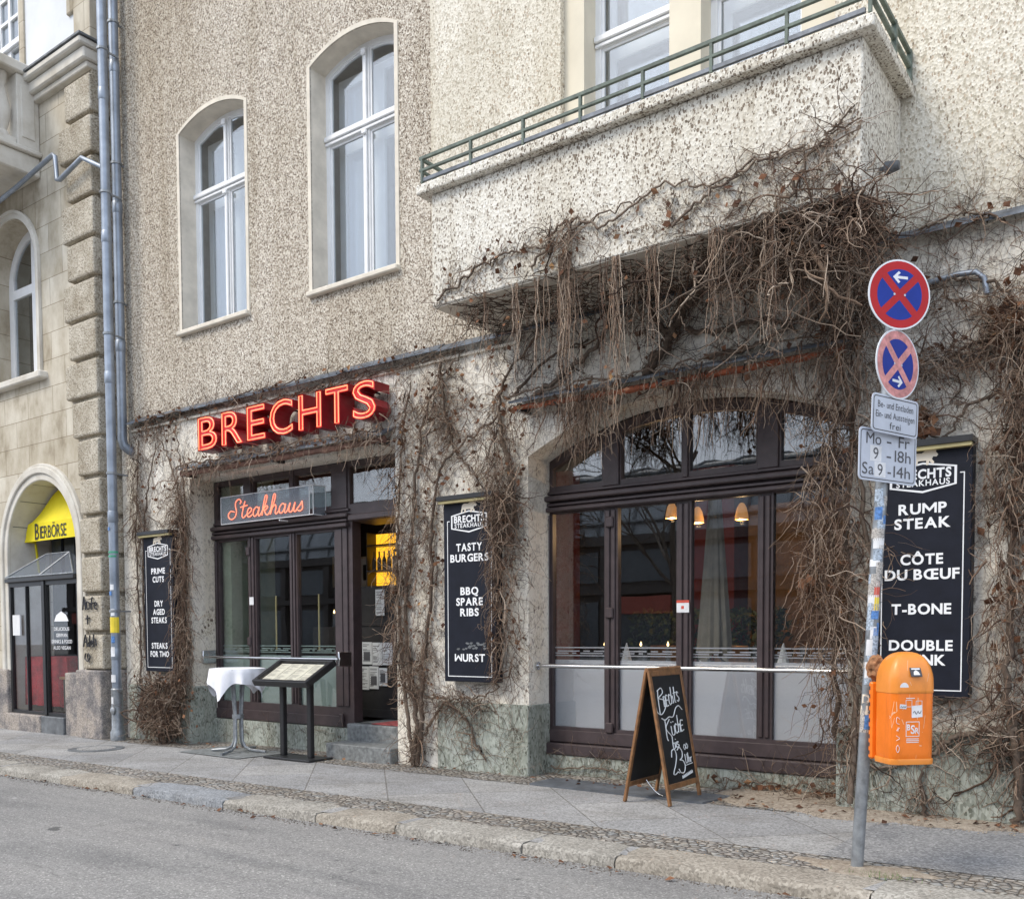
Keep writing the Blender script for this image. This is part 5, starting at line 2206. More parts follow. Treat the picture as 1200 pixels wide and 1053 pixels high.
q.poly([(.030 * cos(pi * i / 10), .030 * sin(pi * i / 10)) for i in range(11)], 0)
q.build('sticker', 'sticker_white', BN_, False, True)
q = MB()
q.T = Matrix.Translation((0, -.1268, 0))
script(q, [[(.9, .95), (.2, 1.0), (.1, .85), (.8, .8)], [(.1, .62), (.9, .70)], [(.5, .72), (.5, .60)], [(.1, .48), (.9, .40), (.1, .34)], [(.5, .22), (.1, .12), (.5, 0), (.9, .12), (.5, .22)]], (-.128, 0, .07), .028, .22, (1, 0, 0), (0, 0, 1), .0016, 4)
q.build('graffiti', 'sticker_white', BN_, False, True)
q = MB()
q.T = Matrix.Translation((-.02, .21, .22))
q.box(-.03, -.01, -.14, .03, .10, -.11)
q.box(-.03, -.01, .11, .03, .10, .14)
q.build('bracket', 'galvanised', BN_, False, True)
# crumpled paper wedged on top of the bracket
q = MB()
bm = bmesh.new()
bmesh.ops.create_icosphere(bm, subdivisions=3, radius=1)
rr = random.Random(5)
for v in bm.verts:
    v.co *= rr.uniform(.62, 1.12)
    v.co = Vector((v.co.x * .062, v.co.y * .055, v.co.z * .085))
    v.co += Vector((-1.615, -2.20, 1.285))
bm.verts.index_update()
q.add([v.co.copy() for v in bm.verts], [tuple(v.index for v in f.verts) for f in bm.faces])
bm.free()
tag(centre(q.build('crumpled_wrapper', 'terracotta_debris')), 'crumpled brown paper wedged between the signpost and the orange bin', 'litter')


# ------------------------------------------------------------------ things inside the dining room
def pendant(x, y, z, label):
    P_ = empty('pendant_lamp', (x, y, z), label, 'pendant lamp', 'lit pendant lamps in the dining room')
    q = MB()
    q.lathe([(.075, 0), (.072, .05), (.055, .13), (.028, .18), (.012, .19)], (x, y, z), 18)
    q.build('lamp_shade', 'lamp_glow', P_, True)
    q = MB()
    q.cyl((x, y, z + .19), (x, y, 3.98), .006, 5)
    q.build('cord', 'black_metal', P_)
    l = bpy.data.lights.new('lamp_bulb', 'POINT')
    l.energy = 9
    l.color = (1, .60, .28)
    l.shadow_soft_size = .022
    o = bpy.data.objects.new('lamp_bulb', l)
    COL.objects.link(o)
    o.parent = P_
    o.location = (0, 0, -.03)


pendant(-5.12, 2.0, 2.86, 'amber pendant lamp placed for a blurred reflection in the second pane from the left of the arched front')  # lit lamp added to stand in for a blurred reflection
pendant(-4.79, 2.0, 2.78, 'lit amber pendant lamp just left of the pale folded parasol shape')
pendant(-4.25, 2.0, 2.78, 'lit amber pendant lamp just right of the pale folded parasol shape')

q = MB()  # cloth shape added in place of a closed parasol's reflection on the glass
n = 60
vs, fs = [], []
for lv in range(9):
    t = lv / 8
    z = 3.0 - 1.75 * t
    for i in range(n):
        a = tau * i / n
        r = (.06 + .12 * t) * (1 + .16 * sin(11 * a + .4) * (.4 + .6 * t)) * (1 if lv < 8 else .97)
        vs.append((-4.19 + r * cos(a), 1.15 + r * .6 * sin(a), z + (.05 * sin(4 * a) if lv == 8 else 0)))
for lv in range(8):
    for i in range(n):
        fs.append((lv * n + i, lv * n + (i + 1) % n, (lv + 1) * n + (i + 1) % n, (lv + 1) * n + i))
q.add(vs, fs)
tag(centre(q.build('parasol_reflection', 'parasol_cloth', None, True)), 'pale folded cloth standing in for a parasol reflected in the third pane of the arched front', 'curtain')


def dining_table(x, y, label):
    D_ = empty('dining_table', (x, y, .34), label, 'dining table', 'laid tables behind the arched front')
    q = MB()
    q.box(x - .45, y - .35, 1.13, x + .45, y + .35, 1.16, .008)
    q.build('tabletop', 'dark_wood', D_)
    for sx_, sy_ in ((-1, -1), (1, -1), (-1, 1), (1, 1)):
        q = MB()
        q.box(x + sx_ * .40 - .025, y + sy_ * .30 - .025, .34, x + sx_ * .40 + .025, y + sy_ * .30 + .025, 1.13)
        q.build('leg', 'dark_wood', D_)


def napkin(x, y, label):
    q = MB()
    q.lathe([(.07, 0), (.05, .08), (.02, .19), (.004, .24)], (x, y, 1.162), 9)
    tag(centre(q.build('folded_napkin', 'white_cloth')), label, 'napkin', 'folded white napkins on the dining tables')


def tumbler(x, y):
    q = MB()
    q.lathe([(.03, 0), (.032, .10), (.042, .2), (.038, .21)], (x, y, 1.162), 12)
    tag(centre(q.build('drinking_glass', 'acrylic')), 'drinking glass standing on a laid table behind the arched front', 'drinking glass', 'glasses on the dining tables')


for i, x in enumerate((-5.35, -4.40, -3.55, -2.85)):
    nm = ('first', 'second', 'third', 'fourth')[i]
    dining_table(x, 1.35, f'dark dining table behind the {nm} pane from the left of the arched front')
    napkin(x + .12, 1.12, f'folded white napkin standing behind the {nm} pane from the left of the arched front')
    tumbler(x - .18, 1.15)
    tumbler(x + .30, 1.2)


def chair(x, y, label):
    D_ = empty('dining_chair', (x, y, .34), label, 'chair', 'dark dining chairs in the dining room')
    q = MB()
    q.box(x - .21, y - .2, .78, x + .21, y + .22, .83, .01)
    q.build('seat', 'dark_wood', D_)
    q = MB()
    q.box(x - .21, y + .19, .95, x + .21, y + .225, 1.36, .01)
    q.build('backrest', 'oak', D_)
    for a, c in ((-1, -1), (1, -1), (-1, 1), (1, 1)):
        q = MB()
        q.box(x + a * .18 - .02, y + c * .19 - .02, .34, x + a * .18 + .02, y + c * .19 + .02, .94 if c > 0 else .78)
        q.build('leg', 'dark_wood', D_)


for i, x in enumerate((-5.3, -4.45, -3.5, -2.9)):
    chair(x, 2.0, 'dark chair behind the dining table at the ' + ('first', 'second', 'third', 'fourth')[i] + ' pane from the left')

HP = empty('hedge_planter', (-5.0, 2.75, .34), 'long dark planter of evergreen shrubs inside the dining room', 'planter')
q = MB()
q.box(-6.0, 2.6, .35, -4.0, 2.95, .95, .01)
q.build('trough', 'dark_wood', HP)
q = MB()
rr = random.Random(6)
for i in range(1500):
    c = Vector((rr.uniform(-6.0, -4.0), rr.uniform(2.5, 3.0), .95 + rr.random() ** .7 * .85))
    a, bb = Vector((rr.gauss(0, 1), rr.gauss(0, 1), rr.gauss(0, 1))).normalized() * .06, Vector((rr.gauss(0, 1), rr.gauss(0, 1), rr.gauss(0, 1))).normalized() * .03
    q.add([c - a, c + bb, c + a, c - bb], [(0, 1, 2, 3)])
q.build('foliage', 'foliage', HP)
for i, (x, y) in enumerate(((-5.12, 1.25), (-4.86, 1.4), (-5.62, 1.3), (-10.35, 1.5), (-9.62, 1.45))):
    C_ = empty('candle_lamp', (x, y, 1.16 if i < 3 else 1.62), ('small candle glowing on the table behind the second pane of the arched front', 'small candle beside another, behind the second pane of the arched front', 'small candle glowing behind the first pane of the arched front',
               'small candle glowing behind the middle pane of the entrance front', 'small candle glowing behind the right pane of the entrance front')[i], 'candle')
    q = MB()
    zb = C_.location.z
    q.lathe([(.03, 0), (.03, .12), (.022, .20)], (x, y, zb), 10)
    q.build('holder', 'acrylic', C_)
    q = MB()
    q.lathe([(.006, 0), (.014, .02), (.002, .055)], (x, y, zb + .20), 8)
    q.build('flame', 'candle_glow', C_)
for i, x in enumerate((-10.35, -9.62)):
    q = MB()
    q.box(x - .25, 1.3, .345, x + .25, 1.7, 1.62, .01)
    tag(centre(q.build('sideboard', 'dark_wood')), 'dark sideboard behind the ' + ('middle', 'right')[i] + ' pane of the entrance front', 'sideboard')
pl = [('left pane', -13.4, 3.19, 2.25), ('middle pane', -12.4, 3.6, 2.35), ('middle pane, nearer the mullion', -11.75, 3.6, 2.3), ('right pane', -11.15, 3.6, 2.35), ('right pane, nearer the door post', -10.5, 3.6, 2.35)]
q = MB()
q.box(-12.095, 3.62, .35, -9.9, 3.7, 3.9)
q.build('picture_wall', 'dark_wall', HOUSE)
for nm, x, y, z in pl[1:]:
    F_ = empty('framed_picture', (x, y, z), f'pale framed print on the dark wall behind the entrance {nm}', 'picture', 'framed prints on the dark wall')
    q = MB()
    q.plate(rect(x - .22, x + .22, z, z + .56), [rect(x - .19, x + .19, z + .03, z + .53)], y - .03, y)
    q.build('frame', 'reveal_plaster', F_)
    q = MB()
    q.plate(rect(x - .19, x + .19, z + .03, z + .53), [rect(x - .10, x + .10, z + .15, z + .42)], y - .015, y - .014)
    q.build('mount', 'paper', F_)
    q = MB()
    q.poly(rect(x - .10, x + .10, z + .15, z + .42), y - .0142)
    q.build('print', 'dark_wall', F_)

SH = empty('lit_bottle_shelf', (-9.1, 1.35, 2.15), 'glowing yellow bottle shelf above the dark panel in the doorway', 'shelf')
q = MB()
q.box(-9.38, 1.40, 2.17, -8.45, 1.42, 2.90)
q.build('glowing_back', 'amber_light', SH)
q = MB()
for z in (2.155, 2.37, 2.72):
    q.box(-9.38, 1.22, z, -8.45, 1.399, z + .02)
q.box(-9.40, 1.22, 2.15, -9.381, 1.42, 2.91)
q.build('board', 'dark_wood', SH)
for i in range(9):
    q = MB()
    x = -9.32 + .095 * i
    q.lathe([(.03, 0), (.032, .12), (.028, .15), (.011, .19), (.011, .26)], (x, 1.30, 2.391), 10)
    tag(centre(q.build('bottle', 'dark_wood', None, True)), 'dark bottle standing in the row on the glowing yellow shelf', 'bottle', 'bottles in a row on the lit shelf')

# ------------------------------------------------------------------ what the panes mirror from across the street: station hall and bare trees
ST = empty('station_hall', (-30, -52, -.3), 'long railway hall with an arched glass roof, mirrored in the shop windows', 'building')
q = MB()
q.box(-110, -70, -1, 60, -52, 8.2)
for i in range(28):
    x = -108 + 6 * i
    q.box(x - .35, -51.999, -1, x + .35, -51.5, 8.4)
q.box(-110, -51.998, 4.4, 60, -51.4, 4.9)
q.box(-110, -51.997, 8.0, 60, -51.3, 8.7)
q.build('hall_wall', 'hall_wall', ST)
q = MB()
n = 16
vs = []
for x in (-110, 60):
    for i in range(n + 1):
        a = pi * i / n
        vs.append((x, -61 + 9.6 * cos(a), 8.6 + 6.2 * sin(a)))
q.add(vs, [(i, i + 1, n + 2 + i, n + 1 + i) for i in range(n)])
q.build('arched_roof', 'hall_roof', ST, True)
q = MB()
for i in range(58):
    x = -109 + 2.9 * i
    q.tube([(x, -61 + 9.7 * cos(pi * k / 16), 8.6 + 6.3 * sin(pi * k / 16)) for k in range(17)], .09, 4)
for z in (9.6, 11.6, 13.6):
    y = -61 + 9.75 * math.sqrt(max(0, 1 - ((z - 8.6) / 6.35) ** 2))
    q.tube([(-110, y, z), (60, y, z)], .16, 4)
q.build('roof_rib', 'dark_steel_plate', ST)
q = MB()
for i in range(27):
    x = -108 + 6 * i
    q.box(x + .8, -51.99, .4, x + 5.2, -51.9, 3.9)
    q.box(x + .8, -51.989, 5.3, x + 5.2, -51.9, 7.6)
q.build('hall_window', 'hall_glass', ST)
q = MB()
for i in range(0, 27, 4):
    x = -108 + 6 * i
    q.box(x + .5, -51.95, 3.0, x + 5.5, -51.2, 4.2)
q.build('shop_fascia', 'hall_red', ST)


def bare_tree(x, y, h, label, seed):
    T0 = empty('bare_tree', (x, y, -.15), label, 'tree')
    rr = random.Random(seed)
    tr, br = MB(), MB()
    tr.tube([(x, y, -.2), (x + .05, y, h * .2), (x - .03, y + .05, h * .4)], [.2, .16, .13], 8)

    def grow(p, d, l, r, lv):
        pts, rad = [p], [r]
        n = 5
        for i in range(n):
            d = (d + Vector((rr.gauss(0, .16), rr.gauss(0, .16), rr.gauss(.05, .12)))).normalized()
            p = p + d * (l / n)
            pts.append(p)
            rad.append(r * (1 - .6 * (i + 1) / n))
        br.tube(pts, rad, 5 if lv < 2 else 3)
        if lv < 4:
            for k in range(3 if lv else 5):
                q_ = pts[rr.randint(2, n)]
                nd = (d + Vector((rr.gauss(0, .75), rr.gauss(0, .75), rr.gauss(.15, .4)))).normalized()
                grow(q_, nd, l * rr.uniform(.55, .8), r * .5, lv + 1)
    grow(Vector((x - .03, y + .05, h * .4)), Vector((0, 0, 1)), h * .38, .12, 0)
    for k in range(3):
        grow(Vector((x - .03, y + .05, h * (.3 + .04 * k))), Vector((rr.gauss(0, 1), rr.gauss(0, 1), .8)).normalized(), h * .3, .08, 1)
    tr.build('trunk', 'bark', T0, True)
    br.build('crown', 'bark', T0)


bare_tree(-16.5, -24, 11, 'bare street tree mirrored in the entrance panes', 3)
bare_tree(-29, -26, 12, 'bare street tree farther down the street, mirrored in the panes', 8)


# ------------------------------------------------------------------ dry creeper
class Tubes:
    """many thin tapering stems as one mesh, built with numpy"""
    def __init__(self):
        self.P, self.R = [], []

    def add(self, pts, r0, r1):
        if len(pts) > 1:
            self.P.append(np.array([tuple(p) for p in pts]))
            self.R.append((r0, r1))

    def build(self, name, mat, parent, sides=3):
        V, F, off = [], [], 0
        o_ = np.array(tuple(origin_of(parent)))
        for P, (r0, r1) in zip(self.P, self.R):
            n = len(P)
            T = np.gradient(P, axis=0)
            T /= np.maximum(np.linalg.norm(T, axis=1, keepdims=True), 1e-9)
            a = np.array([0.31, 0.83, 0.46]) if abs(T[0] @ np.array([0.31, 0.83, 0.46])) < .9 else np.array([1., 0, 0])
            U = np.cross(T, a)
            U /= np.maximum(np.linalg.norm(U, axis=1, keepdims=True), 1e-9)
            Wv = np.cross(T, U)
            r = np.linspace(r0, r1, n)[:, None] * (.82 if r0 < .0075 else 1.0)
            rg = [P + r * (U * cos(tau * k / sides) + Wv * sin(tau * k / sides)) for k in range(sides)]
            V.append(np.stack(rg, 1).reshape(-1, 3) - o_)
            i = np.arange(n - 1)[:, None] * sides + off
            k = np.arange(sides)[None, :]
            k2 = (k + 1) % sides
            F.append(np.stack([i + k, i + k2, i + k2 + sides, i + k + sides], -1).reshape(-1, 4))
            off += n * sides
        if not V:
            return None
        V, F = np.concatenate(V), np.concatenate(F)
        me = bpy.data.meshes.new(name)
        me.vertices.add(len(V))
        me.vertices.foreach_set('co', V.astype(np.float32).ravel())
        me.loops.add(F.size)
        me.loops.foreach_set('vertex_index', F.astype(np.int32).ravel())
        me.polygons.add(len(F))
        me.polygons.foreach_set('loop_start', (np.arange(len(F)) * 4).astype(np.int32))
        me.update(calc_edges=True)
        me.polygons.foreach_set('use_smooth', [True] * len(F))
        me.materials.append(MATS[mat])
        o = bpy.data.objects.new(name, me)
        COL.objects.link(o)
        o.parent = parent
        return o


THIN = .60                                       # overall density of the twigs


class Creeper:
    def __init__(self, label, base, seed, ymax=0.0, avoid=None):
        self.e = empty('dry_creeper', base, label, 'creeper')
        self.r = random.Random(seed)
        self.st, self.tw, self.dk, self.lf = Tubes(), Tubes(), Tubes(), MB()
        self.ymax = ymax
        self.avoid = avoid or (lambda p: False)

    def clip(self, p):
        ym = self.ymax(p) if callable(self.ymax) else self.ymax
        if p.y > ym - .006:
            p.y = ym - .006 - self.r.random() * .01
        if p.z < g(p.x) + .012:
            p.z = g(p.x) + .012
        return p

    def walk(self, p, d, L, wob=.3, grav=0.0, step=.055):
        r = self.r
        if self.avoid(p) and r.random() < .97:
            return [p.copy()]
        pts = [p.copy()]
        n = max(3, int(L / step))
        d = d.normalized()
        for _ in range(n):
            d = d + Vector((r.gauss(0, wob), r.gauss(0, wob * .6), r.gauss(0, wob) - grav))
            d.normalize()
            p = self.clip(p + d * (L / n))
            if self.avoid(p):
                break
            pts.append(p.copy())
        return pts

    def stem(self, pts, r0, r1, wob=.02, dens=10):
        """woody stem through the given points with small kinks"""
        q = smooth3([Vector(p) for p in pts], dens)
        q = [self.clip(p + Vector((self.r.gauss(0, wob), self.r.gauss(0, wob * .3), self.r.gauss(0, wob)))) for p in q]
        self.st.add(q, r0, r1)
        return q

    def twig(self, p, d, L, r=.0035, wob=.3, grav=.06, sub=2, dark=False):
        r *= math.exp(self.r.gauss(0, .38))
        pts = self.walk(p, d, L, wob, grav)
        if len(pts) < 2:
            return pts
        (self.dk if dark else self.tw).add(pts, r, r * .45)
        for _ in range(sub):
            k = self.r.randint(1, len(pts) - 1)
            dd = Vector((self.r.gauss(0, 1), self.r.gauss(-.2, .5), self.r.gauss(-.1, 1)))
            (self.dk if dark else self.tw).add(self.walk(pts[k], dd, L * self.r.uniform(.2, .5), wob, grav), r * .65, r * .35)
        return pts

    def along(self, path, n, Lr=(.12, .4), r=.0035, grav=.08, out=.4, sub=2, dark=.3, wob=.3):
        for _ in range(int(n * THIN * .8)):
            p = self.r.choice(path)
            if self.avoid(p):
                continue
            d = Vector((self.r.gauss(0, 1), -abs(self.r.gauss(0, out)), self.r.gauss(-.2, .9)))
            self.twig(p + Vector((self.r.gauss(0, .02), self.r.gauss(0, .01), self.r.gauss(0, .02))), d, self.r.uniform(*Lr), r * self.r.uniform(.7, 1.3), wob, grav, sub, self.r.random() < dark)

    def tangle(self, c, rad, n, Lr=(.15, .4), r=.0035, grav=.04, dark=.35, sub=1, wob=.35):
        c = Vector(c)
        for _ in range(int(n * THIN)):
            while True:
                o = Vector((self.r.uniform(-1, 1), self.r.uniform(-1, 1), self.r.uniform(-1, 1)))
                if o.length < 1:
                    break
            p = self.clip(c + Vector((o.x * rad[0], o.y * rad[1], o.z * rad[2])))
            d = Vector((self.r.gauss(0, 1), self.r.gauss(-.1, .5), self.r.gauss(-.3, 1)))
            self.twig(p, d, self.r.uniform(*Lr), r * self.r.uniform(.7, 1.5), wob, grav, sub, self.r.random() < dark)

    def column(self, pts, width, n, Lr=(.2, .55), depth=.06, dark=.35, grav=.18, r=.0036):
        """shaggy hanging growth along a line"""
        q = smooth3([Vector(p) for p in pts], 12)
        for _ in range(int(n * THIN * .9)):
            p = self.r.choice(q)
            p = self.clip(p + Vector((self.r.gauss(0, width), -abs(self.r.gauss(0, depth)), self.r.gauss(0, .10))))
            d = Vector((self.r.gauss(0, .7), self.r.gauss(-.15, .35), -1 + self.r.gauss(0, .8)))
            self.twig(p, d, self.r.uniform(*Lr), r * self.r.uniform(.7, 1.4), .3, grav, self.r.choice((0, 1, 2)), self.r.random() < dark)

    def net(self, x0, x1, z0, z1, n, y=None, Lr=(.2, .7), r=.0028, dark=.6, wob=.28, grav=0.0, vert=.6):
        """clinging network flat on the wall"""
        for _ in range(int(n * THIN * 1.25)):
            p = Vector((self.r.uniform(x0, x1), 0, self.r.uniform(z0, z1)))
            if self.avoid(p):
                continue
            p.y = (self.ymax(p) if callable(self.ymax) else self.ymax) if y is None else y
            p = self.clip(p)
            d = Vector((self.r.gauss(0, 1), 0, self.r.gauss(vert, 1)))
            pts = self.walk(p, d, self.r.uniform(*Lr), wob, grav)
            y0 = p.y
            for q in pts:
                q.y = min(q.y, y0)
                q.y = y0 + (q.y - y0) * .25
            (self.dk if self.r.random() < dark else self.tw).add(pts, r * self.r.uniform(.6, 1.2), r * .4)
            for _k in range(2):
                k = self.r.randint(0, len(pts) - 1)
                b = self.walk(pts[k], Vector((self.r.gauss(0, 1), 0, self.r.gauss(0, 1))), self.r.uniform(.08, .25), wob, grav)
                for q in b:
                    q.y = y0 + (min(q.y, y0) - y0) * .25
                (self.dk if self.r.random() < dark else self.tw).add(b, r * .6, r * .35)

    def leaves(self, pts_fn, n, size=(.016, .040)):
        for _ in range(int(n * .6)):
            p = self.clip(pts_fn())
            if self.avoid(p):
                continue
            s = self.r.uniform(*size)
            a = Vector((self.r.gauss(0, 1), self.r.gauss(0, .6), self.r.gauss(-.3, 1))).normalized()
            b = a.cross(Vector((self.r.gauss(0, .5), -1, self.r.gauss(0, .5)))).normalized()
            nrm = a.cross(b)
            c = nrm * s * self.r.uniform(-.5, .5)
            e = nrm * s * self.r.uniform(-.4, .4)
            self.lf.add([p - a * s, p + b * s * .7 + c, p + a * s, p - b * s * .7 + e, p + a * s * .2], [(0, 1, 4), (1, 2, 4), (2, 3, 4), (3, 0, 4)])

    def done(self):
        if self.st.P:
            self.st.build('main_stem', 'vine_bark', self.e, 7)
        a = self.tw.build('twig', 'dry_twig', self.e)
        b = self.dk.build('twig', 'dark_twig', self.e)
        for o in (a, b):
            if o:
                o['kind'] = 'stuff'
        if self.lf.v:
            o = self.lf.build('dead_leaf', 'dead_leaf', self.e)
            o['kind'] = 'stuff'


def smooth3(P, k=8):
    if len(P) < 3:
        return [P[0] + (P[1] - P[0]) * (i / k) for i in range(k + 1)]
    Q = [P[0] * 2 - P[1]] + P + [P[-1] * 2 - P[-2]]
    out = []
    for i in range(1, len(Q) - 2):
        a, b, c, d = Q[i - 1:i + 3]
        for j in range(k):
            t = j / k
            out.append(.5 * ((2 * b) + (c - a) * t + (2 * a - 5 * b + 4 * c - d) * t * t + (3 * b - a - 3 * c + d) * t ** 3))
    out.append(P[-1])
    return out


V3 = Vector


def wall_y(p):
    """front surface that the creeper clings to"""
    if 4.64 < p.z < 4.74:
        return -.12
    if p.z < .78 and -13.2 < p.x < -11.63:
        return -.07
    if p.z < .75 and -7.05 < p.x < -5.76:
        return -.035
    if p.z < .70 and -2.52 < p.x < -1.09:
        return -.12
    return -.004


# 1 left pier
c = Creeper('dry creeper with a thick tangled foot climbing the pier right of the drainpipes', (-12.3, -.1, g(-12.3)), 11, wall_y, lambda p: -12.63 < p.x < -11.90 and .97 < p.z < 3.03)
foot = V3((-12.15, -.16, .02))
for i, pts in enumerate(([(-12.15, -.2, .03), (-12.3, -.2, .5), (-12.75, -.05, 1.2), (-12.8, -.04, 2.4), (-12.7, -.04, 3.4), (-12.4, -.04, 4.3)],
                         [(-12.1, -.2, .03), (-12.0, -.2, .6), (-11.85, -.06, 1.5), (-11.78, -.05, 2.5), (-11.8, -.05, 3.3), (-12.1, -.05, 4.1), (-12.5, -.04, 4.5)],
                         [(-12.2, -.2, .03), (-12.6, -.2, .4), (-12.9, -.05, 1.6), (-12.95, -.04, 2.9), (-12.85, -.04, 4.4)],
                         [(-11.9, -.15, .05), (-11.8, -.08, 1.1), (-11.75, -.05, 2.2), (-11.72, -.05, 3.5), (-11.9, -.05, 4.4)])):
    q = c.stem(pts, (.028, .032, .022, .022)[i], .007, .012)
    c.along(q, (90, 150, 70, 110)[i], (.12, .45), .0038)
c.column([(-11.80, -.05, 3.6), (-11.76, -.05, 2.5), (-11.78, -.05, 1.5), (-11.85, -.08, .8)], .115, 1900, (.18, .5), .07)
c.column([(-12.75, -.05, 4.3), (-12.8, -.05, 3.2), (-12.75, -.05, 2.95)], .13, 160, (.15, .45), .05)
c.tangle((-12.1, -.24, .48), (.52, .18, .46), 1200, (.2, .6), .0045, .02)
c.column([(-12.9, -.05, 4.4), (-12.85, -.05, 3.6), (-12.75, -.05, 3.1)], .10, 260, (.15, .4), .05)
for i in range(16):
    a = c.r.uniform(0, 6.28)
    p = V3((-12.1 + .4 * cos(a), -.25 + c.r.uniform(-.1, .08), .45 + .35 * sin(a)))
    c.stem([p, p + V3((c.r.gauss(0, .2), c.r.gauss(0, .05), c.r.gauss(-.1, .2))), V3((-12.1 + c.r.gauss(0, .15), -.22, .06))], .014, .010, .01)
c.net(-13.15, -11.68, .8, 4.6, 520, None, (.15, .45), .0034, .25)
c.net(-13.15, -11.68, .8, 4.6, 330, None, (.2, .6))
c.column([(-13.0, -.06, .75), (-12.6, -.06, .85), (-12.0, -.06, .9), (-11.75, -.06, .95)], .1, 150, (.15, .4), .08)
c.leaves(lambda: V3((-12.1 + c.r.gauss(0, .35), -.25 + c.r.gauss(0, .08), .55 + c.r.gauss(0, .3))), 150)
c.leaves(lambda: V3((-11.8 + c.r.gauss(0, .1), -.08 + c.r.gauss(0, .03), c.r.uniform(.9, 3.5))), 150)
c.leaves(lambda: V3((c.r.uniform(-13, -11.8), -.05, c.r.uniform(1, 4.6))), 260)
c.done()

# 2 along the ledge
c = Creeper('band of dry creeper running along the ledge above the neon letters', (-9.8, -.05, 4.6), 12, wall_y)
for z0, a, b_ in ((4.60, -12.9, -7.0), (4.66, -12.5, -9.0), (4.56, -9.4, -6.6)):
    q = c.stem([(a + (b_ - a) * t / 6, -.05, z0 + c.r.uniform(-.05, .06)) for t in range(7)], .011, .007, .015)
    c.along(q, 150, (.1, .35), .0033, .03)
c.net(-12.9, -7.0, 4.50, 4.80, 190, None, (.2, .6), .003)
c.tangle((-12.5, -.07, 4.5), (.5, .06, .14), 120, (.1, .35))
c.leaves(lambda: V3((c.r.uniform(-12.8, -7), -.06, 4.62 + c.r.gauss(0, .07))), 150)
c.leaves(lambda: V3((-12.4 + c.r.gauss(0, .4), -.06, 4.55 + c.r.gauss(0, .08))), 50)
c.done()

# 3 on the awning over the entrance
c = Creeper('dry creeper draped over the rolled brown awning of the entrance', (-9.6, -.2, 3.8), 13, lambda p: -.26 if 3.72 < p.z < 3.86 else (.30 if p.z < 3.72 else -.05))
q = c.stem([(-11.6, -.27, 3.83), (-10.8, -.28, 3.86), (-9.9, -.28, 3.84), (-9.0, -.28, 3.87), (-8.2, -.28, 3.85), (-7.65, -.26, 3.86)], .011, .008, .015)
c.along(q, 330, (.1, .38), .0036, .12, .3)
c.column([(-11.6, -.26, 3.82), (-10.9, -.24, 3.80), (-10.3, -.26, 3.80)], .16, 170, (.12, .35), .03)
c.column([(-8.3, -.25, 3.82), (-7.7, -.25, 3.8)], .14, 110, (.12, .4), .03)
c.column([(-11.5, -.2, 3.78), (-7.7, -.2, 3.78)], .15, 150, (.08, .3), .04, grav=.3)
c.column([(-7.80, .1, 3.7), (-7.78, .1, 3.2)], .06, 50, (.2, .5), .06)
c.leaves(lambda: V3((c.r.uniform(-11.5, -7.7), -.28, 3.84 + c.r.gauss(0, .05))), 170)
c.done()

# 4 middle pier
def pier_y(p):
    if -6.85 < p.x < -6.07 and .97 < p.z < 3.02:
        return -.165
    return wall_y(p)


c = Creeper('dry creeper climbing and hanging over the pier between entrance and arched window', (-7.2, -.1, g(-7.2)), 14, pier_y, lambda p: -6.86 < p.x < -6.20 and .97 < p.z < 3.03)
ST_ = [([(-7.35, -.10, .0), (-7.3, -.09, .5), (-7.42, -.06, 1.0), (-7.5, -.05, 1.8), (-7.38, -.05, 2.7), (-7.3, -.04, 3.5), (-7.05, -.05, 4.2), (-6.6, -.05, 4.6)], .034),
       ([(-7.28, -.10, .0), (-7.2, -.1, .55), (-7.25, -.05, 1.1), (-7.1, -.05, 1.9), (-7.05, -.05, 2.9), (-6.9, -.05, 3.4), (-6.3, -.05, 3.75), (-5.9, -.06, 3.9)], .030),
       ([(-7.32, -.12, .0), (-7.45, -.1, .7), (-7.6, -.04, 1.6), (-7.62, -.04, 2.6), (-7.55, -.04, 3.6), (-7.4, -.04, 4.4)], .026),
       ([(-7.2, -.08, .35), (-6.9, -.07, .72), (-6.6, -.06, .55), (-6.45, -.06, .3), (-6.3, -.06, .15)], .018),
       ([(-5.95, -.05, 2.75), (-5.98, -.05, 3.2), (-6.1, -.05, 3.7), (-6.05, -.05, 4.2), (-5.6, -.06, 4.55)], .035),
       ([(-7.5, -.05, 1.0), (-7.2, -.06, .82), (-6.8, -.06, .78), (-6.3, -.06, .85), (-5.95, -.05, 1.15)], .014),
       ([(-6.95, -.05, 4.55), (-6.85, -.05, 3.9), (-6.7, -.05, 3.5), (-6.35, -.05, 3.1)], .016)]
for i, (pts, r0) in enumerate(ST_):
    q = c.stem(pts, r0, .008, .014)
    c.along(q, 110, (.12, .5), .0038)
c.column([(-6.25, -.08, 3.75), (-6.05, -.12, 3.2), (-5.98, -.14, 2.6), (-6.0, -.12, 1.9), (-6.05, -.08, 1.3)], .115, 950, (.2, .6), .09)
c.column([(-6.13, -.22, 2.95), (-6.14, -.20, 2.5), (-6.16, -.2, 2.0)], .07, 90, (.2, .5), .03)
c.tangle((-6.0, -.10, 2.85), (.18, .10, .35), 260, (.2, .5))
c.column([(-7.5, -.04, 4.4), (-7.45, -.04, 3.0), (-7.55, -.04, 2.2), (-7.6, -.04, 1.2)], .09, 800, (.15, .45), .06)
c.tangle((-7.62, -.08, 2.15), (.12, .10, .25), 120, (.15, .4))
c.tangle((-7.35, -.09, 1.0), (.25, .08, .22), 190, (.15, .45))
c.tangle((-6.75, -.08, .75), (.55, .07, .16), 200, (.15, .45))
c.tangle((-7.3, -.12, .2), (.14, .07, .22), 90, (.15, .35))
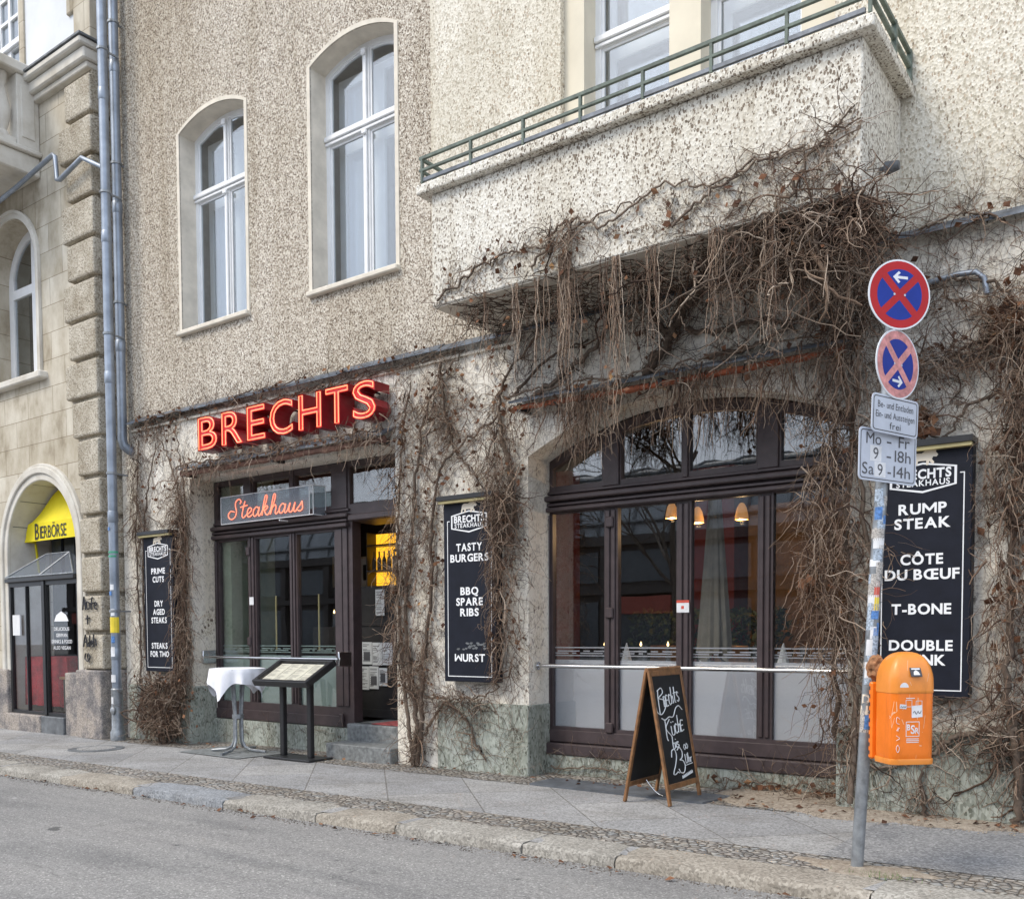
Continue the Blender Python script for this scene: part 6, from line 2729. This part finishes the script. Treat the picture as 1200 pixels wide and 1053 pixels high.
c.column([(-7.05, -.05, 4.4), (-7.05, -.05, 3.2), (-7.15, -.05, 2.2), (-7.2, -.05, 1.2)], .08, 420, (.15, .4), .05)
c.tangle((-6.9, -.06, 3.95), (.45, .05, .35), 260, (.15, .5))
c.net(-7.66, -5.8, .8, 4.6, 640, None, (.15, .45), .0034, .25)
c.net(-7.66, -5.8, .8, 4.6, 380, None, (.2, .7))
c.net(-7.0, -5.8, .05, .75, 90, None, (.2, .6))
c.leaves(lambda: V3((-6.0 + c.r.gauss(0, .14), -.12 + c.r.gauss(0, .05), c.r.uniform(1.3, 3.3))), 170)
c.leaves(lambda: V3((c.r.uniform(-7.65, -6.9), -.06, c.r.uniform(.7, 4.5))), 420)
c.leaves(lambda: V3((c.r.uniform(-6.9, -5.8), -.05, c.r.uniform(3.0, 4.5))), 160)
c.leaves(lambda: V3((-7.62 + c.r.gauss(0, .06), -.07, 2.1 + c.r.gauss(0, .2))), 40)
c.done()

# 5 balcony front edge
c = Creeper('dry creeper clinging to the lower edge of the white balcony front', (-4.1, -1.07, 4.7), 15, lambda p: -1.056 if p.z > 4.69 else -.02)
for pts in ([(-6.1, -1.07, 4.74), (-5.6, -1.08, 4.92), (-5.2, -1.08, 5.0), (-4.8, -1.08, 4.95), (-4.3, -1.08, 5.06), (-3.8, -1.08, 5.1)],
            [(-5.0, -1.08, 4.78), (-4.6, -1.08, 5.1), (-4.2, -1.08, 4.98), (-3.7, -1.08, 5.16), (-3.2, -1.08, 5.05), (-2.7, -1.08, 5.1), (-2.1, -1.08, 5.08)],
            [(-3.6, -1.08, 4.78), (-3.2, -1.08, 5.0), (-2.8, -1.08, 5.12), (-2.4, -1.08, 5.08), (-2.1, -1.08, 5.2)],
            [(-2.6, -1.08, 4.75), (-2.45, -1.08, 5.05), (-2.25, -1.08, 5.18), (-2.12, -1.08, 5.28)]):
    q = c.stem(pts, .012, .006, .02)
    c.along(q, 75, (.1, .4), .0033, .04, .12)
c.net(-6.1, -2.1, 4.72, 4.94, 210, -1.06, (.12, .4), .0030)
c.net(-3.4, -2.1, 4.75, 5.08, 70, -1.06, (.15, .5), .003)
c.tangle((-4.62, -1.12, 4.98), (.16, .05, .14), 120, (.15, .4))
c.leaves(lambda: V3((c.r.uniform(-6, -2.1), -1.09, 4.9 + c.r.gauss(0, .12))), 110, (.02, .045))
c.done()

# 6 curtain under the balcony
c = Creeper('dense curtain of bare vine stems hanging from the underside of the balcony', (-4, -.6, 4.6), 16, lambda p: -.02)
c.r = random.Random(16)
for _ in range(520):
    p = V3((c.r.uniform(-6.1, -2.1), c.r.uniform(-1.02, -.05), 4.685 - abs(c.r.gauss(0, .035))))
    d = V3((c.r.gauss(0, 1), c.r.gauss(0, 1), c.r.gauss(0, .12)))
    pts = c.walk(p, d, c.r.uniform(.3, .9), .3, .02)
    for q in pts:
        q.z = min(q.z, 4.686)
    (c.dk if c.r.random() < .75 else c.tw).add(pts, .0048, .003)
for _ in range(150):                             # strands from the front edge
    x = c.r.choice((c.r.uniform(-6.0, -2.1), c.r.uniform(-3.3, -2.1), c.r.uniform(-3.0, -2.1)))
    p = V3((x, -1.0 + abs(c.r.gauss(0, .14)), 4.68))
    L_ = min(1.5, abs(c.r.gauss(.25, .35)) + .1)
    pts = c.walk(p, V3((c.r.gauss(0, .3), c.r.gauss(-.05, .2), -1)), L_, .16, .35)
    c.tw.add(pts, .0048, .0025)
    for _k in range(int(2 + L_ * 5)):
        k = c.r.randint(0, len(pts) - 1)
        (c.tw if c.r.random() < .7 else c.dk).add(c.walk(pts[k], V3((c.r.gauss(0, 1), c.r.gauss(0, .6), -.6)), c.r.uniform(.06, .28), .25, .3), .0028, .0016)
for xc, nn_, LL in ((-4.62, 34, 1.35), (-4.15, 16, 1.5), (-5.15, 7, 1.0), (-3.75, 8, .95), (-5.55, 4, .9), (-4.9, 6, 1.25), (-3.2, 12, .9), (-2.75, 16, 1.0)):
    for _ in range(nn_):                         # long bundled ropes
        p = V3((xc + c.r.gauss(0, .035), -1.03 + c.r.gauss(0, .03), 4.85 if xc == -4.62 else 4.70))
        p.y = min(p.y, -1.06) if p.z > 4.69 else p.y
        pts = [p]
        L_ = LL * c.r.uniform(.4, 1.05)
        n = int(L_ / .06)
        x, y = p.x, p.y
        for i in range(n):
            x += c.r.gauss(0, .010)
            y += c.r.gauss(0, .006)
            pts.append(V3((x, y, p.z - (i + 1) * L_ / n)))
        c.tw.add(pts, .0055, .003)
        for _k in range(4):
            k = c.r.randint(0, n)
            (c.tw if c.r.random() < .6 else c.dk).add(c.walk(pts[k], V3((c.r.gauss(0, 1), c.r.gauss(0, .5), -.5)), c.r.uniform(.05, .2), .3, .25), .003, .0016)
c.tangle((-2.52, -.82, 4.54), (.42, .24, .20), 640, (.25, .8), .0055, .10, .35, 2)
c.tangle((-2.25, -.95, 4.60), (.22, .16, .28), 420, (.2, .6), .005, .12, .4, 1)
c.tangle((-3.35, -.7, 4.54), (.5, .3, .12), 120, (.2, .6), .005, .12, .55, 1)
c.tangle((-4.6, -.45, 4.60), (1.2, .38, .06), 110, (.2, .6), .005, .10, .8, 1)
for _ in range(26):                              # pale thick loops at the right end
    x = c.r.uniform(-3.2, -2.1)
    c.stem([(x, -1.0, 4.66), (x + c.r.gauss(0, .2), -1.08 + c.r.gauss(0, .06), 4.4 + c.r.gauss(0, .1)), (x + c.r.gauss(-.1, .3), -1.0 + c.r.gauss(0, .08), 4.2 + c.r.gauss(0, .15)), (x + c.r.gauss(-.1, .3), -.95, 3.95 + c.r.gauss(0, .2))], .008, .0045, .012)
c.leaves(lambda: V3((c.r.uniform(-6, -2.1), -1.0 + c.r.gauss(0, .1), 4.4 + c.r.gauss(0, .2))), 70, (.02, .04))
c.leaves(lambda: V3((-4.15 + c.r.gauss(0, .05), -1.04, c.r.uniform(3.3, 4.4))), 26, (.02, .045))
c.done()

# 7 wall between balcony and awning
c = Creeper('old woody vine trunks forking over the wall between balcony and terracotta awning', (-4.1, -.05, 3.98), 17, lambda p: -.02)
for pts, r0 in (([(-4.35, -.06, 3.98), (-4.15, -.08, 4.2), (-4.0, -.08, 4.42), (-3.98, -.1, 4.66)], .055), ([(-4.02, -.08, 4.40), (-3.85, -.1, 4.55), (-3.6, -.15, 4.66)], .035), ([(-4.1, -.08, 4.28), (-4.25, -.08, 4.45), (-4.3, -.12, 4.66)], .035),
                ([(-3.95, -.07, 4.30), (-3.6, -.06, 4.22), (-3.2, -.06, 4.25), (-2.9, -.06, 4.10)], .026), ([(-5.7, -.06, 3.95), (-5.3, -.06, 4.12), (-4.9, -.06, 4.35), (-4.7, -.08, 4.66)], .030),
                ([(-5.9, -.06, 4.0), (-5.5, -.06, 4.3), (-5.0, -.06, 4.42)], .018), ([(-3.7, -.06, 4.02), (-3.2, -.06, 4.06), (-2.75, -.06, 4.3), (-2.5, -.06, 4.5)], .022)):
    q = c.stem(pts, r0, r0 * .5, .012)
    c.along(q, 50, (.15, .6), .004, .02, .1, 2, .8)
c.net(-5.95, -2.1, 3.95, 4.66, 95, -.02, (.25, .8), .0034, .6)
c.leaves(lambda: V3((c.r.uniform(-5.9, -2.2), -.04, c.r.uniform(3.95, 4.6))), 40, (.02, .04))
c.done()


# 8 fringe on the terracotta awning
def awn_y(p):
    return -.26 if p.z > 3.78 else (.33 if p.z < 3.72 else -.23)


c = Creeper('shaggy fringe of twigs hanging over the terracotta awning of the arched window', (-4.1, -.25, 3.85), 18, lambda p: awn_y(p) if p.z < 4.0 else -.03)
q = c.stem([(-5.9, -.27, 3.93), (-5.0, -.28, 3.95), (-4.2, -.28, 3.93), (-3.4, -.28, 3.96), (-2.5, -.28, 3.95)], .012, .008, .02)
c.along(q, 110, (.15, .4), .0038, .02, .3)
for xa, xb, n_, l0, l1 in ((-5.9, -5.1, 190, .2, .45), (-5.1, -4.75, 230, .3, .62), (-4.8, -3.4, 230, .12, .40), (-4.0, -3.7, 140, .2, .5), (-3.4, -2.4, 320, .2, .6)):
    c.column([(xa, -.20, 3.76), (xb, -.20, 3.77)], (xb - xa) * .18, n_, (l0, l1), .03, grav=.3)
for _ in range(90):
    x = c.r.choice((c.r.gauss(-4.95, .12), c.r.uniform(-5.4, -2.5), c.r.gauss(-3.9, .15)))
    c.tw.add(c.walk(V3((x, -.22, 3.78)), V3((0, -.1, -1)), c.r.uniform(.2, .65), .12, .3), .0045, .0025)
c.leaves(lambda: V3((c.r.uniform(-5.9, -2.4), -.28, 3.86 + c.r.gauss(0, .1))), 110, (.02, .045))
c.done()

# 9 column at the right side of the arched window
c = Creeper('thick column of hanging twigs over the right edge of the arched window', (-2.5, -.15, .2), 19, lambda p: (.12 if p.x < -2.47 and p.z < 3.6 else wall_y(p)))
for i, pts in enumerate(([(-2.35, -.2, .1), (-2.38, -.08, 1.2), (-2.45, -.08, 2.2), (-2.4, -.08, 3.2), (-2.35, -.08, 4.1), (-2.3, -.1, 4.6)], [(-2.3, -.16, .3), (-2.25, -.08, 1.6), (-2.35, -.08, 2.8), (-2.5, -.08, 3.7), (-2.6, -.1, 4.4)],
                         [(-2.5, -.02, .3), (-2.55, -.04, 1.3), (-2.6, -.04, 2.6), (-2.55, -.06, 3.6)])):
    q = c.stem(pts, .026, .010, .014)
    c.along(q, 120, (.15, .5), .004)
c.column([(-2.35, -.10, 4.5), (-2.42, -.14, 3.8), (-2.50, -.12, 3.0), (-2.56, -.10, 2.2), (-2.50, -.08, 1.4), (-2.42, -.06, .5)], .115, 1150, (.2, .6), .10)
c.column([(-2.62, -.12, 3.7), (-2.68, -.12, 2.6), (-2.66, -.10, 1.8)], .10, 420, (.2, .5), .06)
c.tangle((-2.45, -.16, 4.15), (.28, .14, .35), 220, (.2, .6))
c.tangle((-2.35, -.12, 1.95), (.30, .10, .6), 240, (.2, .5))
c.net(-2.5, -2.2, .75, 4.6, 120, None, (.2, .6))
c.leaves(lambda: V3((-2.5 + c.r.gauss(0, .14), -.16 + c.r.gauss(0, .05), c.r.uniform(.5, 4.2))), 160)
c.leaves(lambda: V3((-2.72 + c.r.gauss(0, .04), -.2, 1.95 + c.r.gauss(0, .08))), 8, (.06, .10))
c.done()


# 10 right pier
def rpier_y(p):
    if -2.23 < p.x < -1.44 and .97 < p.z < 3.02:
        return -.165
    return wall_y(p)


c = Creeper('dry creeper with orange leaves spreading over the pier behind the signpost', (-1.7, -.1, g(-1.7)), 20, rpier_y, lambda p: -2.26 < p.x < -1.50 and 1.03 < p.z < 3.06)
ST_ = [([(-1.12, -.14, .0), (-1.14, -.16, .5), (-1.2, -.14, 1.0), (-1.22, -.06, 1.9), (-1.2, -.05, 2.8), (-1.15, -.05, 3.6), (-1.3, -.05, 4.1), (-1.6, -.05, 4.25), (-2.0, -.06, 4.15)], .034),
       ([(-1.15, -.16, .75), (-1.5, -.15, .72), (-1.8, -.15, .52), (-2.1, -.15, .40), (-2.5, -.15, .42)], .026),
       ([(-1.78, -.15, .02), (-1.82, -.15, .3), (-1.78, -.15, .5)], .020),
       ([(-1.1, -.1, .3), (-1.08, -.08, 1.4), (-1.1, -.06, 2.6), (-1.05, -.05, 3.9), (-1.08, -.05, 4.6)], .026),
       ([(-1.25, -.05, 3.75), (-1.6, -.06, 3.7), (-1.85, -.06, 3.55), (-2.15, -.06, 3.6)], .018),
       ([(-1.3, -.05, 3.35), (-1.55, -.06, 3.25), (-1.7, -.06, 3.05), (-1.95, -.06, 3.1)], .014),
       ([(-1.3, -.05, 4.62), (-1.6, -.05, 4.72), (-1.9, -.05, 4.68)], .010)]
for i, (pts, r0) in enumerate(ST_):
    q = c.stem(pts, r0, .008, .014)
    c.along(q, 80 if i not in (2,) else 20, (.12, .45), .0038)
c.column([(-1.22, -.06, 4.0), (-1.18, -.06, 3.2), (-1.22, -.06, 2.5), (-1.22, -.06, 1.2)], .10, 1200, (.18, .5), .07)
c.tangle((-1.3, -.1, 3.85), (.22, .08, .22), 240, (.2, .5))
c.tangle((-1.75, -.1, 3.62), (.40, .07, .12), 330, (.15, .45))
c.tangle((-1.85, -.1, 4.1), (.3, .07, .14), 190, (.15, .45))
c.tangle((-1.95, -.12, 3.15), (.20, .09, .18), 260, (.12, .4))
c.tangle((-1.75, -.16, .85), (.55, .08, .16), 150, (.15, .5), .0045)
c.tangle((-1.22, -.18, .80), (.18, .09, .36), 170, (.2, .5), .0045)
c.tangle((-1.78, -.17, .15), (.16, .05, .16), 90, (.1, .3))
c.net(-2.3, -.95, .72, 4.65, 420, None, (.15, .45), .0034, .25)
c.net(-2.3, -.95, .72, 4.65, 300, None, (.2, .7))
c.net(-2.5, -1.1, .05, .7, 170, None, (.2, .6))
c.net(-1.9, -.9, 4.7, 4.95, 60, None, (.15, .5), .0026)
c.leaves(lambda: V3((-1.95 + c.r.gauss(0, .12), -.14, 3.15 + c.r.gauss(0, .08))), 70, (.04, .075))
c.leaves(lambda: V3((-1.25 + c.r.gauss(0, .1), -.12, 3.85 + c.r.gauss(0, .15))), 70, (.03, .07))
c.leaves(lambda: V3((c.r.uniform(-2.2, -1.0), -.08, c.r.uniform(.9, 4.8))), 170, (.02, .05))
c.leaves(lambda: V3((-1.22 + c.r.gauss(0, .08), -.1, c.r.uniform(1.2, 3.6))), 70, (.025, .05))
c.done()

# 11 right of the pier
c = Creeper('dry creeper hanging beside the next opening at the far end of the wall', (-.95, -.1, .1), 21, lambda p: .12 if (-1.06 < p.x < 2.2 and p.z < 3.5) else wall_y(p))
c.column([(-.98, -.06, 4.5), (-1.0, -.06, 3.4), (-.95, .0, 2.4), (-.98, .0, 1.2), (-1.0, -.02, .3)], .10, 620, (.2, .6), .08)
c.tangle((-.95, .0, .5), (.12, .08, .5), 160, (.2, .5), .0045)
c.net(-1.0, .6, 3.9, 4.65, 90, None, (.2, .7))
c.leaves(lambda: V3((-1.0 + c.r.gauss(0, .08), -.1, c.r.uniform(.4, 4.6))), 80)
c.done()

# 12 runners on the base of the arched window
c = Creeper('thin dry runners creeping along the base below the arched window', (-4, .28, .05), 22, lambda p: .32 if p.z < .19 else .28)
for pts in ([(-5.7, .29, .04), (-5.2, .29, .1), (-4.7, .29, .07), (-4.4, .25, .03)], [(-2.55, .28, .02), (-2.9, .28, .12), (-3.3, .28, .06), (-3.7, .25, .13)], [(-3.6, .26, .02), (-3.3, .27, .12), (-2.9, .27, .05), (-2.6, .26, .10)]):
    q = c.stem(pts, .009, .005, .012)
    c.along(q, 60, (.12, .45), .0033, .0, .2, 1, .3)
c.net(-5.7, -2.5, .0, .19, 130, .315, (.15, .4), .0028)
c.tangle((-2.9, .1, .06), (.4, .14, .05), 90, (.15, .4))
c.leaves(lambda: V3((c.r.uniform(-3.9, -2.5), .2 + c.r.gauss(0, .06), .06 + abs(c.r.gauss(0, .04)))), 60, (.02, .045))
c.done()

# 13 runners on the base of the entrance
c = Creeper('fine dry runners on the green base under the entrance panes', (-10.3, .3, 0), 23, lambda p: .33)
c.net(-11.6, -8.9, .0, .28, 60, .33, (.15, .5), .0028)
c.done()

# bent grey conduit on the right pier
q = MB()
q.tube([(-2.1, -.03, 4.26), (-1.62, -.05, 4.29), (-1.50, -.05, 4.28), (-1.44, -.05, 4.22), (-1.42, -.04, 4.10)], .022, 10)
tag(centre(q.build('conduit_pipe', 'zinc', None, True)), 'short bent grey conduit on the wall above the rump steak board', 'pipe')

# loose dead leaves on the ground
q = MB()
rr = random.Random(44)
for i in range(260):
    if i < 110:
        x, y = rr.uniform(-3.5, -1.0), -abs(rr.gauss(0, .28)) - .02
    elif i < 190:
        x, y = rr.uniform(-13, -4), -abs(rr.gauss(0, .10)) - .05
    else:
        x, y = rr.uniform(-12, 0), 0
        y = kf(x) - abs(rr.gauss(0, .08)) - .01
    z = g(x) + (.02 if i < 190 else -.070)
    s = rr.uniform(.012, .035)
    a = rr.uniform(0, tau)
    u, v = V3((cos(a), sin(a), rr.uniform(-.3, .3))) * s, V3((-sin(a), cos(a), rr.uniform(-.3, .3))) * s * .7
    p = V3((x, y, z + .008))
    q.add([p - u, p + v + V3((0, 0, s * .4)), p + u, p - v], [(0, 1, 2), (0, 2, 3)])
tag(q.build('leaf_litter', 'dead_leaf'), kind='stuff')
q = MB()
for i in range(170):
    x, y = -1.60 + rr.gauss(0, .10), -2.22 + rr.gauss(0, .035)
    h = rr.uniform(.015, .045)
    a = rr.uniform(0, tau)
    q.add([(x, y, g(x) + .004), (x + .004 * cos(a), y + .004 * sin(a), g(x) + .004), (x + rr.gauss(0, .012), y + rr.gauss(0, .012), g(x) + h)], [(0, 1, 2)])
k = NT('grass_blade')
k.fin((.09, .17, .03), .7)
tag(q.build('grass_tuft', 'grass_blade'), kind='stuff')
